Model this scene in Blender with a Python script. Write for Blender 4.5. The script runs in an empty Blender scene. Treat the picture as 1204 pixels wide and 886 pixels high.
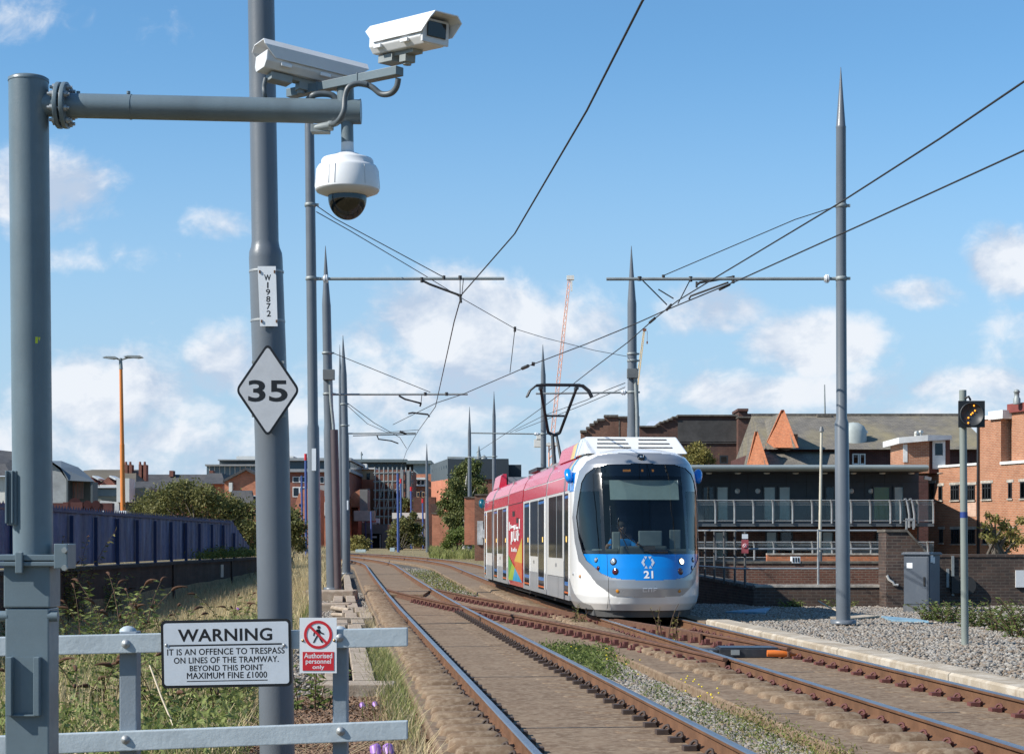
import bpy, bmesh, math, random
import numpy as np
from mathutils import Vector, Matrix
random.seed(7)
RNG = np.random.default_rng(7)
R = math.radians
SC = bpy.context.scene
COL = SC.collection
F, CX, HY, EYE = 2090.0, 602.0, 638.0, 1.48      # photo focal length in pixels, principal column, horizon row, eye height
WL = {}                                           # world location of every object


def P(px, py, Y):
    return Vector(((px - CX) * Y / F, Y, EYE + (HY - py) * Y / F))


def rise(Y):
    if Y <= 40: return 0.0
    if Y < 120: return 0.45 * ((Y - 40) / 60.0) ** 1.5
    return min(0.693 + (Y - 120) * 0.005, 1.0)


def smooth(a, b, t):
    t = max(0.0, min(1.0, (t - a) / (b - a)))
    return t * t * (3 - 2 * t)


def x_left(Y):
    return 0.926 - 0.0975 * (Y - 12.7) - (0.004 * (Y - 90) ** 2 if Y > 90 else 0)


def x_right(Y):
    return 2.60 - 0.0875 * (Y - 34.2) - (0.004 * (Y - 88) ** 2 if Y > 88 else 0)


# ------------------------------------------------------------------ object bookkeeping
def tag(o, label=None, cat=None, group=None, kind=None):
    if label: o['label'] = label
    if cat: o['category'] = cat
    if group: o['group'] = group
    if kind: o['kind'] = kind
    return o


def thing(name, loc, label, cat, group=None, kind=None):
    o = bpy.data.objects.new(name, None)
    COL.objects.link(o)
    o.location = loc
    o.empty_display_size = 0.2
    WL[o.name] = Vector(loc)
    return tag(o, label, cat, group, kind)


def link_mesh(name, me, parent=None, origin=None):
    o = bpy.data.objects.new(name, me)
    COL.objects.link(o)
    if parent is not None:
        o.parent = parent
        o.location = origin - WL[parent.name] if origin is not None else (0, 0, 0)
    elif origin is not None:
        o.location = origin
    WL[o.name] = Vector(origin) if origin is not None else (WL[parent.name] if parent else Vector((0, 0, 0)))
    return o


def inst(me, name, parent, loc, rotz=0.0, rot=None):
    o = bpy.data.objects.new(name, me)
    COL.objects.link(o)
    if parent is not None:
        o.parent = parent
        o.location = Vector(loc) - WL[parent.name]
    else:
        o.location = loc
    o.rotation_euler = rot if rot is not None else (0, 0, rotz)
    WL[o.name] = Vector(loc)
    return o


class MB:
    """collects shapes, builds them as ONE mesh object"""
    def __init__(s, M=None):
        s.v, s.f, s.m, s.sm, s.M = [], [], [], [], M

    def add(s, vs, fs, mi=0, sm=False):
        n = len(s.v)
        if s.M is not None: vs = [s.M @ Vector(p) for p in vs]
        s.v.extend([tuple(p) for p in vs])
        for f in fs:
            s.f.append([n + i for i in f]); s.m.append(mi); s.sm.append(sm)
        return s

    def box(s, c, size, rot=None, mi=0):
        hx, hy, hz = size[0] / 2, size[1] / 2, size[2] / 2
        vs = [Vector((x, y, z)) for z in (-hz, hz) for y in (-hy, hy) for x in (-hx, hx)]
        c = Vector(c)
        vs = [(rot @ p if rot is not None else p) + c for p in vs]
        return s.add(vs, [(0, 2, 3, 1), (4, 5, 7, 6), (0, 1, 5, 4), (2, 6, 7, 3), (0, 4, 6, 2), (1, 3, 7, 5)], mi)

    def box2(s, a, b, mi=0):
        a, b = Vector(a), Vector(b)
        return s.box((a + b) / 2, [abs(b[i] - a[i]) for i in range(3)], None, mi)

    def pbox(s, x0, x1, y0, y1, Y, depth, mi=0):
        """box whose camera-side face spans the pixel rectangle at depth Y, going back by depth"""
        a, b = P(x0, y1, Y), P(x1, y0, Y)
        return s.box2((a.x, Y, a.z), (b.x, Y + depth, b.z), mi)

    def cone(s, p0, p1, r0, r1=None, n=16, mi=0, caps=True, sm=True):
        if r1 is None: r1 = r0
        p0, p1 = Vector(p0), Vector(p1)
        d = (p1 - p0).normalized()
        u = d.orthogonal().normalized(); w = d.cross(u)
        vs = []
        for p, r in ((p0, r0), (p1, r1)):
            for k in range(n):
                a = 2 * math.pi * k / n
                vs.append(p + (u * math.cos(a) + w * math.sin(a)) * r)
        fs = [(k, (k + 1) % n, n + (k + 1) % n, n + k) for k in range(n)]
        s.add(vs, fs, mi, sm)
        if caps:
            s.add(vs[:n], [tuple(reversed(range(n)))], mi)
            s.add(vs[n:], [tuple(range(n))], mi)
        return s

    def tube(s, pts, r, n=8, mi=0, caps=True):
        pts = [Vector(p) for p in pts]
        rs = r if isinstance(r, (list, tuple)) else [r] * len(pts)
        up = None
        rings = []
        for i, p in enumerate(pts):
            d = (pts[min(i + 1, len(pts) - 1)] - pts[max(i - 1, 0)]).normalized()
            if up is None: up = d.orthogonal().normalized()
            up = (up - d * up.dot(d))
            up = up.normalized() if up.length > 1e-6 else d.orthogonal().normalized()
            w = d.cross(up)
            rings.append([p + (up * math.cos(2 * math.pi * k / n) + w * math.sin(2 * math.pi * k / n)) * rs[i] for k in range(n)])
        vs = [q for ring in rings for q in ring]
        fs = [(i * n + k, i * n + (k + 1) % n, (i + 1) * n + (k + 1) % n, (i + 1) * n + k) for i in range(len(pts) - 1) for k in range(n)]
        s.add(vs, fs, mi, True)
        if caps:
            s.add(rings[0], [tuple(reversed(range(n)))], mi); s.add(rings[-1], [tuple(range(n))], mi)
        return s

    def lathe(s, prof, c, n=32, mi=0, axis=None):
        """prof = [(radius, offset along axis)]"""
        c = Vector(c); ax = Vector(axis).normalized() if axis is not None else Vector((0, 0, 1))
        u = ax.orthogonal().normalized(); w = ax.cross(u)
        vs, fs = [], []
        for r, h in prof:
            for k in range(n):
                a = 2 * math.pi * k / n
                vs.append(c + ax * h + (u * math.cos(a) + w * math.sin(a)) * max(r, 1e-4))
        for i in range(len(prof) - 1):
            for k in range(n):
                fs.append((i * n + k, i * n + (k + 1) % n, (i + 1) * n + (k + 1) % n, (i + 1) * n + k))
        return s.add(vs, fs, mi, True)

    def prism(s, poly, ext, mi=0):
        poly = [Vector(p) for p in poly]; ext = Vector(ext); n = len(poly)
        vs = poly + [p + ext for p in poly]
        s.add(vs, [tuple(range(n)), tuple(reversed(range(n, 2 * n)))] + [(i, i + n, (i + 1) % n + n, (i + 1) % n) for i in range(n)], mi)
        return s

    def sweep(s, path, prof, mis=None, closed=True, caps=True, mi=0):
        """prof = [(lateral right of travel, height)] swept along path with the section kept upright"""
        path = [Vector(p) for p in path]
        n, m = len(path), len(prof)
        vs = []
        for i, p in enumerate(path):
            d = path[min(i + 1, n - 1)] - path[max(i - 1, 0)]
            d.z = 0; d.normalize()
            rt = Vector((d.y, -d.x, 0))
            for l, h in prof: vs.append(p + rt * l + Vector((0, 0, h)))
        segs = m if closed else m - 1
        for k in range(segs):
            q = (k + 1) % m
            s.add([], [])
            base = len(s.v)
        base = len(s.v)
        s.v.extend([tuple(s.M @ p) if s.M is not None else tuple(p) for p in vs])
        for k in range(segs):
            q = (k + 1) % m
            for i in range(n - 1):
                s.f.append([base + i * m + k, base + i * m + q, base + (i + 1) * m + q, base + (i + 1) * m + k])
                s.m.append(mis[k] if mis else mi); s.sm.append(False)
        if caps and closed:
            s.f.append([base + k for k in range(m)]); s.m.append(mi); s.sm.append(False)
            s.f.append([base + (n - 1) * m + k for k in reversed(range(m))]); s.m.append(mi); s.sm.append(False)
        return s

    def build(s, name, mats, parent=None, label=None, cat=None, group=None, kind=None, bevel=0, origin=None, uv=True, recalc=True):
        if not isinstance(mats, (list, tuple)): mats = [mats]
        V = np.array(s.v, dtype=float).reshape(-1, 3)
        if origin is None:
            if parent is not None: origin = WL[parent.name]
            else:
                lo, hi = V.min(0), V.max(0)
                origin = Vector(((lo[0] + hi[0]) / 2, (lo[1] + hi[1]) / 2, lo[2]))
        origin = Vector(origin)
        me = bpy.data.meshes.new(name)
        me.from_pydata((V - np.array(origin)).tolist(), [], s.f)
        for mt in mats: me.materials.append(mt)
        me.polygons.foreach_set('material_index', s.m)
        me.polygons.foreach_set('use_smooth', s.sm)
        if recalc or bevel:
            bm = bmesh.new(); bm.from_mesh(me)
            if bevel:
                bmesh.ops.remove_doubles(bm, verts=bm.verts, dist=1e-5)
            if recalc: bmesh.ops.recalc_face_normals(bm, faces=bm.faces)
            if bevel:
                es = [e for e in bm.edges if len(e.link_faces) == 2 and e.calc_face_angle(0) > 0.5]
                bmesh.ops.bevel(bm, geom=es, offset=bevel, segments=2, affect='EDGES', profile=0.6, clamp_overlap=True)
            bm.to_mesh(me); bm.free()
        if uv: box_uv(me, origin)
        o = link_mesh(name, me, parent, origin)
        return tag(o, label, cat, group, kind)


def box_uv(me, origin):
    lay = me.uv_layers.new(name='UVMap')
    n = len(me.loops)
    uv = np.zeros((n, 2))
    vco = np.zeros(len(me.vertices) * 3); me.vertices.foreach_get('co', vco); vco = vco.reshape(-1, 3) + np.array(origin)
    nl = np.zeros(len(me.polygons) * 3); me.polygons.foreach_get('normal', nl); nl = nl.reshape(-1, 3)
    li = np.zeros(n, dtype=int); me.loops.foreach_get('vertex_index', li)
    ls = np.zeros(len(me.polygons), dtype=int); me.polygons.foreach_get('loop_start', ls)
    lt = np.zeros(len(me.polygons), dtype=int); me.polygons.foreach_get('loop_total', lt)
    pf = np.repeat(np.arange(len(me.polygons)), lt)
    N = nl[pf]; C = vco[li]
    flat = np.abs(N[:, 2]) > 0.8
    t = np.stack([-N[:, 1], N[:, 0]], 1)
    t /= np.maximum(np.linalg.norm(t, axis=1, keepdims=True), 1e-6)
    uv[:, 0] = np.where(flat, C[:, 0], C[:, 0] * t[:, 0] + C[:, 1] * t[:, 1])
    uv[:, 1] = np.where(flat, C[:, 1], C[:, 2])
    lay.data.foreach_set('uv', uv.ravel())


def np_mesh(name, V, Fc, mats, mi=None, smooth_=False, origin=(0, 0, 0)):
    """big mesh from arrays: V (n,3), Fc (m,k)"""
    me = bpy.data.meshes.new(name)
    V = np.asarray(V, dtype=np.float32) - np.array(origin, dtype=np.float32)
    Fc = np.asarray(Fc, dtype=np.int32)
    m, k = Fc.shape
    me.vertices.add(len(V)); me.vertices.foreach_set('co', V.ravel())
    me.loops.add(m * k); me.loops.foreach_set('vertex_index', Fc.ravel())
    me.polygons.add(m); me.polygons.foreach_set('loop_start', np.arange(0, m * k, k, dtype=np.int32))
    for mt in (mats if isinstance(mats, (list, tuple)) else [mats]): me.materials.append(mt)
    if mi is not None: me.polygons.foreach_set('material_index', np.asarray(mi, dtype=np.int32))
    if smooth_: me.polygons.foreach_set('use_smooth', np.ones(m, dtype=bool))
    me.update(calc_edges=True)
    me.validate()
    return me


# ------------------------------------------------------------------ materials
def new_mat(name):
    m = bpy.data.materials.new(name); m.use_nodes = True
    nt = m.node_tree
    return m, nt, nt.nodes['Principled BSDF'], nt.nodes['Material Output']


def nd(nt, t, **kw):
    n = nt.nodes.new(t)
    for k, v in kw.items():
        if k in n.inputs: n.inputs[k].default_value = v
        else: setattr(n, k, v)
    return n


def rgba(c): return (c[0], c[1], c[2], 1.0)


def mixc(nt, fac, a, b, mode='MIX'):
    n = nt.nodes.new('ShaderNodeMix'); n.data_type = 'RGBA'; n.blend_type = mode
    for sock, v in ((n.inputs[0], fac), (n.inputs[6], a), (n.inputs[7], b)):
        if isinstance(v, bpy.types.NodeSocket): nt.links.new(v, sock)
        elif isinstance(v, (int, float)): sock.default_value = v
        else: sock.default_value = rgba(v)
    return n.outputs[2]


def noise_fac(nt, vec, scale, lo=0.35, hi=0.65, detail=5.0, rough=0.6, stretch=None):
    if stretch is not None:
        mp = nd(nt, 'ShaderNodeMapping'); mp.inputs['Scale'].default_value = stretch
        nt.links.new(vec, mp.inputs['Vector']); vec = mp.outputs[0]
    n = nd(nt, 'ShaderNodeTexNoise', Scale=scale, Detail=detail, Roughness=rough)
    nt.links.new(vec, n.inputs['Vector'])
    r = nd(nt, 'ShaderNodeMapRange'); r.inputs[1].default_value = lo; r.inputs[2].default_value = hi
    nt.links.new(n.outputs['Fac'], r.inputs[0])
    return r.outputs[0]


def bump(nt, bsdf, height, strength=0.3, dist=0.02):
    b = nd(nt, 'ShaderNodeBump', Strength=strength, Distance=dist)
    nt.links.new(height, b.inputs['Height']); nt.links.new(b.outputs[0], bsdf.inputs['Normal'])


KDARK = 0.86


def tone(c):
    return [x * KDARK for x in c] if max(c) < 0.5 else list(c)


def paint(name, col, rough=0.45, metal=0.0, var=0.12, scale=2.0, dirt=None, dirt_amt=0.25, bumps=0.0, bscale=60.0, spec=0.5, streak=False, coat=0.0):
    m, nt, b, _ = new_mat(name); col = tone(col)
    tc = nd(nt, 'ShaderNodeTexCoord'); v = tc.outputs['Object']
    f = noise_fac(nt, v, scale)
    c = mixc(nt, f, [x * (1 - var) for x in col], [min(1, x * (1 + var)) for x in col])
    f2 = noise_fac(nt, v, scale * 9, 0.3, 0.7)
    c = mixc(nt, f2, c, mixc(nt, 0.35, c, [x * (1 - var) for x in col]))
    if dirt is not None:
        f3 = noise_fac(nt, v, scale * 2.2, 0.5, 0.75, 8.0, 0.65, (1, 1, 0.18) if streak else None)
        mm = nd(nt, 'ShaderNodeMath', operation='MULTIPLY'); mm.inputs[1].default_value = dirt_amt
        nt.links.new(f3, mm.inputs[0]); c = mixc(nt, mm.outputs[0], c, dirt)
    nt.links.new(c, b.inputs['Base Color'])
    rr = nd(nt, 'ShaderNodeMapRange'); rr.inputs[3].default_value = max(0.03, rough * .9); rr.inputs[4].default_value = min(1, rough * 1.12)
    nt.links.new(f2, rr.inputs[0]); nt.links.new(rr.outputs[0], b.inputs['Roughness'])
    b.inputs['Metallic'].default_value = metal
    b.inputs['Specular IOR Level'].default_value = spec
    if coat: b.inputs['Coat Weight'].default_value = coat; b.inputs['Coat Roughness'].default_value = 0.08
    if bumps: bump(nt, b, noise_fac(nt, v, bscale, 0.2, 0.8), bumps, 0.01)
    return m


def ground_mat(name, cols, scales, rough=0.95, bstr=0.6, bscale=30, bdist=0.03):
    """several colours blended by noises of different size"""
    cols = [tone(c) for c in cols]
    m, nt, b, _ = new_mat(name)
    tc = nd(nt, 'ShaderNodeTexCoord'); v = tc.outputs['Object']
    c = mixc(nt, 0.0, cols[0], cols[0])
    for col, sc in zip(cols[1:], scales):
        c = mixc(nt, noise_fac(nt, v, sc, 0.45, 0.62, 7.0, 0.65), c, col)
    nt.links.new(c, b.inputs['Base Color'])
    b.inputs['Roughness'].default_value = rough
    b.inputs['Specular IOR Level'].default_value = 0.2
    bump(nt, b, noise_fac(nt, v, bscale, 0.2, 0.8, 8.0, 0.7), bstr, bdist)
    return m


def brick_mat(name, c1, c2, mortar, bw=0.225, rh=0.075, ms=0.010, stain=None, stain_amt=0.5, rough=0.85, var=0.3, stain_scale=0.7):
    m, nt, b, _ = new_mat(name); c1, c2, mortar = tone(c1), tone(c2), tone(mortar)
    tc = nd(nt, 'ShaderNodeTexCoord')
    br = nd(nt, 'ShaderNodeTexBrick'); br.offset = 0.5
    for k, v in (('Color1', rgba(c1)), ('Color2', rgba(c2)), ('Mortar', rgba(mortar)), ('Scale', 1.0), ('Mortar Size', ms), ('Bias', 0.0), ('Brick Width', bw), ('Row Height', rh)):
        br.inputs[k].default_value = v
    nt.links.new(tc.outputs['UV'], br.inputs['Vector'])
    f = noise_fac(nt, tc.outputs['UV'], 1.4, 0.3, 0.7, 8.0, 0.7)
    mul = nd(nt, 'ShaderNodeMapRange'); mul.inputs[3].default_value = 1 - var; mul.inputs[4].default_value = 1 + var * 0.6
    nt.links.new(f, mul.inputs[0])
    cmb = nd(nt, 'ShaderNodeCombineColor')
    for i in range(3): nt.links.new(mul.outputs[0], cmb.inputs[i])
    c = mixc(nt, 1.0, br.outputs['Color'], cmb.outputs[0], 'MULTIPLY')
    if stain is not None:
        f3 = noise_fac(nt, tc.outputs['UV'], stain_scale, 0.48, 0.7, 8.0, 0.7, (1, 0.5, 1))
        mm = nd(nt, 'ShaderNodeMath', operation='MULTIPLY'); mm.inputs[1].default_value = stain_amt
        nt.links.new(f3, mm.inputs[0]); c = mixc(nt, mm.outputs[0], c, stain)
    nt.links.new(c, b.inputs['Base Color'])
    b.inputs['Roughness'].default_value = rough; b.inputs['Specular IOR Level'].default_value = 0.25
    inv = nd(nt, 'ShaderNodeMath', operation='SUBTRACT'); inv.inputs[0].default_value = 1.0
    nt.links.new(br.outputs['Fac'], inv.inputs[1]); bump(nt, b, inv.outputs[0], 0.5, 0.008)
    return m


def leaf_mat(name, cols, scale=3.0, trans=0.35):
    m, nt, b, out = new_mat(name); cols = [tone(c) for c in cols]
    tc = nd(nt, 'ShaderNodeTexCoord')
    geo = nd(nt, 'ShaderNodeNewGeometry')
    f = noise_fac(nt, tc.outputs['Object'], scale, 0.35, 0.65, 4.0)
    c = mixc(nt, f, cols[0], cols[1])
    if len(cols) > 2: c = mixc(nt, noise_fac(nt, tc.outputs['Object'], scale * 6, 0.5, 0.62, 2.0), c, cols[2])
    rnd = nd(nt, 'ShaderNodeMapRange'); rnd.inputs[3].default_value = 0.65; rnd.inputs[4].default_value = 1.3
    nt.links.new(geo.outputs['Random Per Island'], rnd.inputs[0])
    cmb = nd(nt, 'ShaderNodeCombineColor')
    for i in range(3): nt.links.new(rnd.outputs[0], cmb.inputs[i])
    c = mixc(nt, 1.0, c, cmb.outputs[0], 'MULTIPLY')
    nt.links.new(c, b.inputs['Base Color']); b.inputs['Roughness'].default_value = 0.6; b.inputs['Specular IOR Level'].default_value = 0.3
    tr = nd(nt, 'ShaderNodeBsdfTranslucent'); nt.links.new(c, tr.inputs['Color'])
    mx = nd(nt, 'ShaderNodeMixShader'); mx.inputs[0].default_value = trans
    nt.links.new(b.outputs[0], mx.inputs[1]); nt.links.new(tr.outputs[0], mx.inputs[2]); nt.links.new(mx.outputs[0], out.inputs[0])
    return m


def glass_mat(name, tint=(0.5, 0.55, 0.55), refl=0.12, rough=0.02):
    m, nt, b, out = new_mat(name)
    nt.nodes.remove(b)
    tr = nd(nt, 'ShaderNodeBsdfTransparent'); tr.inputs['Color'].default_value = rgba(tint)
    gl = nd(nt, 'ShaderNodeBsdfGlossy', Roughness=rough); gl.inputs['Color'].default_value = (1, 1, 1, 1)
    lw = nd(nt, 'ShaderNodeLayerWeight', Blend=0.25)
    r = nd(nt, 'ShaderNodeMapRange'); r.inputs[3].default_value = refl * 0.45; r.inputs[4].default_value = min(1, refl * 4)
    nt.links.new(lw.outputs['Fresnel'], r.inputs[0])
    mx = nd(nt, 'ShaderNodeMixShader'); nt.links.new(r.outputs[0], mx.inputs[0])
    nt.links.new(tr.outputs[0], mx.inputs[1]); nt.links.new(gl.outputs[0], mx.inputs[2]); nt.links.new(mx.outputs[0], out.inputs[0])
    return m


def lamp_mat(name, col, strength):
    m, nt, b, _ = new_mat(name)
    b.inputs['Base Color'].default_value = rgba(col)
    b.inputs['Emission Color'].default_value = rgba(col); b.inputs['Emission Strength'].default_value = strength
    return m


def text_mesh(name, body, rect, Y, mat, parent, roll=0.0, bold=0.0, depth=0.0015, pivot=None, spacing=1.0, thick=0.0):
    """lettering fitted into the pixel rectangle rect=(x0,x1,y0,y1) at depth Y, facing the camera side (-Y)"""
    cu = bpy.data.curves.new(name, 'FONT'); cu.body = body; cu.align_x = 'LEFT'; cu.offset = bold; cu.resolution_u = 4; cu.space_character = spacing
    cu.space_line = 0.95
    tmp = bpy.data.objects.new(name + '_tmp', cu); COL.objects.link(tmp)
    dg = bpy.context.evaluated_depsgraph_get(); dg.update()
    me = bpy.data.meshes.new_from_object(tmp.evaluated_get(dg))
    bpy.data.objects.remove(tmp); bpy.data.curves.remove(cu)
    n = len(me.vertices); co = np.zeros(n * 3); me.vertices.foreach_get('co', co); co = co.reshape(-1, 3)
    lo, hi = co.min(0), co.max(0)
    a, b = P(rect[0], rect[3], Y), P(rect[1], rect[2], Y)
    X = a.x + (co[:, 0] - lo[0]) / max(hi[0] - lo[0], 1e-6) * (b.x - a.x)
    Z = a.z + (co[:, 1] - lo[1]) / max(hi[1] - lo[1], 1e-6) * (b.z - a.z)
    if roll:
        pv = P(pivot[0], pivot[1], Y); ca, sa = math.cos(roll), math.sin(roll)
        dx, dz = X - pv.x, Z - pv.z
        X, Z = pv.x + dx * ca - dz * sa, pv.z + dx * sa + dz * ca
    og = WL[parent.name]
    out = np.stack([X - og.x, np.full(n, Y - depth - og.y), Z - og.z], 1)
    if thick:                                          # heavier strokes: the outline repeated a hair to each side, each copy just behind the last
        fs = [tuple(p.vertices) for p in me.polygons]; w = thick * Y / F; vs, f2 = [], []
        for k, (dx, dz) in enumerate(((0, 0), (w, 0), (-w, 0), (0, w), (0, -w))):
            vs += [(a + dx, b_ + .00006 * k, c + dz) for a, b_, c in out]; f2 += [tuple(i + k * n for i in f) for f in fs]
        m2 = bpy.data.meshes.new(name); m2.from_pydata(vs, [], f2); m2.materials.append(mat)
        return link_mesh(name, m2, parent, og)
    me.vertices.foreach_set('co', out.ravel()); me.materials.clear(); me.materials.append(mat); me.update()
    return link_mesh(name, me, parent, og)
# ------------------------------------------------------------------ shared materials
M = {}
M['pole'] = paint('grey_pole_paint', (0.145, 0.165, 0.19), 0.36, 0, 0.10, 1.2, (0.08, 0.085, 0.09), 0.45, 0.05, 90, streak=True)
M['mast'] = paint('blue_grey_mast_paint', (0.15, 0.20, 0.23), 0.36, 0, 0.12, 2.5, (0.08, 0.10, 0.115), 0.45, 0.06, 120, streak=True)
M['galv'] = paint('galvanised_steel', (0.42, 0.44, 0.45), 0.5, 0.5, 0.15, 6)
M['galvd'] = paint('dull_galvanised', (0.30, 0.33, 0.33), 0.55, 0.2, 0.15, 6)
M['black'] = paint('black_rubber', (0.015, 0.016, 0.018), 0.5)
M['wire'] = paint('dark_wire', (0.03, 0.028, 0.027), 0.6)
M['white'] = paint('white_housing', (0.74, 0.75, 0.76), 0.35, 0, 0.04, 5, (0.45, 0.43, 0.38), 0.12)
M['offwhite'] = paint('pale_grey_housing', (0.62, 0.63, 0.64), 0.4, 0, 0.06, 5, (0.35, 0.34, 0.32), 0.2)
M['fence'] = paint('grey_fence_paint', (0.40, 0.46, 0.50), 0.55, 0, 0.10, 4, (0.22, 0.25, 0.27), 0.35, 0.15, 40)
M['sign'] = paint('sign_white', (0.55, 0.60, 0.66), 0.35, 0, 0.05, 8, (0.4, 0.42, 0.45), 0.2)
M['signw'] = paint('sign_bright_white', (0.72, 0.75, 0.78), 0.35, 0, 0.03, 8)
M['ink'] = paint('sign_black', (0.012, 0.012, 0.014), 0.4)
M['red'] = paint('sign_red', (0.55, 0.02, 0.03), 0.4, 0, 0.05)
M['concrete'] = ground_mat('stained_concrete', [(0.225, 0.152, 0.098), (0.18, 0.118, 0.075), (0.26, 0.185, 0.122), (0.16, 0.105, 0.066), (.30, .225, .155)], [0.5, 1.6, 4.0, 14.0], 0.9, 0.12, 30, 0.006)
M['slab'] = M['concrete']
M['palecon'] = ground_mat('pale_concrete', [(0.44, 0.37, 0.28), (0.36, 0.29, 0.21), (0.50, 0.44, 0.36)], [1.2, 3.5], 0.9, 0.3, 30, 0.012)
M['steel'] = paint('polished_rail_head', (0.43, 0.44, 0.46), 0.36, 0.9, 0.1, 1.5)
M['rust'] = paint('rail_rust_brown', (0.17, 0.085, 0.045), 0.8, 0, 0.25, 3, (0.10, 0.05, 0.03), 0.5, 0.2, 60, 0.3)
M['rustred'] = paint('red_rust', (0.15, 0.075, 0.046), 0.8, 0, 0.25, 5, (0.11, 0.045, 0.03), 0.5, 0.2, 60, 0.3)
M['clip'] = paint('dark_clip', (0.075, 0.05, 0.04), 0.7, 0, 0.3, 9)
M['clipred'] = paint('red_clip', (0.16, 0.052, 0.044), 0.7, 0, 0.3, 9)
M['earth'] = ground_mat('dry_earth', [(0.26, 0.20, 0.11), (0.33, 0.26, 0.14), (0.17, 0.15, 0.07), (0.38, 0.31, 0.18)], [0.5, 2.0, 7.0], 0.95, 0.8, 14, 0.06)
M['gravel'] = ground_mat('grey_gravel', [(0.17, 0.155, 0.135), (0.09, 0.08, 0.07), (0.26, 0.24, 0.21), (0.12, 0.10, 0.08)], [9, 17, 26], 0.95, 1.0, 26, 0.06)
M['stone'] = ground_mat('gravel_stone', [(0.30, 0.28, 0.25), (0.15, 0.14, 0.125), (0.46, 0.43, 0.39), (0.24, 0.18, 0.13)], [9, 15, 7], 0.95, 0.2, 40, 0.01)
M['chips'] = ground_mat('woodchip', [(0.36, 0.22, 0.14), (0.25, 0.14, 0.09), (0.45, 0.31, 0.21)], [10, 25], 0.95, 0.8, 40, 0.03)
M['glassdark'] = paint('dark_window', (0.012, 0.014, 0.017), 0.06, 0, 0.05, 2, spec=0.6)
M['fence_shaded'] = paint('shaded_fence_paint', (0.24, 0.285, 0.33), 0.55, 0, 0.10, 4, (0.16, 0.18, 0.2), 0.35, 0.15, 40)  # fence paint darkened: the shade on the posts is put into the colour
# ------------------------------------------------------------------ camera, sun, sky
cam = bpy.data.cameras.new('camera'); co_ = bpy.data.objects.new('camera', cam); COL.objects.link(co_)
co_.location = (0, 0, EYE); co_.rotation_euler = (math.pi / 2, 0, 0)
cam.sensor_width = 36.0; cam.lens = F / 1204.0 * 36.0
cam.shift_y = (HY - 443.0) / 1204.0; cam.shift_x = 0.0
cam.clip_start = 0.1; cam.clip_end = 6000
SC.camera = co_

SUN_TRAVEL = Vector((0.934, 0.358, 0)).normalized()          # the way the light goes over the ground
ELEV = R(38)
d = Vector((SUN_TRAVEL.x * math.cos(ELEV), SUN_TRAVEL.y * math.cos(ELEV), -math.sin(ELEV)))
sl = bpy.data.lights.new('sun', 'SUN'); sl.energy = 5.0; sl.angle = R(0.53); sl.color = (1.0, 0.955, 0.88)
so = bpy.data.objects.new('sun', sl); COL.objects.link(so)
so.rotation_euler = d.to_track_quat('-Z', 'Y').to_euler(); so.location = (-20, -20, 30)

W = bpy.data.worlds.new('World'); SC.world = W; W.use_nodes = True
nt = W.node_tree; nt.nodes.clear()
out = nd(nt, 'ShaderNodeOutputWorld'); bg = nd(nt, 'ShaderNodeBackground')
sky = nd(nt, 'ShaderNodeTexSky'); sky.sky_type = 'NISHITA'; sky.sun_disc = False
sky.sun_elevation = ELEV
sky.sun_rotation = math.atan2(-SUN_TRAVEL.x, -SUN_TRAVEL.y)
sky.air_density = 1.0; sky.dust_density = 0.35; sky.ozone_density = 2.2; sky.altitude = 100
SKY_STRENGTH = 0.086
bg.inputs['Strength'].default_value = SKY_STRENGTH
# cloud cover: a function of the direction alone (clouds are far enough away to sit at infinity)
tc = nd(nt, 'ShaderNodeTexCoord'); sep = nd(nt, 'ShaderNodeSeparateXYZ'); nt.links.new(tc.outputs['Generated'], sep.inputs[0])
def math_(op, a, b=None, clamp=False):
    n = nt.nodes.new('ShaderNodeMath'); n.operation = op; n.use_clamp = clamp
    for i, v in enumerate((a, b)):
        if v is None: continue
        if isinstance(v, (int, float)): n.inputs[i].default_value = v
        else: nt.links.new(v, n.inputs[i])
    return n.outputs[0]
yy = math_('MAXIMUM', sep.outputs['Y'], 0.12)
uu = math_('DIVIDE', sep.outputs['X'], yy); vv = math_('DIVIDE', sep.outputs['Z'], yy)
cmb = nd(nt, 'ShaderNodeCombineXYZ'); nt.links.new(uu, cmb.inputs[0]); nt.links.new(vv, cmb.inputs[1])
puv = cmb.outputs[0]
def fbm(scale, off, detail=9.0, rough=0.58, sy=1.5, dist=0.4):
    mp = nd(nt, 'ShaderNodeMapping'); mp.inputs['Scale'].default_value = (1, sy, 1); mp.inputs['Location'].default_value = off
    nt.links.new(puv, mp.inputs['Vector'])
    n = nd(nt, 'ShaderNodeTexNoise', Scale=scale, Detail=detail, Roughness=rough, Distortion=dist); nt.links.new(mp.outputs[0], n.inputs['Vector'])
    return n.outputs['Fac']
# (centre column, centre row, half width, half height, weight)
CLOUDS = [(60, 228, 100, 55, .80), (120, 300, 110, 28, .55), (248, 263, 60, 24, .55), (60, 22, 120, 34, .42), (210, 40, 120, 40, .25),
          (120, 462, 130, 55, .85), (265, 428, 55, 48, .80), (300, 470, 70, 60, .5), (430, 402, 60, 40, .70), (545, 378, 110, 62, 1.0), (650, 400, 110, 60, .7),
          (500, 450, 200, 60, .72), (700, 452, 150, 48, .6), (845, 366, 80, 38, .72), (955, 402, 90, 44, .95), (870, 462, 130, 30, .8), (1010, 455, 120, 26, .6),
          (1085, 346, 62, 24, .62), (1182, 308, 48, 48, .95), (1190, 400, 60, 60, .5), (1150, 455, 120, 30, .72), (190, 520, 180, 34, .62), (60, 480, 70, 60, .5),
          (560, 520, 300, 46, .5), (20, 540, 140, 40, .5), (330, 545, 160, 30, .5)]
acc = None
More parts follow.
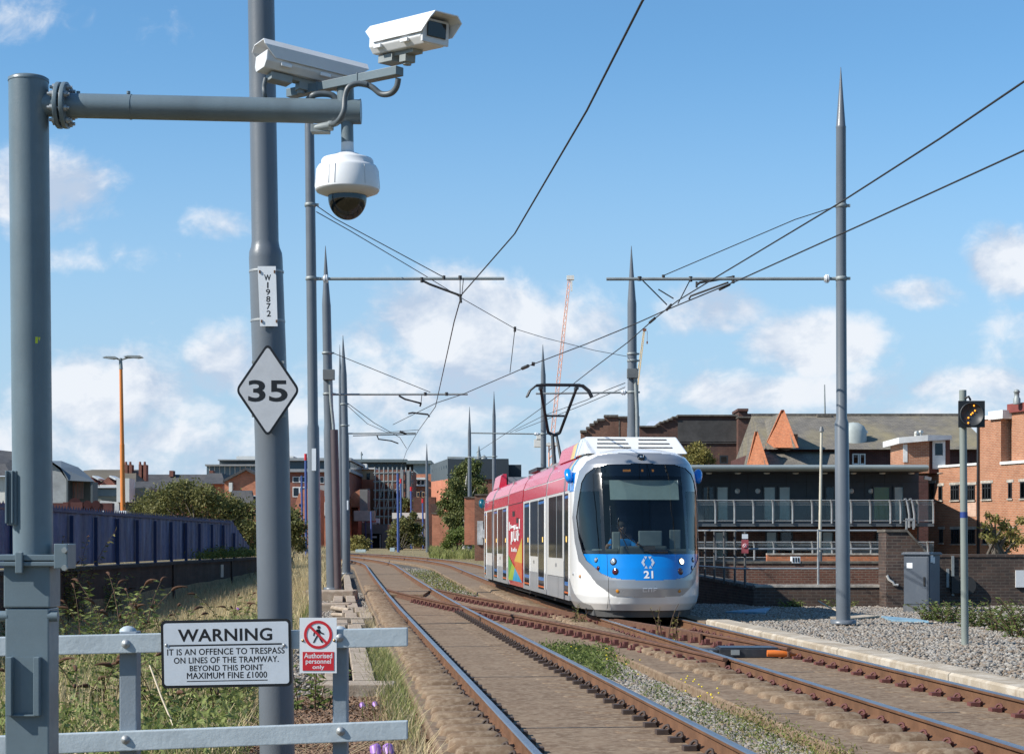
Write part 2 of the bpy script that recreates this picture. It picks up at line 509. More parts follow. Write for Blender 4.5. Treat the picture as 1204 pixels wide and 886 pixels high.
for (cx, cy, a, b, w) in CLOUDS:
    mp = nd(nt, 'ShaderNodeMapping')
    mp.inputs['Location'].default_value = (-(cx - CX) / F * F / a, -(HY - cy) / F * F / b, 0)
    mp.inputs['Scale'].default_value = (F / a, F / b, 0)
    nt.links.new(puv, mp.inputs['Vector'])
    ln = nd(nt, 'ShaderNodeVectorMath', operation='LENGTH'); nt.links.new(mp.outputs[0], ln.inputs[0])
    mr = nd(nt, 'ShaderNodeMapRange'); mr.interpolation_type = 'SMOOTHERSTEP'
    mr.inputs[1].default_value = 1.95; mr.inputs[2].default_value = 0.0; mr.inputs[3].default_value = 0.0; mr.inputs[4].default_value = w
    nt.links.new(ln.outputs['Value'], mr.inputs[0])
    acc = mr.outputs[0] if acc is None else math_('MAXIMUM', acc, mr.outputs[0])
deck = nd(nt, 'ShaderNodeMapRange'); deck.interpolation_type = 'SMOOTHSTEP'      # broken cloud deck seen edge-on low in the sky
deck.inputs[1].default_value = 0.17; deck.inputs[2].default_value = 0.05; deck.inputs[4].default_value = 0.56
nt.links.new(vv, deck.inputs[0]); acc = math_('MAXIMUM', acc, deck.outputs[0])
n1 = fbm(13.0, (3.1, 1.7, 0), 10.0, .58); n2 = fbm(60.0, (7.7, 2.2, 0), 7.0, 0.62, 1.25)
base = math_('ADD', math_('MULTIPLY', n1, 1.15), math_('MULTIPLY', n2, 0.30))        # about 0.72 on average
dens = math_('SUBTRACT', math_('ADD', math_('ADD', math_('MULTIPLY', math_('SUBTRACT', n1, .5), 1.7), math_('MULTIPLY', math_('SUBTRACT', n2, .5), 0.8)), math_('MULTIPLY', acc, 1.35)), 0.38)
mask = nd(nt, 'ShaderNodeMapRange'); mask.interpolation_type = 'SMOOTHSTEP'
mask.inputs[1].default_value = 0.0; mask.inputs[2].default_value = 0.70; mask.inputs[4].default_value = 0.93
nt.links.new(dens, mask.inputs[0])
ahead = nd(nt, 'ShaderNodeMapRange'); ahead.inputs[1].default_value = 0.2; ahead.inputs[2].default_value = 0.6
nt.links.new(sep.outputs['Y'], ahead.inputs[0])
mk = math_('MULTIPLY', mask.outputs[0], ahead.outputs[0])
low = nd(nt, 'ShaderNodeMapRange'); low.inputs[1].default_value = -0.01; low.inputs[2].default_value = 0.0
nt.links.new(vv, low.inputs[0]); mk = math_('MULTIPLY', mk, low.outputs[0])
# thicker cloud is greyer underneath: compare with the cover a little higher up
n3 = fbm(13.0, (3.1 - .014, 1.7 + 0.032, 0), 10.0, .58); n4 = fbm(60.0, (7.7 - .005, 2.2 + 0.010, 0), 7.0, 0.62, 1.25)
lit = math_('ADD', math_('MULTIPLY', math_('SUBTRACT', n1, n3), 4.6), math_('MULTIPLY', math_('SUBTRACT', n2, n4), 1.0))
lit = math_('ADD', lit, 0.55, True)
ccol = mixc(nt, lit, (4.7, 5.6, 7.0), (7.9, 8.2, 8.7))
# thin haze along the horizon
hz = nd(nt, 'ShaderNodeMapRange'); hz.interpolation_type = 'SMOOTHSTEP'
hz.inputs[1].default_value = 0.30; hz.inputs[2].default_value = 0.0; hz.inputs[4].default_value = 0.90
nt.links.new(vv, hz.inputs[0])
hsv = nd(nt, 'ShaderNodeHueSaturation'); hsv.inputs['Saturation'].default_value = 1.0; hsv.inputs['Value'].default_value = 1.0
nt.links.new(sky.outputs[0], hsv.inputs['Color'])
tint = mixc(nt, 1.0, hsv.outputs[0], (0.86, 1.28, 1.48), 'MULTIPLY')
front = nd(nt, 'ShaderNodeMapRange'); front.interpolation_type = 'SMOOTHSTEP'; front.inputs[1].default_value = -0.1; front.inputs[2].default_value = 0.75
nt.links.new(sep.outputs['Y'], front.inputs[0])
tint = mixc(nt, front.outputs[0], mixc(nt, 1.0, tint, (2.3, 4.5, 7.0), 'DARKEN'), tint)     # the glare round the sun stays moderate
skyc = mixc(nt, hz.outputs[0], tint, (4.1, 5.5, 7.2))
fin = mixc(nt, mk, skyc, ccol)
nt.links.new(fin, bg.inputs['Color']); nt.links.new(bg.outputs[0], out.inputs['Surface'])
vs_ = SC.view_settings; vs_.view_transform = 'Standard'; vs_.look = 'None'; vs_.exposure = 0.39; vs_.gamma = 1.0; vs_.use_curve_mapping = False
SC.cycles.max_bounces = 8; SC.cycles.transparent_max_bounces = 16; SC.cycles.use_denoising = True
# ------------------------------------------------------------------ ground, slabs, rails
def terrain(x, Y):
    gz = rise(Y)
    xl, xr = x_left(Y), x_right(Y)
    z = gz - 0.34
    if x < xl - 2.6:                                   # falls away on the near side of the old wall
        z -= 0.55 * smooth(0, 6, xl - 2.6 - x) * (1 - smooth(85, 120, Y))
    if x < -11.6 and Y < 95:                           # bank behind the retaining wall
        z = max(z, 0.72)
    if x > xr + 1.2:
        z += 0.20
        wall_x = 60 if Y < 43.5 else 3.0
        if x > 2.0 and Y > 46: z -= 2.2 * smooth(46, 50, Y) * smooth(xr + 1.6, xr + 3.0, x) * (1 - smooth(150, 260, Y))
    z += 0.03 * math.sin(x * 1.7 + Y * 0.6) * math.sin(Y * 0.9) * (1 if abs(x) < 40 and x < xl - 2.6 else 0)
    return z

def axis_vals(segs):
    out = []
    for a, b, st in segs:
        n = max(1, int(round((b - a) / st)))
        out += [a + (b - a) * i / n for i in range(n)]
    return out + [segs[-1][1]]

XS = axis_vals([(-3000, -300, 450), (-300, -60, 40), (-60, -16, 4), (-16, -11.8, 0.6), (-11.8, -11.4, 0.1), (-11.4, 16, 0.4), (16, 40, 2), (40, 300, 40), (300, 3000, 450)])
YS = axis_vals([(-60, 4, 8), (4, 70, 0.5), (70, 140, 1.5), (140, 300, 20), (300, 900, 100), (900, 5000, 700)])
V = [(x, y, terrain(x, y)) for y in YS for x in XS]
nx = len(XS)
Fq = [(j * nx + i, j * nx + i + 1, (j + 1) * nx + i + 1, (j + 1) * nx + i) for j in range(len(YS) - 1) for i in range(nx - 1)]
me = np_mesh('ground', V, Fq, M['earth'], smooth_=True)
tag(link_mesh('ground', me), kind='structure')

def ribbon(name, path, half_or_edges, mat, dz=0.0, label=None):
    """strip laid over the terrain between two lateral offsets: path [(Y, x0, x1)]"""
    mb = MB(); nseg = 14
    vs, fs = [], []
    for (Y, x0, x1) in path:
        for k in range(nseg + 1):
            x = x0 + (x1 - x0) * k / nseg
            vs.append((x, Y, terrain(x, Y) + dz + 0.02 * math.sin(7 * x + 3 * Y) * 0.5))
    w = nseg + 1
    for j in range(len(path) - 1):
        for k in range(nseg): fs.append((j * w + k, j * w + k + 1, (j + 1) * w + k + 1, (j + 1) * w + k))
    me = np_mesh(name, vs, fs, mat, smooth_=True)
    return tag(link_mesh(name, me), kind='structure')

ys = [8 + 0.6 * i for i in range(200)]
ribbon('gravel_bed', [(Y, x_left(Y) + 0.9, x_right(Y) - 1.5) for Y in ys], None, M['gravel'], 0.045)
ribbon('gravel_verge', [(8 + 0.6 * i, x_right(8 + 0.6 * i) + 1.0, 24) for i in range(62)], None, M['gravel'], 0.05)
ribbon('gravel_shoulder', [(Y, x_left(Y) - 2.9, x_left(Y) - 1.2) for Y in ys[22:]], None, M['gravel'], 0.03)
ribbon('woodchip_path', [(8 + 0.4 * i, x_left(8 + 0.4 * i) - 3.2, x_left(8 + 0.4 * i) - 1.25) for i in range(31)], None, M['chips'], 0.07)

# concrete track slabs
RT = -0.16                                             # slab top below the rail head
def track_path(fx, y0, y1, dz=0.0, off=0.0, st=1.0):
    n = max(2, int((y1 - y0) / st) + 1)
    pts = []
    for i in range(n):
        Y = y0 + (y1 - y0) * i / (n - 1)
        sl = (fx(Y + 0.5) - fx(Y - 0.5)); k = 1 / math.sqrt(1 + sl * sl)
        pts.append(Vector((fx(Y) + off * k, Y - off * k * sl, rise(Y) + dz)))
    return pts

def hump(mb, c, dirv, L, Wd, H, mi=0):
    """rounded sleeper-block end that pokes out of the slab"""
    rt = Vector((dirv.y, -dirv.x, 0)); n = 6
    rings = []
    for li, sc in ((-0.5, 0.0), (-0.46, 0.72), (-0.36, 0.95), (0, 1.0), (0.42, 1.0), (0.5, 0.85)):
        rings.append([Vector(c) + rt * (li * L) + dirv * (math.cos(math.pi * k / n) * Wd / 2 * (0.6 + 0.4 * sc)) + Vector((0, 0, max(0, math.sin(math.pi * k / n)) ** 0.6 * H * sc)) for k in range(n + 1)])
    vs = [p for r in rings for p in r]; w = n + 1
    fs = [(i * w + k, i * w + k + 1, (i + 1) * w + k + 1, (i + 1) * w + k) for i in range(5) for k in range(n)]
    mb.add(vs, fs, mi, True)
    mb.add(rings[-1], [tuple(range(w))], mi)

def slab(name, fx, y0, y1, l0, l1, humps, joints=()):
    mb = MB()
    lip = 0.02
    mb.sweep(track_path(fx, y0, y1), [(l0, RT - 0.30), (l0, RT - lip), (l0 + lip, RT), (l1 - lip, RT), (l1, RT - lip), (l1, RT - 0.30)])
    Y = y0 + 0.4
    while Y < min(y1, 62):
        sl = fx(Y + 0.5) - fx(Y - 0.5); dv = Vector((sl, 1, 0)).normalized()
        for (lat, L, Wd, H) in humps:
            c = Vector((fx(Y), Y, rise(Y) + RT - 0.004)) + Vector((dv.y, -dv.x, 0)) * lat
            hump(mb, c, dv, L * random.uniform(.9, 1.08), Wd * random.uniform(.9, 1.1), H * random.uniform(.8, 1.1))
        Y += 0.6
    o = mb.build(name, M['slab'], kind='structure', uv=False, recalc=True)
    jm = MB()
    for Yj in joints:                                  # sawn joints, filled dark
        sl = fx(Yj + .5) - fx(Yj - .5); rot = Matrix.Rotation(math.atan2(-sl, 1), 3, 'Z')
        for a_, b_ in ((-.66, .66), (l0 + .05, -.85), (.85, l1 - .04)):
            jm.box(Vector((fx(Yj), Yj, rise(Yj) + RT + .0005)) + rot @ Vector(((a_ + b_) / 2, 0, 0)), (b_ - a_, .022, .006), rot)
    if joints: tag(jm.build('joint_sealant', M['ink'], uv=False), kind='structure')
    return o
slab('track_slab', x_left, 6, 150, -1.36, 1.12, [(-1.06, 0.46, 0.30, 0.105), (0.40, 0.36, 0.20, 0.014), (0.98, 0.16, 0.22, 0.014)], [15.8, 21.8, 28.2, 34.0, 40.4, 47])
slab('track_slab', x_right, 6, 150, -1.74, 1.0, [(-1.12, 0.42, 0.30, 0.085), (0.42, 0.36, 0.20, 0.014)], [17.2, 22.6, 27.9])
# slab under the crossover, between the two tracks
mb = MB()
ypts = [28.5 + i * 1.0 for i in range(25)]
vs = []
for Y in ypts:
    vs += [Vector((x_left(Y) + 1.10, Y, rise(Y) + RT - 0.006)), Vector((x_right(Y) - 1.72, Y, rise(Y) + RT - 0.006))]
n = len(ypts)
mb.add(vs, [(2 * i, 2 * i + 1, 2 * i + 3, 2 * i + 2) for i in range(n - 1)])
mb.add([vs[0], vs[1], vs[1] - Vector((0, 0, .3)), vs[0] - Vector((0, 0, .3))], [(0, 1, 2, 3)])
mb.add([vs[-2], vs[-1], vs[-1] - Vector((0, 0, .3)), vs[-2] - Vector((0, 0, .3))], [(0, 1, 2, 3)])
mb.build('crossover_slab', M['slab'], kind='structure')
# recess edge across the far slab of the near track (step seen ahead of the points)
mb = MB(); Yr = 55.5
mb.box((x_left(Yr) - 0.02, Yr, rise(Yr) + RT + 0.03), (1.30, 6.0, 0.075))
mb.build('raised_slab', M['slab'], kind='structure', bevel=0.01)

# rails -------------------------------------------------------------
RAIL = [(-.07, 0), (-.07, .014), (-.012, .034), (-.009, .112), (-.034, .126), (-.036, .150), (-.026, .1585), (.026, .1585), (.036, .150), (.034, .126), (.009, .112), (.012, .034), (.07, .014), (.07, 0)]
RAIL_MI = [0, 0, 0, 0, 0, 0, 1, 0, 0, 0, 0, 0, 0, 0]
RAIL_MI[5] = 1; RAIL_MI[7] = 0

def clip_mesh(name, mat):
    mb = MB()
    pts = []
    for t in np.linspace(0, 1, 13):                    # e-shaped spring clip
        a = -0.5 + t * 5.2
        r = 0.052 - 0.016 * t
        pts.append((-0.135 + 0.05 * t + r * math.cos(a) * 0.9, r * math.sin(a) * 1.0, 0.045 + 0.028 * math.sin(t * 6.5)))
    mb.tube(pts, 0.013, 5)
    mb.box((-0.15, 0, 0.018), (0.10, 0.11, 0.045)); mb.box((-0.085, 0.0, 0.03), (0.05, 0.05, 0.04))
    o = mb.build(name, mat, origin=(0, 0, 0), uv=False)
    me = o.data; bpy.data.objects.remove(o)
    return me
CLIP_D, CLIP_R = clip_mesh('rail_clip', M['clip']), clip_mesh('rail_clip', M['clipred'])

def rail(label, fx, off, y0, y1, clip, mats, cy=(12.2, 46), both=True, group='tram rails on the concrete slabs'):
    path = track_path(fx, y0, y1, RT, off, 0.8)
    root = thing('rail', (fx(12) + off, 12, RT), label, 'rail', group)
    mb = MB(); mb.sweep(path, RAIL, RAIL_MI); mb.build('rail_bar', mats, root, uv=False)
    Y = cy[0]; n = 0
    spots = []
    while Y < cy[1]:
        spots.append(Y); Y += 0.6
    for Y in spots:
        sl = fx(Y + 0.5) - fx(Y - 0.5); k = 1 / math.sqrt(1 + sl * sl)
        loc = Vector((fx(Y) + off * k, Y - off * k * sl, rise(Y) + RT + 0.002))
        th = math.atan2(-sl, 1)
        inst(clip, 'rail_clip', root, loc, th)
    if both:                                           # far-side clips of the nearest stretch
        for Y in spots[:max(0, 99 - len(spots))]:
            sl = fx(Y + 0.5) - fx(Y - 0.5); k = 1 / math.sqrt(1 + sl * sl)
            inst(clip, 'rail_clip', root, Vector((fx(Y) + off * k, Y - off * k * sl, rise(Y) + RT + 0.002)), math.atan2(-sl, 1) + math.pi)
    return root
G2 = 0.7535
shiny, rusty = [M['rust'], M['steel']], [M['rustred'], M['rustred']]
rail('polished rail nearest the concrete cable troughs, with dark clips', x_left, -G2, 6, 150, CLIP_D, shiny, (12.2, 48))
rail('polished rail beside the narrow gravel and weed strip, with dark clips', x_left, G2, 6, 150, CLIP_D, shiny, (11.0, 46))
rail('brown rail with red clips beside the row of pale sleeper block ends', x_right, -G2, 6, 150, CLIP_R, shiny, (12.5, 33))
rail('brown rail with red clips alongside the long pale kerb', x_right, G2, 6, 150, CLIP_R, shiny, (13.0, 33))

# crossover from the near track (far end) to the tram's track (near end)
YA, YB = 57.0, 21.5
def x_cross(Y):
    t = (YA - Y) / (YA - YB); t = max(0, min(1, t))
    e = t * t * (3 - 2 * t) * 0.55 + t * 0.45
    e = smooth(0, 1, t) * 0.5 + t * 0.5
    return x_left(Y) * (1 - e) + x_right(Y) * e
def plate_mesh():
    m = MB(); m.box((0, 0, .011), (.46, .17, .022))
    for sd in (-1, 1):
        m.cone((sd * .19, 0, .02), (sd * .19, 0, .075), .022, .018, 8); m.box((sd * .115, 0, .055), (.07, .10, .07))
    o = m.build('base_plate', M['clipred'], origin=(0, 0, 0), uv=False); me = o.data; bpy.data.objects.remove(o); return me
PLATE = plate_mesh()
def cross_rail(label, off, ya, yb):
    path = track_path(x_cross, yb, ya, RT + 0.002, off, 0.6)
    root = thing('crossover_rail', path[0], label, 'rail', 'crossover rails between the tracks')
    MB().sweep(path, RAIL, None).build('rail_bar', rusty, root, uv=False)
    MB().sweep([p + Vector((0, 0, 0.001)) for p in track_path(x_cross, yb + 4, ya - 12, RT + 0.002, off + (0.085 if off < 0 else -0.085), 0.6)], [(-.02, 0), (-.02, .15), (.02, .15), (.02, 0)]).build('check_rail', M['rustred'], root, uv=False)
    Y = yb + 0.6
    while Y < min(ya, yb + 26):
        sl = x_cross(Y + .5) - x_cross(Y - .5)
        inst(PLATE, 'base_plate', root, Vector((x_cross(Y) + off, Y, rise(Y) + RT + 0.002)), math.atan2(-sl, 1)); Y += 0.62
cross_rail('rusty crossover rail curving from the near track across the slab', -G2, YA - 1, YB + 1.5)
cross_rail('rusty crossover rail that runs under the front of the tram', G2, YA - 1, YB + 3.5)

# long kerb outside the tram's track, cast in lengths
mb = MB(); Y = 6.0
while Y < 33.4:
    L = 4.6
    path = track_path(x_right, Y, min(Y + L - 0.03, 33.6), 0.0, 1.0, 0.8)
    mb.sweep(path, [(0.02, -.4), (0.02, .010), (.05, .035), (.44, .035), (.47, .010), (.47, -.4)])
    Y += L
mb.build('kerb', M['palecon'], kind='structure', uv=False)
mb = MB(); mb.sweep(track_path(x_right, 33.65, 70, 0.0, 1.0, 0.8), [(0.02, -.4), (0.02, -.02), (.40, -.02), (.40, -.4)])
mb.build('kerb', M['concrete'], kind='structure', uv=False)

# loose stones over the gravel ------------------------------------------------
def ico():
    t = (1 + 5 ** .5) / 2
    v = np.array([(-1, t, 0), (1, t, 0), (-1, -t, 0), (1, -t, 0), (0, -1, t), (0, 1, t), (0, -1, -t), (0, 1, -t), (t, 0, -1), (t, 0, 1), (-t, 0, -1), (-t, 0, 1)], float)
    v /= np.linalg.norm(v[0])
    f = np.array([(0, 11, 5), (0, 5, 1), (0, 1, 7), (0, 7, 10), (0, 10, 11), (1, 5, 9), (5, 11, 4), (11, 10, 2), (10, 7, 6), (7, 1, 8), (3, 9, 4), (3, 4, 2), (3, 2, 6), (3, 6, 8), (3, 8, 9), (4, 9, 5), (2, 4, 11), (6, 2, 10), (8, 6, 7), (9, 8, 1)])
    return v, f
def stones(name, pts, rmin, rmax, mat):
    v0, f0 = ico(); n = len(pts)
    pts = np.array(pts)
    rad = RNG.uniform(rmin, rmax, n)
    jit = RNG.uniform(0.6, 1.3, (n, 12, 1))
    ang = RNG.uniform(0, 2 * np.pi, n); ca, sa = np.cos(ang), np.sin(ang)
    q = v0[None] * jit * rad[:, None, None] * RNG.uniform(0.65, 1.2, (n, 1, 3))
    x = q[..., 0] * ca[:, None] - q[..., 1] * sa[:, None]; y = q[..., 0] * sa[:, None] + q[..., 1] * ca[:, None]
    V = np.stack([x, y, q[..., 2] * 0.75], -1) + pts[:, None, :]
    Fc = f0[None] + (np.arange(n) * 12)[:, None, None]
    me = np_mesh(name, V.reshape(-1, 3), Fc.reshape(-1, 3), mat)
    return tag(link_mesh(name, me), kind='stuff')
pts = []
for _ in range(20000):
    Y = 11.5 + 24 * random.random() ** 1.3
    x = random.uniform(x_left(Y) + 1.05, x_right(Y) - 1.75)
    if 28.6 < Y < 52: continue
    pts.append((x, Y, terrain(x, Y) + 0.055))
for _ in range(5000):
    Y = random.uniform(53, 95)
    x = random.uniform(x_left(Y) + 1.05, x_right(Y) - 1.75); pts.append((x, Y, terrain(x, Y) + 0.055))
for _ in range(56000):
    Y = 15 + 30 * random.random() ** 0.8
    x = x_right(Y) + 1.45 + (random.random() ** 1.1) * 10.5
    if x > 0.3 * Y + 0.6: continue
    pts.append((x, Y, terrain(x, Y) + 0.06))
for _ in range(8000):
    Y = random.uniform(18, 60); x = random.uniform(x_left(Y) - 2.9, x_left(Y) - 1.3); pts.append((x, Y, terrain(x, Y) + 0.04))
stones('gravel', pts, 0.016, 0.046, M['stone'])
# wood chips
n = 14000; Yc = RNG.uniform(11.8, 20, n); xc = np.array([x_left(y) for y in Yc]) + RNG.uniform(-3.0, -1.3, n)
zc = np.array([terrain(a, b) for a, b in zip(xc, Yc)]) + 0.082
an = RNG.uniform(0, np.pi, n); L = RNG.uniform(.015, .05, n); w = RNG.uniform(.005, .012, n); tl = RNG.uniform(-.5, .5, n)
dx, dy = np.cos(an), np.sin(an)
V = np.stack([np.stack([xc + s1 * dx * L - s2 * dy * w, Yc + s1 * dy * L + s2 * dx * w, zc + s1 * tl * L + 0.01], -1) for s1, s2 in ((-1, -1), (1, -1), (1, 1), (-1, 1))], 1)
me = np_mesh('woodchips', V.reshape(-1, 3), np.arange(n * 4).reshape(n, 4), M['chips'])
tag(link_mesh('woodchips', me), kind='stuff')
# ------------------------------------------------------------------ camera mast in the foreground
YM = 7.2
def pxr(w, Y): return w * Y / F                       # pixel size to metres
mast = thing('camera_mast', (P(37, 0, YM).x, YM, -0.35), 'blue-grey steel tube mast with a bolted side arm carrying security cameras', 'mast')
mb = MB(); r = pxr(23, YM)
top, bot = P(33.5, 93, YM), P(39, 652, YM)
mb.cone(top, bot, r, r, 40); mb.lathe([(0.001, 0.008), (r * .9, 0.006), (r + .002, 0), (r + .002, -.012)], top, 40, 0, top - bot)
mb.build('tube', M['mast'], mast)
mb = MB()
za, zb = P(0, 885 + 170, YM).z, P(0, 655, YM).z
xm = P(38, 0, YM).x
mb.box2((xm - .093, YM - .085, zb - .2), (xm + .093, YM + .085, zb - .012))
mb.box2((xm - .088, YM - .080, za - .12), (xm + .088, YM + .080, zb - .203))
mb.build('base_box', M['mast'], mast, bevel=.006)
mb = MB()
mb.box2((xm - .135, YM - .11, zb - .012), (xm + .145, YM + .11, zb + .012))
mb.box2((xm - .135, YM - .115, zb - .034), (xm + .155, YM - .095, zb - .016))
mb.box((xm + .145, YM - .05, zb + .006), (.055, .14, .10)); mb.box((xm - .02, YM - .118, zb - .02), (.03, .02, .085))
mb.build('flange', M['mast'], mast, bevel=.004)
for q in (zb + .05, zb - .02): MB().cone((xm + .165, YM - .122, q - .02), (xm + .165, YM - .145, q - .02), .012, .012, 6).build('clamp_bolt', M['galvd'], mast)
for sx in (-.1, .1): MB().cone((xm + sx - .02, YM - .06, zb - .235), (xm + sx + .02, YM - .06, zb - .235), .022, .022, 12).build('hinge_pin', M['mast'], mast)
mb = MB()                                              # raised frame round the access door
d0, d1 = P(17, 838, YM).z, P(17, 770, YM).z
for xx in (P(19.5, 0, YM).x, P(51.5, 0, YM).x): mb.box2((xx - .012, YM - .118, d0), (xx + .012, YM - .0805, d1))
mb.box2((P(19, 0, YM).x, YM - .10, d0 - .004), (P(52, 0, YM).x, YM - .0805, d0 + .004))
mb.build('door_frame', M['mast'], mast, bevel=.003)
mb = MB(); mb.pbox(24, 47, 772, 837, YM - .0832, .003); mb.build('door', M['mast'], mast)
mb = MB(); mb.pbox(8, 19.5, 553, 617, YM - .07, .06); mb.pbox(5.6, 8, 553, 615, YM - .09, .08); mb.pbox(13, 15, 553, 615, YM - .085, .02); mb.build('cable_guard', M['mast'], mast, bevel=.003)
mb = MB(); mb.lathe([(r + .001, -.015), (r + .0012, .015)], P(36.2, 402, YM), 40)
yl = paint('yellow_sticker', (0.55, 0.62, 0.03), 0.5)
mb = MB(); pc = P(36, 402, YM)
for k in range(5):
    a0, a1 = R(-62 + k * 3.4), R(-62 + (k + 1) * 3.4)
    q = [Vector((pc.x + (r + .001) * math.cos(a), YM + (r + .001) * math.sin(a), pc.z + dz)) for a, dz in ((a0, -.013), (a1, -.013), (a1, .013), (a0, .013))]
    mb.add(q, [(0, 1, 2, 3)])
mb.build('sticker', yl, mast)
# side arm
A0, A1 = P(45, 123.4, YM), P(424, 131.8, YM)
dr = (A1 - A0).normalized(); ra = pxr(14.3, YM)
mb = MB(); mb.cone(A0, A0 + dr * pxr(28, YM), ra * .95, None, 28); mb.cone(A0 + dr * pxr(31, YM), A1, ra, None, 32)
mb.cone(P(153, 125.8, YM), P(155, 125.9, YM), ra + .002, None, 32)
mb.build('side_arm', M['mast'], mast)
mb = MB()
for px in (67.5, 75.0):
    c = P(px, 124, YM); mb.cone(c, c + dr * pxr(5.0, YM), pxr(27, YM), None, 36)
mb.build('arm_flange', M['mast'], mast, bevel=.002)
mb = MB(); c0 = P(60.5, 123.9, YM)
e1 = Vector((0, 0, 1)); e2 = dr.cross(e1)
for k in range(8):
    a = k * math.pi / 4 + .35
    o_ = (e1 * math.cos(a) + e2 * math.sin(a)) * pxr(21, YM)
    mb = MB(); mb.cone(c0 + o_, c0 + o_ + dr * pxr(26, YM), .007, None, 8)
    mb.cone(c0 + o_ + dr * pxr(3, YM), c0 + o_ + dr * pxr(6.5, YM), .013, None, 6); mb.cone(c0 + o_ + dr * pxr(19.6, YM), c0 + o_ + dr * pxr(23, YM), .013, None, 6); mb.build('flange_bolt', M['galv'], mast)

mb = MB()
for px in (92, 151): mb.cone(P(px, 110.5, YM), P(px, 107.5, YM), .008, None, 8)
mb.build('arm_rivet', M['mast'], mast)
# pipe stubs above and below the end of the arm, and the camera bar
mb = MB(); mb.cone(P(406.5, 122, YM), P(406, 103, YM), pxr(10, YM), None, 24); mb.cone(P(408, 140, YM), P(408.5, 168, YM), pxr(7.3, YM), None, 24)
mb.cone(P(424, 117.6, YM) + Vector((-.002, 0, -.047)), P(424.6, 117.6, YM) + Vector((0, 0, -.047)), ra + .001, None, 32)
mb.build('stub_pipe', M['mast'], mast)
mb = MB()
b0, b1 = P(341, 110.5, 7.36), P(470, 83.5, 6.98)
dd = (b1 - b0); L = dd.length
rot = dd.to_track_quat('X', 'Z').to_matrix()
mb.box((b0 + b1) / 2, (L, .045, .034), rot)
for t, ex in ((.29, .052), (.66, .052)): mb.box(b0 + dd * t, (.004, ex, .042), rot)
mb.build('camera_bar', M['mast'], mast, bevel=.002)

def housing(M4, name_root, label, L=0.36, Wd=0.135, H=0.10, mount_drop=.05, body=M['white']):
    """fixed camera in a weather housing: local +x is where it looks"""
    root = thing(name_root, M4 @ Vector((0, 0, -H / 2 - mount_drop)), label, 'security camera', 'security cameras on the mast arm')
    mb = MB(M4)                                        # lower body
    sec = [(-Wd / 2, .018), (-Wd / 2, -H * .25), (-Wd / 2 + .02, -H / 2), (Wd / 2 - .02, -H / 2), (Wd / 2, -H * .25), (Wd / 2, .018)]
    mb.prism([(-L / 2 + .015, y, z) for y, z in sec], (L - .03, 0, 0)); mb.build('housing', body, root, bevel=.004)
    mb = MB(M4)                                        # sun shield: an open channel over the body
    t = .004; a, b = -L / 2, L / 2 + .055
    hw = Wd / 2 + .010
    outer = [(-hw, -.012), (-hw, H * .36), (-hw + .022, H / 2 + .012), (hw - .022, H / 2 + .012), (hw, H * .36), (hw, -.012)]
    inner = [(-hw + t, -.012), (-hw + t, H * .35), (-hw + .024, H / 2 + .008), (hw - .024, H / 2 + .008), (hw - t, H * .35), (hw - t, -.012)]
    poly = outer + inner[::-1]
    vs, n = [], len(poly)
    for x in (a, b):
        for (y, z) in poly:
            xx = x
            if x == b and z < .02: xx = b - .055
            if x == a and z < 0.0: xx = a + .05
            vs.append((xx, y, z))
    fs = [(i, (i + 1) % n, n + (i + 1) % n, n + i) for i in range(n)]
    for k in range(5):
        fs += [(k, k + 1, n - 2 - k, n - 1 - k), (n + k + 1, n + k, n + n - 1 - k, n + n - 2 - k)]
    mb.add(vs, fs); mb.build('sun_shield', body, root)
    mb = MB(M4); mb.box((L / 2 - .012, 0, .0), (.012, Wd * .96, H * .92)); mb.build('face_plate', M['offwhite'], root, bevel=.003)
    mb = MB(M4); mb.box((L / 2 - .003, 0, .006), (.008, Wd * .66, H * .58)); mb.build('window', M['glassdark'], root, bevel=.002)
    for sx in (-.1, .07):
        for sy in (-1, 1): MB(M4).box((sx, sy * (Wd / 2 + .004), -.03), (.045, .012, .014)).build('latch', M['white'], root, bevel=.002)
    mb = MB(M4); mb.box((-.02, 0, -H / 2 - .008), (.17, .05, .016)); mb.box((-.1, 0, -H / 2 - .02), (.09, .07, .03)); mb.cone((-.0, 0, -H / 2 - .012), (0, 0, -H / 2 - mount_drop), .017, None, 12)
    mb.box((0.0, 0, -H / 2 - .03), (.04, .05, .03)); mb.build('mount', M['galvd'], root, bevel=.002)
    return root
def orient(c, ax, tilt):
    ax = Vector(ax).normalized(); ax = Vector((ax.x * math.cos(tilt), ax.y * math.cos(tilt), -math.sin(tilt)))
    side = Vector((0, 0, 1)).cross(ax).normalized(); up = ax.cross(side)
    m = Matrix((ax, side, up)).transposed().to_4x4(); m.translation = c
    return m
housing(orient(P(480, 45, 6.97), (.66, -.75), R(4)), 'security_camera', 'white box camera on the raised end of the bar, its dark window turned to view', mount_drop=.055)
housing(orient(P(357, 80, 7.28), (.41, .22), R(6)), 'security_camera', 'pale grey box camera seen from behind, pointing away beside the thick pole', L=.40, mount_drop=.06, body=M['offwhite'])
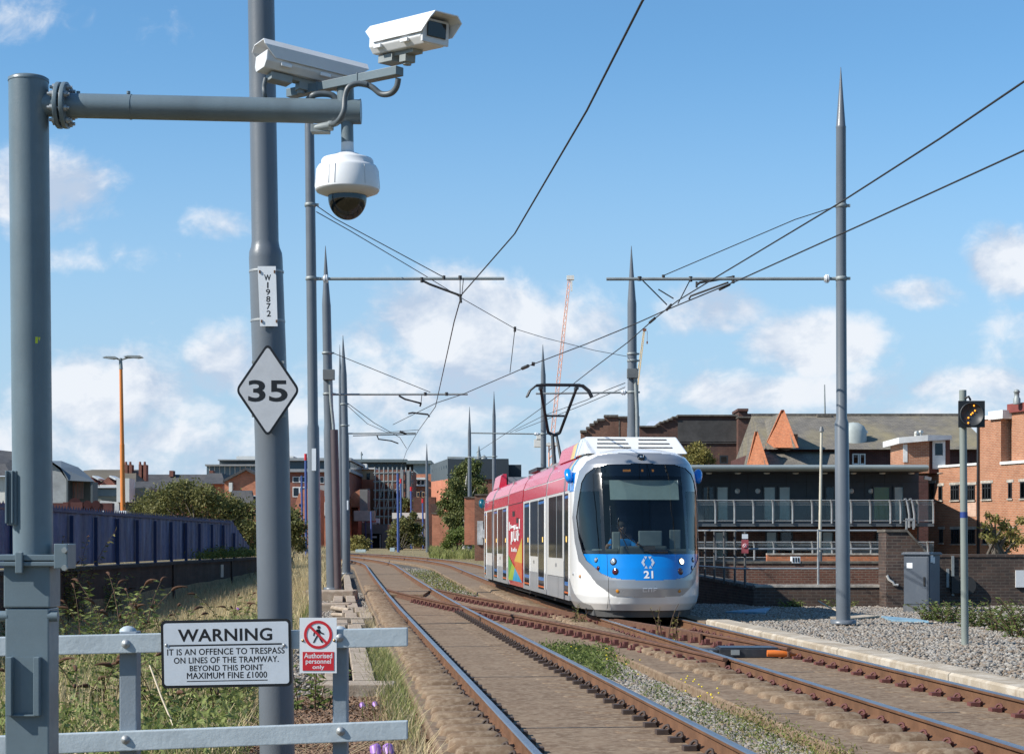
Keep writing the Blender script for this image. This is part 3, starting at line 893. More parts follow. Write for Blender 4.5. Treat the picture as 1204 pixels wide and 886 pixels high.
# dome camera hanging under the arm
dome = thing('dome_camera', P(408.5, 166, YM), 'white dome camera with a dark glass bowl hanging under the arm end', 'security camera')
def pr(w, y): return (pxr(w, YM), (166 - y) * YM / F)
mb = MB(); mb.lathe([pr(7.2, 166), pr(7.6, 178), pr(9, 180), pr(14, 181.5), pr(16, 183), pr(29, 187), pr(30.5, 189), pr(31, 194.5), pr(34, 195.5), pr(36, 199), pr(37.8, 221), pr(37.6, 223.5)], P(408.5, 166, YM), 48)
mb.build('shell', M['white'], dome)
mb = MB(); mb.lathe([pr(37.6, 223.5), pr(36, 226), pr(24, 230.5), pr(22.8, 230.7)], P(408.5, 166, YM), 48); mb.build('rim', M['offwhite'], dome)
mb = MB(); prof = [pr(22.6 * math.cos(a), 233 + 25.5 * math.sin(a)) for a in np.linspace(-.1, math.pi / 2, 14)]
mb.lathe(prof, P(408.5, 166, YM), 48); mb.build('glass_bowl', glass_mat('smoked_bowl', (.10, .10, .105), .14), dome)
mb = MB(); prof = [pr(15 * math.cos(a), 233 + 15 * math.sin(a)) for a in np.linspace(-.3, math.pi / 2, 8)]
mb.lathe(prof, P(408.5, 166, YM), 24); mb.cone(P(404, 238, YM) + Vector((0, -.03, 0)), P(402, 241, YM) + Vector((0, -.055, 0)), .018, None, 16); mb.build('lens_unit', M['black'], dome)
mb = MB()
for a in (R(-108), R(-52), R(10), R(190), R(240)):
    mb.tube([P(408.5, y, YM) + Vector((math.cos(a), math.sin(a), 0)) * pxr(w, YM) for w, y in ((36.2, 199), (38.0, 221))], .0018, 5)
mb.build('shell_seam', M['offwhite'], dome)
# flexible conduits
def conduit(label, pts, r=.011):
    mb = MB()
    out = []
    pts = [Vector(p) for p in pts]
    for i in range(len(pts) - 1):                      # Catmull-Rom
        p0, p1, p2, p3 = pts[max(i - 1, 0)], pts[i], pts[i + 1], pts[min(i + 2, len(pts) - 1)]
        for t in np.linspace(0, 1, 14, endpoint=False):
            t = float(t)
            out.append(.5 * ((2 * p1) + (p2 - p0) * t + (2 * p0 - 5 * p1 + 4 * p2 - p3) * t * t + (3 * p1 - p0 - 3 * p2 + p3) * t ** 3))
    out.append(pts[-1])
    mb.tube(out, [r * (1 + .13 * (k % 2)) for k in range(len(out))], 10)
    return mb.build('flexible_conduit', paint('conduit', (.10, .12, .135), .45), label=label, cat='conduit', group='flexible conduits of the cameras', uv=False)
conduit('ribbed conduit looping from the arm end up over the camera bar', [P(389, 146.5, 7.13), P(397, 143.5, 7.06), P(404, 131, 7.04), P(405.5, 115, 7.05), P(410, 103, 7.05), P(420, 98.5, 7.05), P(432, 100, 7.05)])
conduit('ribbed conduit hanging in a loop below the forward camera', [P(428, 98, 7.06), P(438, 103, 7.05), P(448, 110.5, 7.04), P(459, 110, 7.02), P(466, 103, 7.0), P(468.5, 92, 6.99)])
conduit('short ribbed conduit dropping from the rear of the pale grey camera', [P(312.5, 92, 7.2), P(310.5, 102, 7.2), P(311.5, 112, 7.2), P(314, 120, 7.26)], .009)
conduit('dark cable arching over the arm beneath the camera bar', [P(362, 118, 7.22), P(369, 112, 7.2), P(379, 110.5, 7.2), P(390, 112, 7.2), P(397, 118, 7.2)], .012)
mb = MB(); mb.cone(P(370, 151, 7.14), P(391, 148, 7.13), .016, .02, 14); mb.box(P(377, 152, 7.15), (.075, .05, .032)); mb.cone(P(386, 146.8, 7.12), P(391, 146.2, 7.12), .015, None, 12)
mb.build('cable_gland', M['galvd'], mast, bevel=.002)

# ------------------------------------------------------------------ timber barrier and its notices
YF = 8.45
fence = thing('timber_barrier', (P(260, 0, YF).x, YF, -.35), 'grey painted two-rail timber barrier with bolted posts', 'fence')
mb = MB()
a, b = P(-40, 776, YF), P(479, 737.5, YF); 
def rail_board(x0, x1, yl0, yl1, yr0, yr1, Y, th):
    m = MB()
    q = [P(x0, yl0, Y), P(x1, yr0, Y), P(x1, yr1, Y), P(x0, yl1, Y)]
    m.prism(q, (0, th, 0)); return m
rail_board(-40, 479, 749.5, 772, 737.5, 759.5, YF - .04, .05).build('top_rail', M['fence'], fence, bevel=.005)
rail_board(-40, 479, 866.5, 890, 847, 869, YF - .04, .05).build('bottom_rail', M['fence'], fence, bevel=.005)
for px, w in ((150.5, 20.5), (399.5, 17)):
    mb = MB(); mb.pbox(px - w / 2, px + w / 2, 742, 1020, YF + .011, .10); mb.build('post', M['fence_shaded'], fence, bevel=.006)
    mb = MB(); c = P(px, 742, YF + .06)
    mb.lathe([(pxr(w / 2, YF), 0), (pxr(w / 2, YF) * .9, .012), (pxr(w / 2, YF) * .5, .024), (.001, .028)], c, 20); mb.build('post_cap', M['fence'], fence)
for (px, py) in ((148, 756.5), (147.5, 869), (399, 749), (400.5, 859)):
    MB().lathe([(.022, 0), (.020, .007), (.012, .014), (.001, .017)], P(px, py, YF - .040), 16, 0, (0, -1, 0)).build('coach_bolt', M['galv'], fence)

def rounded(x0, x1, y0, y1, rad, n=5):
    out = []
    for cx, cy, a0 in ((x1 - rad, y0 + rad, -90), (x1 - rad, y1 - rad, 0), (x0 + rad, y1 - rad, 90), (x0 + rad, y0 + rad, 180)):
        for k in range(n + 1):
            a = R(a0 + 90 * k / n); out.append((cx + rad * math.cos(a), cy + rad * math.sin(a)))
    return out
def rotpx(pts, c, ang):
    ca, sa = math.cos(ang), math.sin(ang)
    return [(c[0] + (x - c[0]) * ca + (y - c[1]) * sa, c[1] - (x - c[0]) * sa + (y - c[1]) * ca) for x, y in pts]
def plate(m, pts, Y, th, mi=0):
    m.prism([P(x, y, Y) for x, y in pts], (0, th, 0), mi)
def ring(m, outer, inner, Y, th, mi=0):
    n = len(outer)
    vs = [P(x, y, Y) for x, y in outer] + [P(x, y, Y) for x, y in inner]
    vs += [v + Vector((0, th, 0)) for v in vs]
    fs = []
    for i in range(n):
        j = (i + 1) % n
        fs += [(i, j, n + j, n + i), (2 * n + i, 3 * n + i, 3 * n + j, 2 * n + j), (i, 2 * n + i, 2 * n + j, j), (n + i, n + j, 3 * n + j, 3 * n + i)]
    m.add(vs, fs, mi)

YS_ = YF - .062
ws = thing('warning_sign', P(266, 808, YS_), 'white rectangular trespass warning sign with a thick black border', 'sign')
pv, ro = (266, 767), R(1.05)
mb = MB(); plate(mb, rotpx(rounded(189.5, 342.5, 728, 807.5, 5.5), pv, ro), YS_, .012); mb.build('border', M['ink'], ws)
mb = MB(); plate(mb, rotpx(rounded(192.6, 339.4, 731.2, 804.3, 3.5), pv, ro), YS_ - .0025, .003); mb.build('face', M['sign'], ws)
mb = MB(); plate(mb, rotpx([(199, 756.6), (331.5, 756.6), (331.5, 758.4), (199, 758.4)], pv, ro), YS_ - .0029, .001); plate(mb, rotpx([(219, 799.2), (314, 799.2), (314, 800.2), (219, 800.2)], pv, ro), YS_ - .0029, .001)
mb.build('rule_lines', M['ink'], ws)
for body, rc, bo in (('WARNING', (209.5, 320.5, 738.3, 753.3), .024), ('IT IS AN OFFENCE TO TRESPASS', (196.8, 334.6, 761.6, 768.8), .0), ('ON LINES OF THE TRAMWAY.', (204.5, 327.5, 771.6, 778.6), .0), ('BEYOND THIS POINT', (223, 309, 781.2, 787.8), .0), ('MAXIMUM FINE \u00a31000', (219.5, 313.5, 789.6, 796.8), .0)):
    text_mesh('lettering', body, rc, YS_ - .0013, M['ink'], ws, ro, bo if body == 'WARNING' else 0, pivot=pv, spacing=1.05, thick=0 if body == 'WARNING' else .22)
mb = MB()
for px in (195.5, 334): mb.lathe([(.008, 0), (.006, .004), (.001, .005)], P(px, 758, YS_ - .003), 12, 0, (0, -1, 0))
mb.build('screws', M['galv'], ws)
asn = thing('prohibition_sign', P(374, 791, YS_), 'small white and red authorised personnel only sign with a crossed walker', 'sign')
mb = MB(); plate(mb, [(352.2, 725.8), (395.8, 725.8), (395.8, 790.8), (352.2, 790.8)], YS_ + .01, .006); mb.build('face', M['signw'], asn)
mb = MB(); plate(mb, [(355.8, 765.8), (392.6, 765.8), (392.6, 787.8), (355.8, 787.8)], YS_ + .008, .002); mb.build('red_panel', M['red'], asn)
for body, rc in (('Authorised', (357.8, 390.5, 767.3, 773.2)), ('personnel', (359.6, 389.0, 774.2, 781.2)), ('only', (367.6, 381.2, 781.3, 787.2))):
    text_mesh('lettering', body, rc, YS_ + .0092, M['signw'], asn, bold=.0, thick=.15)
cc = (373.9, 745.6)
cir = lambda rr, n=40: [(cc[0] + rr * math.cos(2 * math.pi * k / n), cc[1] + rr * math.sin(2 * math.pi * k / n)) for k in range(n)]
mb = MB()                                             # walking figure
plate(mb, [(cc[0] + .8 + 1.9 * math.cos(a), cc[1] - 8.6 + 1.9 * math.sin(a)) for a in np.linspace(0, 2 * math.pi, 12, endpoint=False)], YS_ + .0085, .001)
for poly in ([(-1.8, -6.3), (2.0, -6.3), (2.4, 1.2), (-1.6, 1.2)], [(-1.6, 1.0), (.6, 1.0), (-2.2, 5.2), (-4.6, 9.4), (-6.2, 9.4), (-3.6, 4.4)], [(.2, 1.0), (2.4, 1.0), (3.6, 5.0), (6.0, 9.2), (4.2, 9.4), (1.6, 5.2)], [(-1.6, -6.0), (-1.4, -4.0), (-4.0, -1.6), (-4.4, 1.4), (-5.8, 1.2), (-5.2, -2.4)], [(1.6, -6.0), (4.2, -2.6), (7.0, -1.6), (6.6, -.2), (3.4, -1.2), (1.4, -3.6)]):
    plate(mb, [(cc[0] + x, cc[1] + y) for x, y in poly], YS_ + .0085, .001)
mb.build('walking_figure', M['ink'], asn)
mb = MB(); ring(mb, cir(16.6), cir(13.4), YS_ + .008, .002)
c45 = math.cos(R(45)); w = 1.4; q = 14.2
plate(mb, [(cc[0] - q * c45 + w * c45, cc[1] - q * c45 - w * c45), (cc[0] + q * c45 + w * c45, cc[1] + q * c45 - w * c45), (cc[0] + q * c45 - w * c45, cc[1] + q * c45 + w * c45), (cc[0] - q * c45 - w * c45, cc[1] - q * c45 + w * c45)], YS_ + .0074, .0012)
mb.build('red_ring', M['red'], asn)
mb = MB()
for px in (356, 393): mb.lathe([(.007, 0), (.001, .005)], P(px, 752.5, YS_ + .009), 10, 0, (0, -1, 0))
mb.build('screws', paint('brass_screw', (.35, .25, .12), .4, .6), asn)

# ------------------------------------------------------------------ speed board and number plate on the near pole
YD = 9.36
sp = thing('speed_sign', P(315, 513, YD), 'white diamond speed board reading 35 with a black edge', 'sign')
def diamond(hw, hh, rad, c=(314.8, 458.4)):
    pts = []
    corners = [(0, -hh), (hw, 0), (0, hh), (-hw, 0)]
    for i in range(4):
        p, q0, q1 = Vector(corners[i]), Vector(corners[i - 1]), Vector(corners[(i + 1) % 4])
        a = p + (q0 - p).normalized() * rad; b = p + (q1 - p).normalized() * rad
        for t in np.linspace(0, 1, 6): t = float(t); pts.append(((1 - t) ** 2 * a + 2 * t * (1 - t) * p + t * t * b))
    return [(c[0] + v.x, c[1] + v.y) for v in pts]
mb = MB(); plate(mb, diamond(38.2, 56, 8), YD, .005); mb.build('border', M['ink'], sp)
mb = MB(); plate(mb, diamond(34.6, 51.2, 4.5), YD - .0022, .002); mb.build('face', paint('sign_grey_white', (.50, .515, .54), .4, 0, .06, 12, (.40, .42, .46), .3), sp)
text_mesh('numerals', '35', (291.8, 338.2, 446.6, 472.2), YD - .0012, M['ink'], sp, bold=.022)
mb = MB(); mb.pbox(296, 334, 424, 427, YD + .0055, .02); mb.pbox(296, 336, 487, 490, YD + .0055, .02); mb.build('channel', M['galvd'], sp)
# number plate: bent round the pole
npx = thing('number_plate', P(314.5, 384, 9.40), 'white vertical plate reading W19872 strapped to the near pole', 'sign')
mb = MB(); plate(mb, [(302.8, 312.9), (324.2, 312.9), (326.4, 383.4), (305.8, 383.4)], 9.395, .004); mb.build('face', M['signw'], npx)
for ch, y, w in (('W', 326.4, 7.5), ('I', 335.2, 1.3), ('9', 343.3, 4.6), ('8', 351.6, 4.6), ('7', 360.0, 4.6), ('2', 368.6, 4.8)):
    xc = 314.6 + (y - 326) * .035
    text_mesh('lettering', ch, (xc - w / 2, xc + w / 2, y - 3.4, y + 3.4), 9.3962, M['ink'], npx, bold=.0, thick=.25)
mb = MB()
for yy_ in (319.5, 377.5):
    c = P(313.2 + (yy_ - 319) * .03, yy_, 9.5); mb.lathe([(pxr(20.3, 9.5), -.006), (pxr(20.5, 9.5), 0), (pxr(20.3, 9.5), .006)], c, 40)
mb.build('strap', M['galv'], npx)
for (px, py) in ((305.4, 319.3), (322.8, 319.3), (307.6, 377.4), (325.2, 377.4)): MB().box(P(px, py, 9.392), (.008, .006, .014)).build('rivet', M['rust'], npx)
# purple duct ends sticking out of the woodchips
dc = paint('purple_plastic', (.34, .17, .50), .4)
for px, py, h, w, lb in ((428.3, 834, 8.5, 6.5, 'thin purple duct end standing in woodchips, the one nearer the barrier'), (443.2, 833, 8.5, 6.5, 'thin purple duct end standing in woodchips beside the weeds'), (443.5, 890, 16, 13.5, 'fat purple duct cap leaning under the barrier rail, the one nearer its post'), (458.5, 890, 16, 13.5, 'fat purple duct cap leaning under the barrier rail, at its open end')):
    Y = F * (EYE + .28) / (py - HY); c = P(px, py + 4, Y); tp = P(px - 3, py - h, Y + .06)
    rr = pxr(w / 2, Y); mb = MB(); d_ = tp - c
    mb.tube([c, c + d_ * .75, c + d_ * .9, c + d_ * .98, tp], [rr, rr, rr * .9, rr * .6, rr * .1], 16)
    mb.build('duct_cap', dc, label=lb, cat='duct', group='purple duct ends in the woodchips')
# ------------------------------------------------------------------ overhead line poles
def ole(label, Y, prof, conduit=None, arm=None, bands=(), box=None, group='grey spiked overhead line poles', extra=None, mat=None):
    """prof: [(column, row, pixel width)] from the tip to the foot, all at depth Y"""
    mat = mat or M['pole']
    base = P(prof[-1][0], prof[-1][1], Y)
    root = thing('line_pole', base, label, 'pole', group)
    mb = MB(); n = 24
    vs, fs = [], []
    for (px, py, w) in prof:
        c = P(px, py, Y); r = max(w / 2 * Y / F, .004)
        for k in range(n): a = 2 * math.pi * k / n; vs.append(c + Vector((math.cos(a) * r, math.sin(a) * r, 0)))
    for i in range(len(prof) - 1):
        for k in range(n): fs.append((i * n + k, i * n + (k + 1) % n, (i + 1) * n + (k + 1) % n, (i + 1) * n + k))
    mb.add(vs, fs, 0, False); mb.add(vs[:n], [tuple(range(n))])
    o = mb.build('shaft', mat, root, uv=False)
    for p in o.data.polygons: p.use_smooth = True
    o.data.set_sharp_from_angle(angle=R(50))
    for (px, py, w) in bands:
        m = MB(); c = P(px, py, Y); r = w / 2 * Y / F
        m.lathe([(r * .96, -.04), (r * 1.12, -.035), (r * 1.12, .035), (r * .96, .04)], c, 20)
        m.box(c + Vector((r * 1.2, -.02, 0)), (.10, .05, .05)); m.build('clamp_band', M['galvd'], root)
    if arm:
        x0, x1, y0, y1, ins = arm
        m = MB(); m.cone(P(x0, y0, Y), P(x1, y1, Y), .032, None, 10); m.build('bracket_arm', M['galvd'] if ins != 'd' else mat, root)
        if ins is not None and ins != 'd':
            m = MB(); c0, c1 = P(ins - 3, y0, Y), P(ins + 3, y0, Y)
            m.cone(c0, c1, .06, None, 12); m.cone(c0 + (c1 - c0) * .3, c0 + (c1 - c0) * .45, .085, None, 12); m.cone(c0 + (c1 - c0) * .65, c0 + (c1 - c0) * .8, .085, None, 12)
            m.build('insulator', M['white'], root)
    if box:
        m = MB(); m.pbox(*box, Y - .32, .22); m.build('switch_box', paint('switch_box', (.17, .18, .18), .5), root, bevel=.01)
    if conduit:
        for (mt, pts, r) in conduit:
            m = MB(); m.tube([P(x, y, Y - .2) for x, y in pts], r, 8); m.build('cable_pipe', mt, root)
    if extra: extra(root, Y)
    return root
def baseplate(px, py, w):
    def f(root, Y):
        m = MB(); c = P(px, py, Y); m.lathe([(.001, .05), (w / 2 * Y / F, .05), (w / 2 * Y / F, -.02)], c, 24); m.build('base_plate', M['pole'], root)
    return f
def tagplate(px0, px1, y0, y1, mat=None, dy=-.16):
    def f(root, Y):
        m = MB(); m.pbox(px0, px1, y0, y1, Y + dy, .01); m.build('tag_plate', mat or M['signw'], root)
    return f
def both(*fns):
    def f(root, Y):
        for q in fns: q(root, Y)
    return f
ole('thick grey pole in front carrying the 35 diamond and number plate', 9.5, [(297, -1350, 2), (300, -600, 24), (303, -300, 28.5), (307, 0, 31.2), (311.8, 284, 31.8), (312.0, 291, 34), (312.2, 297, 38.5), (312.5, 304, 39.6), (320, 520, 40.6), (326, 884, 41.2), (328.4, 1000, 41.5)])
ole('slender grey pole behind the dome camera with a long bracket arm to the wire', 35.3, [(362.6, 80, .6), (363.5, 148, 10.6), (363.8, 152, 11.2), (366.0, 327, 12.0), (368.0, 498, 12.2), (368.2, 503, 14.2), (371, 732, 15.6)], arm=(372, 593, 327.8, 327.4, 383), bands=((364.8, 241, 11.8), (366, 327.5, 12)), extra=both(tagplate(366.5, 371.5, 527, 553), baseplate(371, 732, 26)))
ole('grey spiked pole with a switch box and a brown cable pipe', 55, [(382.6, 289, .6), (383.6, 355, 9.8), (383.8, 359, 10.4), (386, 470, 11.2), (386.8, 500, 11.4), (387, 506, 13), (391.2, 692, 14.6)], bands=((384.6, 415, 11), (386, 463, 11.4)), box=(379.5, 393, 434, 446), arm=(386, 550, 463.6, 463.3, None),
    conduit=[(M['galvd'], [(388, 446), (389, 470), (392, 500), (394, 560)], .05), (paint('brown_pipe', (.10, .075, .08), .5), [(393, 505), (397.5, 692)], .12)], extra=both(tagplate(389, 394, 575, 590, paint('pink_plate', (.6, .4, .42), .5)), baseplate(391.5, 692, 22)))
ole('grey spiked pole just beyond the one with the brown pipe, with two short arms', 79, [(403.2, 394, .5), (404, 436, 6.6), (404.1, 440, 7.2), (405.6, 509, 8), (405.8, 513, 8.6), (407.4, 674, 9.6)], bands=((404.4, 475, 7.6), (405, 500, 7.8)), arm=(406, 489, 509.5, 508.8, None), extra=both(tagplate(406.5, 409.5, 588, 599), baseplate(407.4, 674, 15)))
ole('thin grey pole standing close behind another pole near the cable trough', 108, [(399.5, 405, .4), (399.9, 445, 3.6), (401.5, 657, 5)])
ole('tall grey spiked pole on the gravel in front of the balcony building', 33.6, [(988.6, 79, .6), (988.6, 148, 11.0), (988.7, 149.5, 12.2), (988.8, 151, 11.6), (989, 327, 12.2), (989.6, 492, 12.6), (989.6, 497, 16.4), (991.6, 730, 16.8)], arm=(983, 713, 327.6, 328.0, 972), bands=((989, 242, 12), (989, 327.5, 12.4)), extra=baseplate(991.6, 731.5, 30))
ole('grey spiked pole rising behind the tram roof with a switch box', 55, [(742.3, 289, .6), (742.8, 352, 9.6), (743, 357, 10.6), (743.6, 500, 11.6), (743.8, 505, 13), (746, 695, 14.5)], bands=((743.2, 416, 11), (743.4, 424, 11), (743.5, 461, 11.4)), box=(737.5, 750.5, 433, 444), arm=(738, 630, 461.2, 462.6, 733),
    conduit=[(M['galvd'], [(747, 444), (748, 460), (749, 480), (750, 560)], .06)])
ole('grey spiked pole in front of the red crane, beside the pantograph', 82, [(638.2, 405, .5), (638.6, 437, 5.2), (638.8, 441, 5.8), (639, 520, 6.6), (639.4, 680, 8)], bands=((638.8, 510, 6.8),), arm=(636, 554, 510, 508.8, 631))
ole('thin grey spiked pole to the left of the dark building, before the birch', 128, [(552, 478, .4), (552, 509, 3.8), (552.2, 570, 4.4), (552.4, 650, 5.4)], bands=((552, 537, 5),), arm=(551, 526, 537.4, 537, None))
ole('thin grey spiked pole whose foot is hidden behind the tram tail', 113, [(580.8, 460, .4), (580.9, 489, 4), (581, 540, 4.6), (581.4, 665, 5.6)], bands=((581, 536.5, 5),), arm=(578.5, 526, 536.8, 538.4, None))
ole('distant grey spiked pole on the track bend, left of the birch', 150, [(501.8, 521, .3), (501.8, 542, 2.8), (502, 590, 3.4), (502.6, 650, 4.2)])
# blue traction poles of the railway beyond
bl = paint('blue_pole_paint', (.055, .10, .30), .5, 0, .1, 1)
for px, y0, y1, w, Y, red, lb in ((354.7, 559, 652, 2.6, 160, 0, 'thin blue pole without a red top, next to the slender grey pole'), (359.4, 541, 661, 3.2, 120, 1, 'red-topped blue pole close to the slender grey pole'), (467.6, 556, 649, 3.2, 150, 0, 'tallest blue pole of the pair beside the bridge'), (471.2, 568, 646, 2.4, 175, 1, 'shorter blue pole of the pair beside the bridge'), (483.3, 577, 642, 2.6, 190, 1, 'blue pole against the long white shed roof'), (497, 591, 643, 2.4, 185, 1, 'red-topped blue pole just before the distant grey pole'), (436.2, 601, 646, 2.2, 200, 0, 'small blue pole at the dark bridge opening'), (429.5, 604, 640, 2.0, 215, 0, 'smallest blue pole by the yellow bush')):
    b_, t_ = P(px + .8, y1 + 3, Y), P(px, y0, Y); r_ = w / 2 * Y / F
    root = thing('traction_pole', b_, lb, 'pole', 'blue railway poles in the distance')
    MB().cone(b_, t_, r_, r_ * .85, 10).build('shaft', bl, root, uv=False)
    if red: MB().cone(t_ + Vector((0, 0, .01)), t_ + Vector((0, 0, .45)), r_ * 1.05, None, 10).build('pole_top', M['red'], root, uv=False)

# ------------------------------------------------------------------ wires
def wire(label, pts, r=.009, cat='wire', group='overhead tram wires', name='contact_wire', sag=0.0, grow=True):
    """pts: [(column, row, depth)]; the radius grows slightly with depth the way heavier cable would"""
    mb = MB()
    P3 = [P(*p) for p in pts]; out = []
    if name == 'contact_wire': d_ = (P3[0] - P3[1]).normalized(); d_.z = 0; P3.insert(0, P3[0] + d_ * 22)   # carries on past the viewer
    for i in range(len(P3) - 1):
        for t in np.linspace(0, 1, 9, endpoint=False):
            q = P3[i].lerp(P3[i + 1], float(t)); q.z -= sag * 4 * t * (1 - t) * (P3[i + 1] - P3[i]).length * .01; out.append(q)
    out.append(P3[-1])
    mb.tube(out, r, 6)
    return mb.build(name, M['wire'], label=label, cat=cat, group=group, uv=False)
wire('contact wire over the near track, sweeping down from the top of the view', [(790, -55, 14.2), (755, 2, 15.8), (690, 130, 19.6), (605, 275, 27), (543, 346, 33.6), (534, 378, 37.5), (516, 460, 52), (512, 478, 55), (492, 506, 75), (478, 530, 110), (469, 556, 150)], .012)
wire('contact wire over the tram, crossing in front of the spiked pole to its roof', [(1250, 66, 16.3), (1204, 96, 17.2), (1105, 163, 20), (985, 240, 24.5), (840, 327, 31), (796, 354, 33.6), (769, 375, 36.2), (738.5, 402, 40.3), (700, 431, 46), (664, 459, 52.2), (640, 477, 60), (600, 506, 78), (560, 532, 110)], .012)
wire('lower contact wire of the crossover, passing from the gravel side to the near track', [(1260, 150, 19.8), (1204, 177, 21.3), (1020, 261, 26), (870, 328.6, 31.4), (782.6, 364.6, 35.2), (745, 381.5, 37.5), (690, 404, 41), (620, 430.6, 45.6), (601, 439, 47.5), (545, 463, 53.5), (513, 473.5, 57), (462, 499, 75)], .012)
wire('feeder cable slung across from the slender pole to the pole behind the tram', [(372, 249, 33.6), (411, 271, 35), (502.5, 325.6, 40), (546.6, 352.7, 43), (606, 386.6, 47), (640, 397, 49), (700, 412, 52.5), (738, 419, 55)], .009, name='feeder_cable')
wire('stay wire from the slender pole down to its bracket arm', [(371, 241, 33.6), (394, 257, 33.6), (522, 326, 33.6)], .009, name='stay_wire', group='stay wires of the bracket arms')
wire('stay wire from the tall gravel pole down to its bracket arm', [(985, 242, 33.6), (935, 258, 33.6), (780, 324, 33.6)], .009, name='stay_wire', group='stay wires of the bracket arms')
wire('stay wire from the pole with the brown pipe to its arm', [(392, 415, 55), (506, 461, 55)], .011, name='stay_wire', group='stay wires of the bracket arms')
wire('pair of slack feeder cables falling from the far pole with two arms', [(409, 474, 79), (440, 497, 88), (470, 514, 100), (478, 527, 115)], .016, name='feeder_cable')
wire('second feeder cable sagging below the far two-armed pole', [(409, 477, 79), (432, 498, 90), (455, 508, 100), (492, 505, 100)], .014, name='feeder_cable')
wire('feeder cables climbing from the pantograph to the pole behind the tram', [(735, 450, 55), (712, 459, 58), (690, 470, 62), (640, 488, 75), (600, 508, 90)], .012, name='feeder_cable')
wire('lower feeder cable from the pantograph towards the pole behind the tram', [(735, 455, 55), (690, 474, 62), (650, 490, 75), (606, 507, 90)], .012, name='feeder_cable')
# droppers and registration arms
def dropper(label, segs, Y=None):
    mb = MB()
    for s_ in segs:
        pts, r = s_[:-1], s_[-1]
        mb.tube([P(*p) for p in pts], r, 6)
    return mb.build('registration_arm', M['wire'], label=label, cat='wire fitting', group='wire fittings below the bracket arms', uv=False)
Y = 33.6
dropper('registration tube and droppers under the slender pole arm', [((495, 329, Y), (505, 334, Y), (543, 348, Y), .022), ((496, 326, Y), (496, 332, Y), .03), ((541, 327, Y), (541, 347, Y), .008), ((545, 327, Y), (543, 347, Y), .008), ((541, 346, Y), (542, 356, Y), .025), ((541, 324, Y), (541, 329, Y), .035), ((522, 324, Y), (522, 329, Y), .03)])
dropper('registration tubes and droppers under the tall gravel pole arm', [((753, 327, Y), (784, 358, 34.4), .012), ((752, 325, Y), (752, 330, Y), .04), ((780, 323, Y), (780, 329, Y), .03), ((812, 328, Y), (797, 357, 33.9), .010), ((812, 325, Y), (812, 331, Y), .035), ((819, 335, Y), (823, 332, Y), (860, 326, Y), .025), ((862, 324, Y), (862, 333, Y), .03), ((810, 352, 33.4), (812, 348, 33.4), (856, 332, 32.6), .018), ((819, 331, Y), (819, 338, Y), .02), ((774, 340, Y), (792, 351, Y), .012)])
dropper('registration tube and dropper under the arm of the pole with the brown pipe', [((469, 465, 55), (476, 469, 55), (495, 474, 55), (494, 477, 57), .03), ((500, 461, 55), (500, 465, 55), .05), ((525, 461, 55), (525, 465, 55), .05), ((496, 464, 55), (495, 474, 55), .012), ((480, 486, 60), (485, 485, 60), (503, 487, 60), (505, 490, 60), .03)])
dropper('dropper between the feeder cable and the crossover wire', [((605.5, 386, 47), (599.6, 438, 47.4), .010), ((605.5, 384, 47), (605.3, 390, 47), .035)])
dropper('section insulators clamped along the crossing contact wires', [((614, 433, 46), (621, 430, 45.6), .045), ((764, 379, 36.5), (770, 374, 36.1), .03), ((784, 364, 35.1), (789, 358.5, 34.3), .03), ((846, 340.5, 32.4), (858, 334.5, 32.0), .022), ((625, 427.5, 45), (629, 428, 45), .05)])
dropper('registration tube beside the far two-armed pole', [((443, 511, 79), (445, 516, 79), (460, 518, 80), (468, 521, 82), .03), ((470, 507, 79), (478, 510, 79), .05), ((415, 512, 79), (489, 510.4, 79), .02)])
# ------------------------------------------------------------------ the tram
TH = math.atan(0.0875)
NOSE = Vector((2.65, 34.2, 0.0))
def tram_matrix(s0=0.0):
    m = Matrix.Rotation(TH, 4, 'Z') @ Matrix.Diagonal((0.965, 1, 1, 1)); m.translation = NOSE
    return m
TM = tram_matrix()                                     # local: x = to the viewer's right, y = back along the tram, z = up from the rail head
T_ = thing('tram', NOSE, 'white, red and blue five-section tram, numbered 21, standing on the far track with lit headlight', 'tram')
tw = paint('tram_white', (0.78, 0.78, 0.77), 0.22, 0, 0.03, 1.5, (.5, .47, .42), .06, coat=.5)
tsil = paint('tram_silver', (0.40, 0.41, 0.43), 0.30, 0.5, 0.03, .8, (.35, .33, .3), .10, coat=.4)
tgrey = paint('tram_grey', (0.40, 0.41, 0.43), 0.35, 0.2, 0.06, 2, (.25, .23, .2), .3, coat=.3)
tblue = paint('tram_blue', (0.0, 0.20, 0.62), 0.2, 0, 0.04, 2, coat=.7)
tred = paint('tram_red', (0.66, 0.012, 0.034), 0.25, 0, 0.05, 2, coat=.6)
tred_glare = paint('tram_red_sun_glare', (0.66, 0.025, 0.065), 0.26, 0, 0.06, 2, (.7, .2, .25), .15, coat=.5)  # tram red turned pinkish: sun glare on the roof curves, painted in
tyel = paint('tram_yellow', (.78, .50, .05), .3, coat=.5); torg = paint('tram_orange', (.75, .16, .03), .3, coat=.5)
tgrn = paint('tram_green', (.10, .42, .05), .3, coat=.5); tlim = paint('tram_lime', (.38, .55, .04), .3, coat=.5); tcyan = paint('tram_cyan', (.02, .38, .68), .3, coat=.5)
tblk = paint('tram_black_gloss', (0.012, 0.012, 0.014), 0.12, coat=.5)
tdark = paint('underframe', (0.02, 0.019, 0.018), 0.8)
tglass = glass_mat('tram_screen_glass', (.46, .52, .52), .075, .015)
tside = paint('tram_side_glass', (0.012, 0.014, 0.016), 0.06, spec=.22)

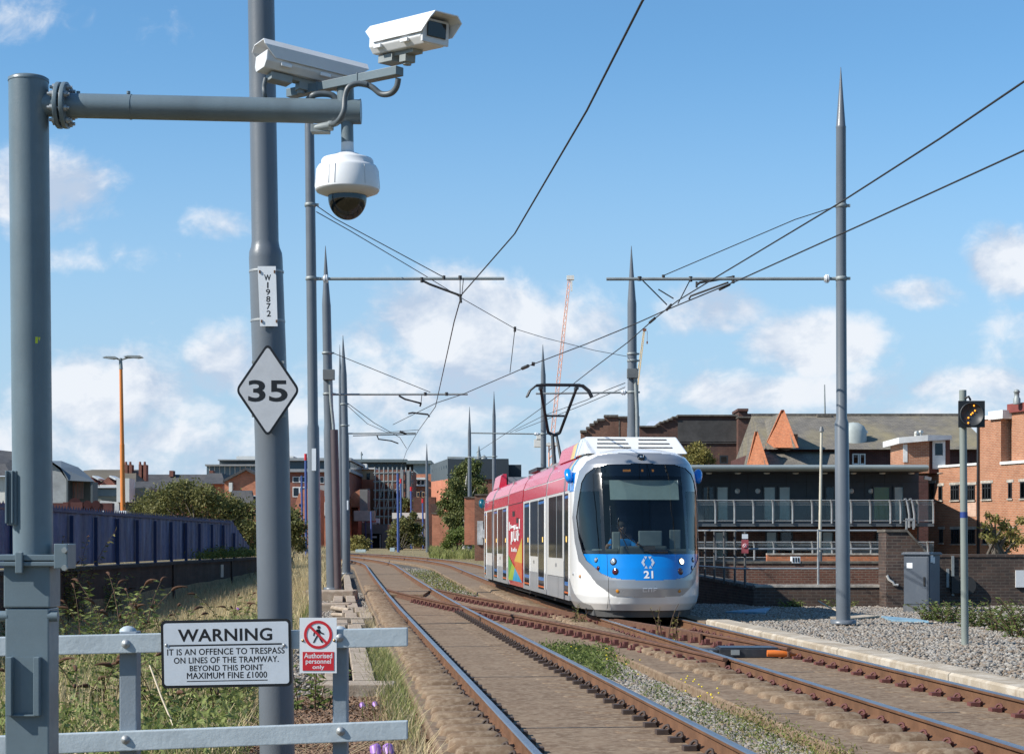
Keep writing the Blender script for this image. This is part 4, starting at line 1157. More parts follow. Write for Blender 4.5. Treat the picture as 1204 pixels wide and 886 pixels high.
S0 = [(.17, .24), (.30, .10), (.43, .03), (.60, .0), (.76, .01), (1.0, .06), (1.27, .14), (2.0, .42), (3.05, .93), (3.16, 1.02), (3.28, 1.18), (3.36, 1.5), (3.42, 2.0)]
WZ = [(.17, 1.20), (.30, 1.28), (.45, 1.315), (.8, 1.325), (2.54, 1.325), (2.86, 1.30), (3.05, 1.23), (3.2, 1.12), (3.3, .95), (3.38, .55), (3.42, .02)]
SN = 2.30
def tab(t, z):
    if z <= t[0][0]: return t[0][1]
    for (a, va), (b, vb) in zip(t, t[1:]):
        if z <= b: return va + (vb - va) * (z - a) / (b - a)
    return t[-1][1]
def nose_pt(phi, z, off=0.0):
    W, s0 = tab(WZ, z), tab(S0, z)
    c, s = max(math.cos(phi), 0), math.sin(phi)
    x = math.copysign(abs(s) ** 0.8, s) * (W + off)
    return Vector((x, SN - (SN - s0 + off) * c ** 0.8, z))
ZIN = [(0, .76), (.5, .775), (.73, .81), (.91, .89), (1.14, 1.13), (1.20, 1.3), (1.245, 1.6), (1.27, 2.0)]
ZTOP = [(0, 3.05), (.7, 3.03), (.95, 2.97), (1.1, 2.85), (1.18, 2.68), (1.24, 2.3), (1.27, 2.0)]
ZOUT = [(0, .43), (.7, .46), (1.0, .70), (1.25, 1.12), (1.29, 1.5), (1.31, 2.0)]
ZOT = [(0, 3.28), (.6, 3.26), (.85, 3.22), (1.05, 3.12), (1.2, 2.92), (1.28, 2.55), (1.31, 2.0)]
def region(x, s, z):
    c = abs(x)
    if c < 1.27 and tab(ZIN, c) < z < tab(ZTOP, c):
        if z < 1.27: return 'blue'
        if c < .83: return 'screen' if z < 2.80 else 'header'
        if .885 < c < 1.235 and z < 2.50 and z > 1.34 and tab(ZIN, c) + .06 < z: return 'sidewin'
        return 'frame'
    if c < 1.31 and tab(ZOUT, c) < z < tab(ZOT, c): return 'silver'
    if s > 1.80 and 2.52 < z < 2.90: return 'corner'
    if z < .78 and s > .9:
        e = (s - .9) / 1.4
        if z < .26 + .50 * e ** 1.6: return 'grey'
    return 'white'
NP, NZ = 300, 220
zs = [.17 + (3.42 - .17) * (i / NZ) for i in range(NZ + 1)]
ph = [-math.pi / 2 + math.pi * (i / NP) for i in range(NP + 1)]
grid = [[nose_pt(p, z) for p in ph] for z in zs]
faces = {}
for j in range(NZ):
    for i in range(NP):
        a, b = grid[j][i], grid[j + 1][i + 1]
        m_ = (a + b) / 2
        faces.setdefault(region(m_.x, m_.y, m_.z), []).append((j, i))
def nose_part(key, name, mat, off=0.0, parent=T_):
    idx, vs, fs = {}, [], []
    def vid(j, i):
        if (j, i) not in idx:
            idx[(j, i)] = len(vs); vs.append(grid[j][i] if not off else nose_pt(ph[i], zs[j], off))
        return idx[(j, i)]
    for j, i in faces[key]: fs.append((vid(j, i), vid(j, i + 1), vid(j + 1, i + 1), vid(j + 1, i)))
    return MB(TM).add(vs, fs, 0, True).build(name, mat, parent, uv=False, recalc=True)
nose_part('white', 'cab_shell', tw); nose_part('silver', 'silver_surround', tsil, .012); allg = faces['grey']
for keep in (lambda i: i < NP / 2, lambda i: i >= NP / 2):
    faces['grey'] = [f for f in allg if keep(f[1])]; nose_part('grey', 'lower_skirt', tgrey, .004)
nose_part('corner', 'blue_corner', tblue, .003); bluep = nose_part('blue', 'blue_front_panel', tblue); nose_part('frame', 'screen_frame', tblk); nose_part('header', 'destination_header', glass_mat('header_glass', (.06, .065, .07), .12))
nose_part('screen', 'windscreen', tglass); csg = glass_mat('cab_side_glass', (.62, .68, .66), .14)
allw = faces['sidewin']
for keep in (lambda i: i < NP / 2, lambda i: i >= NP / 2):
    faces['sidewin'] = [f for f in allw if keep(f[1])]; nose_part('sidewin', 'cab_side_window', csg)

def on_nose(x, z, off=0.0):
    """point and outward direction on the nose skin at lateral x, height z"""
    W = tab(WZ, z); t = min(1, abs(x) / W); p = math.copysign(math.asin(t ** 1.25), x)
    a = nose_pt(p, z); e = .01
    du = nose_pt(p + e, z) - nose_pt(p - e, z); dv = nose_pt(p, z + e) - nose_pt(p, z - e)
    n = du.cross(dv).normalized()
    if n.y > 0: n = -n
    return a + n * off, n
def nose_disc(name, x, z, r, mat, off=.004, th=.012, parent=T_, n=20, sx=1.0):
    c, nr = on_nose(x, z, off)
    return MB(TM).lathe([(r, -.01), (r, th * .6), (r * .85, th), (.001, th)], c, n, 0, nr).build(name, mat, parent, uv=False)
lens = paint('lamp_lens', (.55, .58, .6), .08, .6); bez = paint('lamp_bezel', (.03, .03, .035), .2)
lit = lamp_mat('lit_headlamp', (1.0, .86, .62), 5.0); redl = paint('tail_lens', (.10, .008, .01), .12, coat=.6); amb = paint('amber_lens', (.55, .22, .02), .2, coat=.5)
for sd in (-1, 1):
    for (x, z, r, mt, nm) in ((.69, 1.12, .072, lens if sd < 0 else lit, 'headlight'), (.66, .93, .068, redl, 'tail_light'), (.99, 1.15, .052, lens, 'marker_light'), (.96, .99, .046, redl if sd < 0 else lens, 'indicator')):
        h = nose_disc(nm, sd * x, z, r, bez, .0, .014)
        nose_disc('lens', sd * x, z, r * .74, mt, .010, .012, h)
    nose_disc('reflector', sd * .62, .555, .035, amb, .013)
nose_disc('side_marker', -1.235, .82, .03, amb, .012); nose_disc('socket_cover', -1.31, .86, .03, tgrey, .006)
c, nr = on_nose(0, 3.17, .01)
t = MB(TM).lathe([(.085, -.01), (.085, .02), (.06, .025), (.06, .015), (.001, .015)], c, 24, 0, nr).build('roof_marker', tblk, T_, uv=False)
MB(TM).lathe([(.032, .01), (.032, .024), (.001, .03)], c, 16, 0, nr).build('lens', lens, t, uv=False)
# numerals and the woven hexagon emblem on the blue panel
def nose_letter(body, x0, x1, z0, z1, mat, name='numerals', bold=.03):
    cu = bpy.data.curves.new(name, 'FONT'); cu.body = body; cu.offset = bold; cu.resolution_u = 4
    tmp = bpy.data.objects.new('tmp', cu); COL.objects.link(tmp)
    dg = bpy.context.evaluated_depsgraph_get(); dg.update()
    me = bpy.data.meshes.new_from_object(tmp.evaluated_get(dg)); bpy.data.objects.remove(tmp); bpy.data.curves.remove(cu)
    n = len(me.vertices); co = np.zeros(n * 3); me.vertices.foreach_get('co', co); co = co.reshape(-1, 3); lo, hi = co.min(0), co.max(0)
    og = WL[bluep.name]; out = []
    for q in co:
        x = x0 + (q[0] - lo[0]) / (hi[0] - lo[0]) * (x1 - x0); z = z0 + (q[1] - lo[1]) / (hi[1] - lo[1]) * (z1 - z0)
        pt, _ = on_nose(x, z, .006); out.append(TM @ pt - og)
    me.vertices.foreach_set('co', np.array(out).ravel()); me.materials.clear(); me.materials.append(mat); me.update()
    return me
tl = paint('tram_numeral_white', (.82, .82, .82), .3)
link_mesh('numerals', nose_letter('21', -.115, .075, .80, .945, tl), bluep, WL[bluep.name])
mb = MB(TM)
EMB = []
for sx in (-1, 1):
    EMB += [[(sx * x, y) for x, y in pl] for pl in ([(.62, .72), (1.0, 0), (.62, -.72), (.44, -.36), (.60, 0), (.44, .36)], [(.58, 1.0), (.08, 1.0), (.30, .50)], [(.58, -1.0), (.08, -1.0), (.30, -.50)])]
for poly in EMB:
    q = [on_nose(.135 * x - .02, 1.105 + .115 * y, .006)[0] for x, y in poly]; mb.add(q, [tuple(range(len(q)))])
mb.build('emblem', paint('emblem_silver', (.62, .66, .72), .3, .3), bluep, uv=False)
mb = MB(TM)                                            # cast maker's letters on the bumper, three bars with gaps
for (x0, x1, z0, z1) in ((-.14, -.05, .60, .615), (-.14, -.125, .54, .615), (-.14, -.05, .54, .555), (-.03, -.012, .54, .615), (.03, .048, .54, .615), (-.03, .048, .60, .615), (.075, .09, .54, .615), (.075, .15, .60, .615), (.075, .13, .57, .582)):
    mb.add([on_nose(x, z, .016)[0] for x, z in ((x0, z0), (x1, z0), (x1, z1), (x0, z1))], [(0, 1, 2, 3)])
mb.build('bumper_emblem', paint('cast_letters', (.66, .67, .7), .3, .5), T_, uv=False)
# seams of the bumper
mb = MB(TM)
mb.tube([on_nose(-.78, z, .014)[0] for z in np.linspace(.2, .80, 12)], .005, 4); mb.tube([on_nose(-.80, z, .002)[0] for z in np.linspace(.80, 1.26, 12)], .004, 4); mb.build('seam', tdark, T_, uv=False)
# destination digits
dot = lamp_mat('amber_display', (1.0, .42, .04), 2.2)
mb = MB(TM)
for x0, x1 in ((-.40, -.24), (-.02, .02), (.20, .245)):
    mb.add([on_nose(x, z, -.03)[0] for x, z in ((x0, 2.90), (x1, 2.90), (x1, 2.945), (x0, 2.945))], [(0, 1, 2, 3)])
mb.build('destination_digits', dot, T_, uv=False)
# wiper
mb = MB(TM)
w0, w1, w2 = on_nose(.05, 1.30, .03)[0], on_nose(-.32, 1.52, .04)[0], on_nose(-.58, 1.80, .03)[0]
mb.tube([w0, w1, w2], .013, 6); mb.tube([on_nose(-.55, 1.95, .025)[0], w2, on_nose(-.40, 1.36, .025)[0]], .010, 6)
a_ = on_nose(.0, 1.31, .03)[0]; b_ = on_nose(.38, 1.30, .03)[0]; mb.tube([a_, (a_ + b_) / 2, b_], .035, 8); mb.box(on_nose(.02, 1.36, .03)[0], (.22, .06, .10))
mb.build('wiper', tblk, T_, uv=False)
mb = MB(TM); mb.tube([on_nose(-.70, z, .006)[0] for z in np.linspace(1.45, 2.2, 8)], .010, 5); mb.build('handrail', tblk, T_, uv=False)
# skid plate and coupler cover below the bumper
mb = MB(TM); q = []
for x in np.linspace(-1.0, 1.0, 13):
    q.append(nose_pt(math.asin((abs(x) / 1.3) ** 1.25) * (1 if x >= 0 else -1), .3) + Vector((0, .22, 0)))
top_ = [Vector((v.x, v.y, .19)) for v in q]; bot_ = [Vector((v.x * .97, v.y + .05, .035)) for v in q]
n = len(q); mb.add(top_ + bot_, [(i, i + 1, n + i + 1, n + i) for i in range(n - 1)])
mb.box2((-1.0, .9, .05), (1.0, 2.2, .19)); mb.build('skid_plate', paint('skid_grey', (.10, .10, .10), .6), T_, uv=False)

# body modules ---------------------------------------------------
MODS = [(SN, 6.60), (6.76, 12.42), (12.58, 16.98), (17.14, 22.62), (22.78, 26.5)]
SEC = [(1.27, .30), (1.325, .44), (1.325, 2.54), (1.30, 2.86), (1.23, 3.05), (1.12, 3.2), (.95, 3.3), (.55, 3.38), (0, 3.40)]
SECF = SEC + [(-x, z) for x, z in SEC[-2::-1]]
def skin(s0, s1, pts, mat, name, parent, off=.0):
    mb = MB(TM)
    for sd in (1, -1):
        vs = [Vector((sd * (x + off), s, z)) for s in (s0, s1) for x, z in pts]; n = len(pts)
        mb.add(vs, [(i, i + 1, n + i + 1, n + i) for i in range(n - 1)], 0, False)
    return mb.build(name, mat, parent, uv=False)
def side_box(mb, s0, s1, z0, z1, off=.006, th=.03, sides=(-1, 1)):
    for sd in sides: mb.box2((sd * (1.325 + off), s0, z0), (sd * (1.325 + off - th), s1, z1))
def part(name, mat, items, parent, off=.006, th=.03, sides=(-1, 1), bevel=0):
    for (s0, s1, z0, z1) in items:
        for sd in sides:
            mb = MB(TM); side_box(mb, s0, s1, z0, z1, off, th, (sd,)); o = mb.build(name, mat, parent, uv=False, bevel=bevel)
    return o
def door(s0, s1, sd, parent):
    d = part('door', tside, [(s0, s1, .40, 2.50)], parent, .008, .03, (sd,))
    part('door_edge', tw, [(s0 - .035, s0, .40, 2.52), (s1, s1 + .035, .40, 2.52)], d, .012, .03, (sd,))
    part('door_reflection', tblue, [(s0 + .06, s1 - .06, .60, .68), (s0 + .06, s1 - .06, 2.40, 2.46)], d, .011, .01, (sd,))  # light-blue reflections in the door glass, painted as strips
    part('door_step', torg, [(s0 + .02, s1 - .02, .44, .475)], d, .016, .03, (sd,))
    part('door_button', lamp_mat('door_button', (1.0, .6, .15), .6), [(s0 + .30, s0 + .38, 1.50, 1.62)], d, .016, .03, (sd,))
    return d
for k, (s0, s1) in enumerate(MODS):
    L = s1 - s0
    body = MB(TM); vs = [Vector((x, s, z)) for s in (s0, s1) for x, z in SECF]; n = len(SECF)
    body.add(vs, [(i, i + 1, n + i + 1, n + i) for i in range(n - 1)] + [tuple(range(n)), tuple(range(n, 2 * n))])
    b = body.build('body_module', tw if k != 2 else tred, T_, uv=False)
    a, e = s0 + .02, s1 - .02
    zt = tab([(0, 0), (30, 0)], 0)
    skin(a if k else s0 + .9, e, [(1.325, 2.56), (1.30, 2.845)], tred, 'red_cantrail', b, .006)
    skin(a if k else s0 + .55, e, [(1.30, 2.87), (1.23, 3.05), (1.12, 3.2), (.95, 3.3), (.7, 3.355)], tred_glare, 'roof_shoulder', b, .006)
    if k == 0:
        skin(s0 + .28, s0 + .55, [(1.30, 2.87), (1.23, 3.05), (1.12, 3.2), (.95, 3.3), (.7, 3.355)], tyel, 'yellow_stripe', b, .007)
        skin(s0 + .0, s0 + .28, [(1.325, 2.56), (1.30, 2.87), (1.23, 3.05), (1.12, 3.2), (.95, 3.3), (.7, 3.355)], tcyan, 'cyan_stripe', b, .0075)
        skin(s0 + .28, s0 + .9, [(1.325, 2.56), (1.30, 2.845)], tred, 'red_cantrail', b, .006)
        part('skirt', tgrey, [(s0 + .02, e, .30, .76)], b, .003, .05)
        part('window', tside, [(3.55, 4.55, 1.16, 2.50), (4.62, 6.2, 1.16, 2.50)], b, .006)
        part('window_bar', paint('window_bar', (.25, .26, .27), .4), [(4.55, 4.62, 1.16, 2.50)], b, .010)
        part('panel_line', tdark, [(3.3, 3.315, .3, 1.1), (3.3, 6.4, .755, .765), (4.3, 4.31, .3, .76)], b, .0045, .02)
        for sd in (-1, 1): door(2.42, 3.12, sd, b)
        part('small_button', tdark, [(4.7, 4.78, .96, 1.04)], b, .009)
    elif k in (1, 3):
        w = (L - .5) / 3
        part('skirt', tgrey, [(a, e, .30, .78)], b, .003, .05)
        d1, d2 = s0 + .28, s1 - .28
        dw = L * .24
        for sd in (-1, 1): door(d1 + .1, d1 + .1 + dw, sd, b); door(d2 - .1 - dw, d2 - .1, sd, b)
        part('window', tside, [(d1 + dw + .26, d2 - dw - .26, 1.16, 2.50)], b, .006)
        part('small_button', tdark, [((s0 + s1) / 2 - .05, (s0 + s1) / 2 + .05, .98, 1.06)], b, .009)
    elif k == 2:
        part('hinge_line', tdark, [(a, e, 2.545, 2.56)], b, .009)
        part('dark_vent', tdark, [(s0 + 2.3, s0 + 3.0, 2.22, 2.36), (s0 + 1.2, s0 + 1.8, 2.02, 2.16)], b, .009)
        mb = MB(TM)
        def tri(m, pts, off=.010):
            if m == -1: return MB(TM).add([Vector((-(1.325 + off), s0 + q * L, z)) for q, z in pts], [tuple(range(len(pts)))])
            return MB(TM).add([Vector(((1.325 + off), s1 - q * L, z)) for q, z in pts], [tuple(range(len(pts)))])
        for nm, mt, pts in (('yellow_triangle', tyel, [(.02, 1.62), (.02, .95), (.55, .98)]), ('orange_triangle', torg, [(.02, .95), (.55, .98), (.5, .8), (.02, .44)]),
                            ('cyan_triangle', tcyan, [(.02, .44), (.5, .8), (.66, .44)]), ('lime_triangle', tlim, [(.5, .80), (.66, .44), (.98, .44), (.70, .92)]), ('green_triangle', tgrn, [(.98, .44), (.70, .92), (.98, 1.15)])):
            for sd in (-1, 1): tri(sd, pts).build(nm, mt, b, uv=False, recalc=False)
        # white lettering on the red panel
        def strokes(qs):                              # worn white lettering, not legible
            m = MB(TM)
            for q0, q1, z0, z1 in qs: m.add([Vector((-(1.325 + .010), s0 + (1 - q) * L, z)) for q, z in ((q0, z0), (q1, z0), (q1, z1), (q0, z1))], [(0, 1, 2, 3)])
            return m.build('lettering', tl, b, uv=False, recalc=False)
        strokes([(.06, .12, 1.84, 2.08), (.17, .24, 1.88, 2.0), (.24, .42, 1.90, 1.96), (.42, .50, 1.84, 1.98), (.54, .60, 1.86, 1.98), (.60, .74, 1.86, 1.92), (.78, .84, 1.86, 2.12), (.22, .34, 1.52, 1.80), (.20, .26, 1.44, 1.52), (.40, .46, 1.56, 1.82), (.46, .56, 1.52, 1.60), (.56, .62, 1.56, 1.82), (.66, .74, 1.54, 1.84), (.64, .80, 1.68, 1.74), (.24, .30, 1.24, 1.36), (.34, .42, 1.24, 1.32), (.46, .52, 1.24, 1.36), (.55, .62, 1.24, 1.32)])
    else:
        part('skirt', tgrey, [(a, e, .30, .76)], b, .003, .05)
        part('window', tside, [(s0 + .4, s0 + 1.3, 1.16, 2.50), (s0 + 1.36, s0 + 2.5, 1.16, 2.50)], b, .006)
        for sd in (-1, 1): door(s1 - .85, s1 - .15, sd, b)
    if k < 4:                                          # bellows to the next module
        g0, g1 = s1, MODS[k + 1][0]
        m = MB(TM); sc = [(x * .955, z if z < 3.3 else z - .05) for x, z in SECF]; n = len(sc)
        vs = [Vector((x, s, z)) for s in (g0 - .02, g1 + .02) for x, z in sc]
        m.add(vs, [(i, i + 1, n + i + 1, n + i) for i in range(n - 1)]); m.build('gangway_bellows', tblk, T_, uv=False)
# tail cab, mirrored nose
mb = MB(TM); vs, fs = [], []
zz = [.3 + 3.12 * i / 24 for i in range(25)]; pp = [-math.pi / 2 + math.pi * i / 24 for i in range(25)]
for z in zz:
    for p in pp:
        q = nose_pt(p, z); vs.append(Vector((q.x, 26.5 + (SN - q.y), q.z)))
fs = [(j * 25 + i, j * 25 + i + 1, (j + 1) * 25 + i + 1, (j + 1) * 25 + i) for j in range(24) for i in range(24)]
mb.add(vs, fs, 0, True).build('tail_cab', tw, T_, uv=False)
mb = MB(TM)
for z0, z1 in ((1.25, 3.0),):
    vs = [Vector((nose_pt(p, z, .006).x, 26.5 + SN - nose_pt(p, z, .006).y, z)) for z in np.linspace(z0, z1, 9) for p in np.linspace(-1.25, 1.25, 25)]
    mb.add(vs, [(j * 25 + i, j * 25 + i + 1, (j + 1) * 25 + i + 1, (j + 1) * 25 + i) for j in range(8) for i in range(24)], 0, True)
mb.build('tail_windscreen', tblk, T_, uv=False)
# underframe, bogies
mb = MB(TM); mb.box2((-1.12, 1.2, .16), (1.12, 27.5, .36)); mb.build('underframe', tdark, T_, uv=False)
for s in (4.3, 14.8, 24.9):
    for ds in (-.9, .9):
        for sd in (-1, 1):
            mb = MB(TM); mb.cone((sd * .70, s + ds, .30), (sd * .83, s + ds, .30), .30, None, 24); mb.build('wheel', paint('wheel_rust', (.10, .06, .04), .7) if s == 4.3 and ds < 0 and sd < 0 else bpy.data.materials['wheel_rust'], T_, uv=False)
# camera pods
for sd in (-1, 1):
    m = MB(TM); c = Vector((sd * 1.375, 2.0, 2.84))
    m.lathe([(.001, -.16), (.06, -.145), (.085, -.09), (.092, 0), (.085, .09), (.06, .145), (.001, .16)], c, 16, 0, (0.15 * sd, .55, .8)); m.box(c - Vector((sd * .10, -.05, 0)), (.10, .12, .14)); m.build('mirror_camera', tblue, T_, uv=False)
    m = MB(TM); c = Vector((sd * 1.38, 27.0, 2.83)); m.lathe([(.001, -.19), (.105, -.10), (.115, 0), (.105, .10), (.001, .19)], c, 12, 0, (0, .4, .9)); m.build('mirror_camera', paint('dark_teal', (.0, .09, .14), .3) if sd < 0 else bpy.data.materials['dark_teal'], T_, uv=False)
# roof equipment
m = MB(TM)
def hexa(m, b, t, z0, z1, mi=0):
    """frustum: b and t are (x0,x1,s0,s1)"""
    vs = [(b[0], b[2], z0), (b[1], b[2], z0), (b[1], b[3], z0), (b[0], b[3], z0), (t[0], t[2], z1), (t[1], t[2], z1), (t[1], t[3], z1), (t[0], t[3], z1)]
    m.add(vs, [(0, 3, 2, 1), (4, 5, 6, 7), (0, 1, 5, 4), (1, 2, 6, 5), (2, 3, 7, 6), (3, 0, 4, 7)], mi)
hexa(m, (-1.09, 1.09, 1.62, 3.3), (-.98, .98, 2.35, 3.3), 3.28, 3.655)
fairing = m.build('roof_fairing', tw, T_, uv=False, bevel=.03)
m = MB(TM)
for sx in (-1, 1):
    for q in range(3):
        u = .34 + .24 * q; sC = 1.62 + .73 * u; z = 3.28 + .375 * u
        x0, x1 = (.08 * sx, .80 * sx)
        nrm = Vector((0, -.42, .73)).normalized()
        p = Vector(((x0 + x1) / 2, sC, z)) + nrm * .004
        rot = Matrix.Rotation(math.atan2(.375, .73), 3, 'X')
        m.box(p, (abs(x1 - x0) - .06 * q, .042, .014), rot)
m.build('grille_slot', tdark, fairing, uv=False)
def fair(s0, s1, mat, name='roof_side_fairing', z1=3.63):
    m = MB(TM)
    for sd in (-1, 1):
        pts = [(1.06, 3.27), (.98, z1 - .06), (.90, z1), (.80, z1), (.80, 3.27)]
        m.prism([Vector((sd * x, s0, z)) for x, z in pts], (0, s1 - s0, 0))
    return m.build(name, mat, T_, uv=False)
fair(3.32, 3.62, tcyan, 'roof_fairing_stripe'); fair(3.62, 4.25, tyel, 'roof_fairing_stripe'); fair(4.25, 6.55, tred_glare)
fair(23.6, 26.0, tred_glare, z1=3.72)
m = MB(TM); m.box2((-.8, 3.35, 3.37), (.8, 6.5, 3.60)); m.box2((-.7, 7.2, 3.38), (.7, 11.9, 3.46)); m.box2((-.75, 23.6, 3.37), (.75, 26, 3.62)); m.box2((-.6, 13.2, 3.39), (.6, 16.4, 3.48)); m.build('roof_equipment', paint('roof_grey', (.25, .26, .27), .6), T_, uv=False)
m = MB(TM)
for sd in (-1, 1):
    for s in (6.68, 12.5, 17.06, 22.7): m.box2((sd * 1.17, s - .11, 3.12), (sd * 1.12, s + .11, 3.25))
m.build('joint_cover', tgrey, T_, uv=False)
# faint white lettering along the first roof shoulder
m = MB(TM); rr = random.Random(3)
s = 4.2
while s < 6.3:
    w_ = rr.uniform(.10, .30)
    h_ = rr.uniform(.03, .10)
    m.add([Vector((-(1.23 + .012), s, 2.98 - h_ / 2)), Vector((-(1.23 + .012), s + w_, 2.98 - h_ / 2)), Vector((-(1.23 + .002), s + w_, 3.03 + h_ / 3)), Vector((-(1.23 + .002), s, 3.03 + h_ / 3))], [(0, 1, 2, 3)])
    s += w_ + rr.uniform(.05, .2)
m.build('shoulder_lettering', tl, T_, uv=False)
# pantograph
pant = MB(TM)
sp0 = 16.6; pz = 5.86
pk = paint('pantograph_dark', (.03, .033, .038), .5)
m = MB(TM); m.tube([(-.12, 15.4, 3.52), (-.10, 16.2, 4.55)], [.07, .05], 8); m.tube([(.12, 15.4, 3.52), (.02, 16.2, 4.55)], [.05, .04], 8); m.box2((-.7, 14.8, 3.46), (.7, 17.2, 3.56)); m.build('lower_arm', pk, T_, uv=False)
m = MB(TM); m.tube([(-.22, 16.2, 4.60), (-.55, 15.2, pz - .10)], .045, 8); m.tube([(.12, 16.2, 4.60), (.48, 15.2, pz - .10)], .045, 8); m.tube([(-.22, 16.2, 4.60), (-.05, 16.25, 4.53), (.12, 16.2, 4.60)], .05, 8); m.tube([(-.34, 15.85, 5.05), (.24, 15.85, 5.05)], .03, 8); m.build('upper_arm', pk, T_, uv=False)
m = MB(TM)
for s in (15.02, 15.35):
    m.tube([(-.95, s, pz - .34), (-.86, s, pz - .16), (-.68, s, pz - .02), (-.4, s, pz), (.4, s, pz), (.66, s, pz - .02), (.84, s, pz - .16), (.93, s, pz - .34)], .03, 6); m.box((0, s, pz), (1.15, .04, .05))
for x in (-.55, .48): m.box((x, 15.2, pz - .09), (.09, .42, .08))
m.build('collector_head', pk, T_, uv=False)

# cab interior ------------------------------------------------
inn = paint('cab_grey', (.22, .24, .24), .6); ind = paint('cab_dark', (.025, .027, .03), .7)
m = MB(TM); m.box2((-1.2, 2.18, .35), (1.2, 2.24, 3.1)); m.box2((-.85, 1.2, .40), (.85, 2.15, .50)); m.build('cab_bulkhead', ind, T_, uv=False)
m = MB(TM); m.box2((-.80, 1.0, 2.64), (.80, 2.17, 2.72)); m.box2((-1.1, 1.6, 2.64), (-.8, 2.17, 2.72)); m.box2((.8, 1.6, 2.64), (1.1, 2.17, 2.72)); m.build('cab_ceiling', inn, T_, uv=False)
m = MB(TM)
for x0, x1, s0_, z1 in ((-1.0, -.5, .75, 1.36), (-.5, .45, .52, 1.42), (.45, 1.0, .75, 1.36)): m.box2((x0, s0_, .7), (x1, 1.30, z1))
m.build('dashboard', inn, T_, uv=False, bevel=.04)
m = MB(TM); m.box2((-.1, .72, 1.42), (.38, .80, 1.72)); m.box2((.55, .80, 1.36), (.78, .86, 1.74)); m.box2((-.62, .85, 1.36), (-.46, .95, 1.70)); m.build('cab_screen', paint('cab_pale', (.42, .45, .45), .5), T_, uv=False, bevel=.02)
m = MB(TM); m.add([Vector((x, s, z)) for x, s, z in ((-.68, .92, 2.72), (.74, .92, 2.72), (.74, .78, 2.33), (-.68, .78, 2.33))] , [(0, 1, 2, 3)])
m.build('sun_blind', paint('blind', (.55, .62, .58), .8), T_, uv=False)
m = MB(TM); m.box2((.30, 1.50, .9), (.75, 1.62, 2.3)); m.box2((-.55, 1.72, .75), (-.05, 1.85, 1.85)); m.box2((-.55, 1.40, .75), (-.05, 1.80, .90)); m.box2((-.42, 1.75, 1.88), (-.18, 1.84, 2.08)); m.build('cab_seat', paint('seat_fabric', (.05, .05, .07), .9), T_, uv=False, bevel=.03)
# the driver: one skinned body, head turned slightly, arms out to the desk
def skin_body(name, joints, edges, radii, mat, parent, root=0, levels=2):
    me = bpy.data.meshes.new(name); me.from_pydata([tuple(j) for j in joints], edges, [])
    o = bpy.data.objects.new(name, me); COL.objects.link(o)
    md = o.modifiers.new('skin', 'SKIN'); md.use_smooth_shade = True
    for i, r in enumerate(radii): me.skin_vertices[0].data[i].radius = (r, r) if not isinstance(r, tuple) else r
    me.skin_vertices[0].data[root].use_root = True
    sb = o.modifiers.new('sub', 'SUBSURF'); sb.levels = levels; sb.render_levels = levels
    dg = bpy.context.evaluated_depsgraph_get(); dg.update()
    m2 = bpy.data.meshes.new_from_object(o.evaluated_get(dg)); bpy.data.objects.remove(o)
    m2.materials.clear(); m2.materials.append(mat)
    for p in m2.polygons: p.use_smooth = True
    return m2
def tl3(x, s, z): return TM @ Vector((x, s, z))
DR = thing('person', tl3(-.30, 1.55, .9), 'tram driver in a bright blue shirt sitting at the cab desk behind the windscreen', 'person')
skinm = paint('skin_tone', (.42, .24, .17), .5); shirt = paint('blue_shirt', (.01, .22, .62), .8)
def local_mesh(me):
    og = WL[DR.name]
    for v in me.vertices: v.co = v.co - og
    return me
X = -.32
J = [(X, 1.55, .95), (X, 1.58, 1.20), (X, 1.56, 1.45), (X, 1.54, 1.56), (X, 1.51, 1.66), (X, 1.48, 1.76), (X, 1.47, 1.84),
     (X - .20, 1.54, 1.50), (X - .34, 1.42, 1.28), (X - .36, 1.20, 1.42), (X - .34, 1.12, 1.44), (X + .20, 1.54, 1.50), (X + .36, 1.40, 1.30), (X + .30, 1.16, 1.46), (X + .27, 1.08, 1.47),
     (X - .12, 1.30, .98), (X - .14, 1.08, .98), (X + .12, 1.30, .98), (X + .14, 1.08, .98)]
E = [(0, 1), (1, 2), (2, 3), (3, 4), (4, 5), (5, 6), (2, 7), (7, 8), (8, 9), (9, 10), (2, 11), (11, 12), (12, 13), (13, 14), (0, 15), (15, 16), (0, 17), (17, 18)]
RD = [.15, .15, .15, .06, .06, .095, .08, .075, .05, .035, .04, .075, .05, .035, .04, .09, .07, .09, .07]
me = local_mesh(skin_body('body', [tl3(*j) for j in J], E, RD, skinm, DR)); link_mesh('body', me, DR, WL[DR.name])
J2 = J[:4] + [J[7], J[8], (X - .36, 1.30, 1.35), J[11], J[12], (X + .34, 1.29, 1.37)]
me = local_mesh(skin_body('shirt', [tl3(*j) for j in J2], [(0, 1), (1, 2), (2, 3), (2, 4), (4, 5), (5, 6), (2, 7), (7, 8), (8, 9)], [.165, .165, .165, .08, .09, .068, .056, .09, .068, .056], shirt, DR)); link_mesh('shirt', me, DR, WL[DR.name])
m = MB(TM); m.lathe([(.001, .135), (.06, .125), (.10, .08), (.108, .03), (.10, .0)], (X, 1.485, 1.80), 20); m.build('hair', paint('dark_hair', (.03, .02, .015), .7), DR, uv=False)
m = MB(TM)
m.lathe([(.001, .0), (.018, -.0), (.012, .035), (.001, .04)], (X, 1.385, 1.765), 8, 0, (0, -.3, .9)); m.build('nose', skinm, DR, uv=False)
m = MB(TM)
for sx in (-.035, .035): m.lathe([(.012, 0), (.008, .006), (.001, .008)], (X + sx, 1.392, 1.80), 8, 0, (0, -1, 0))
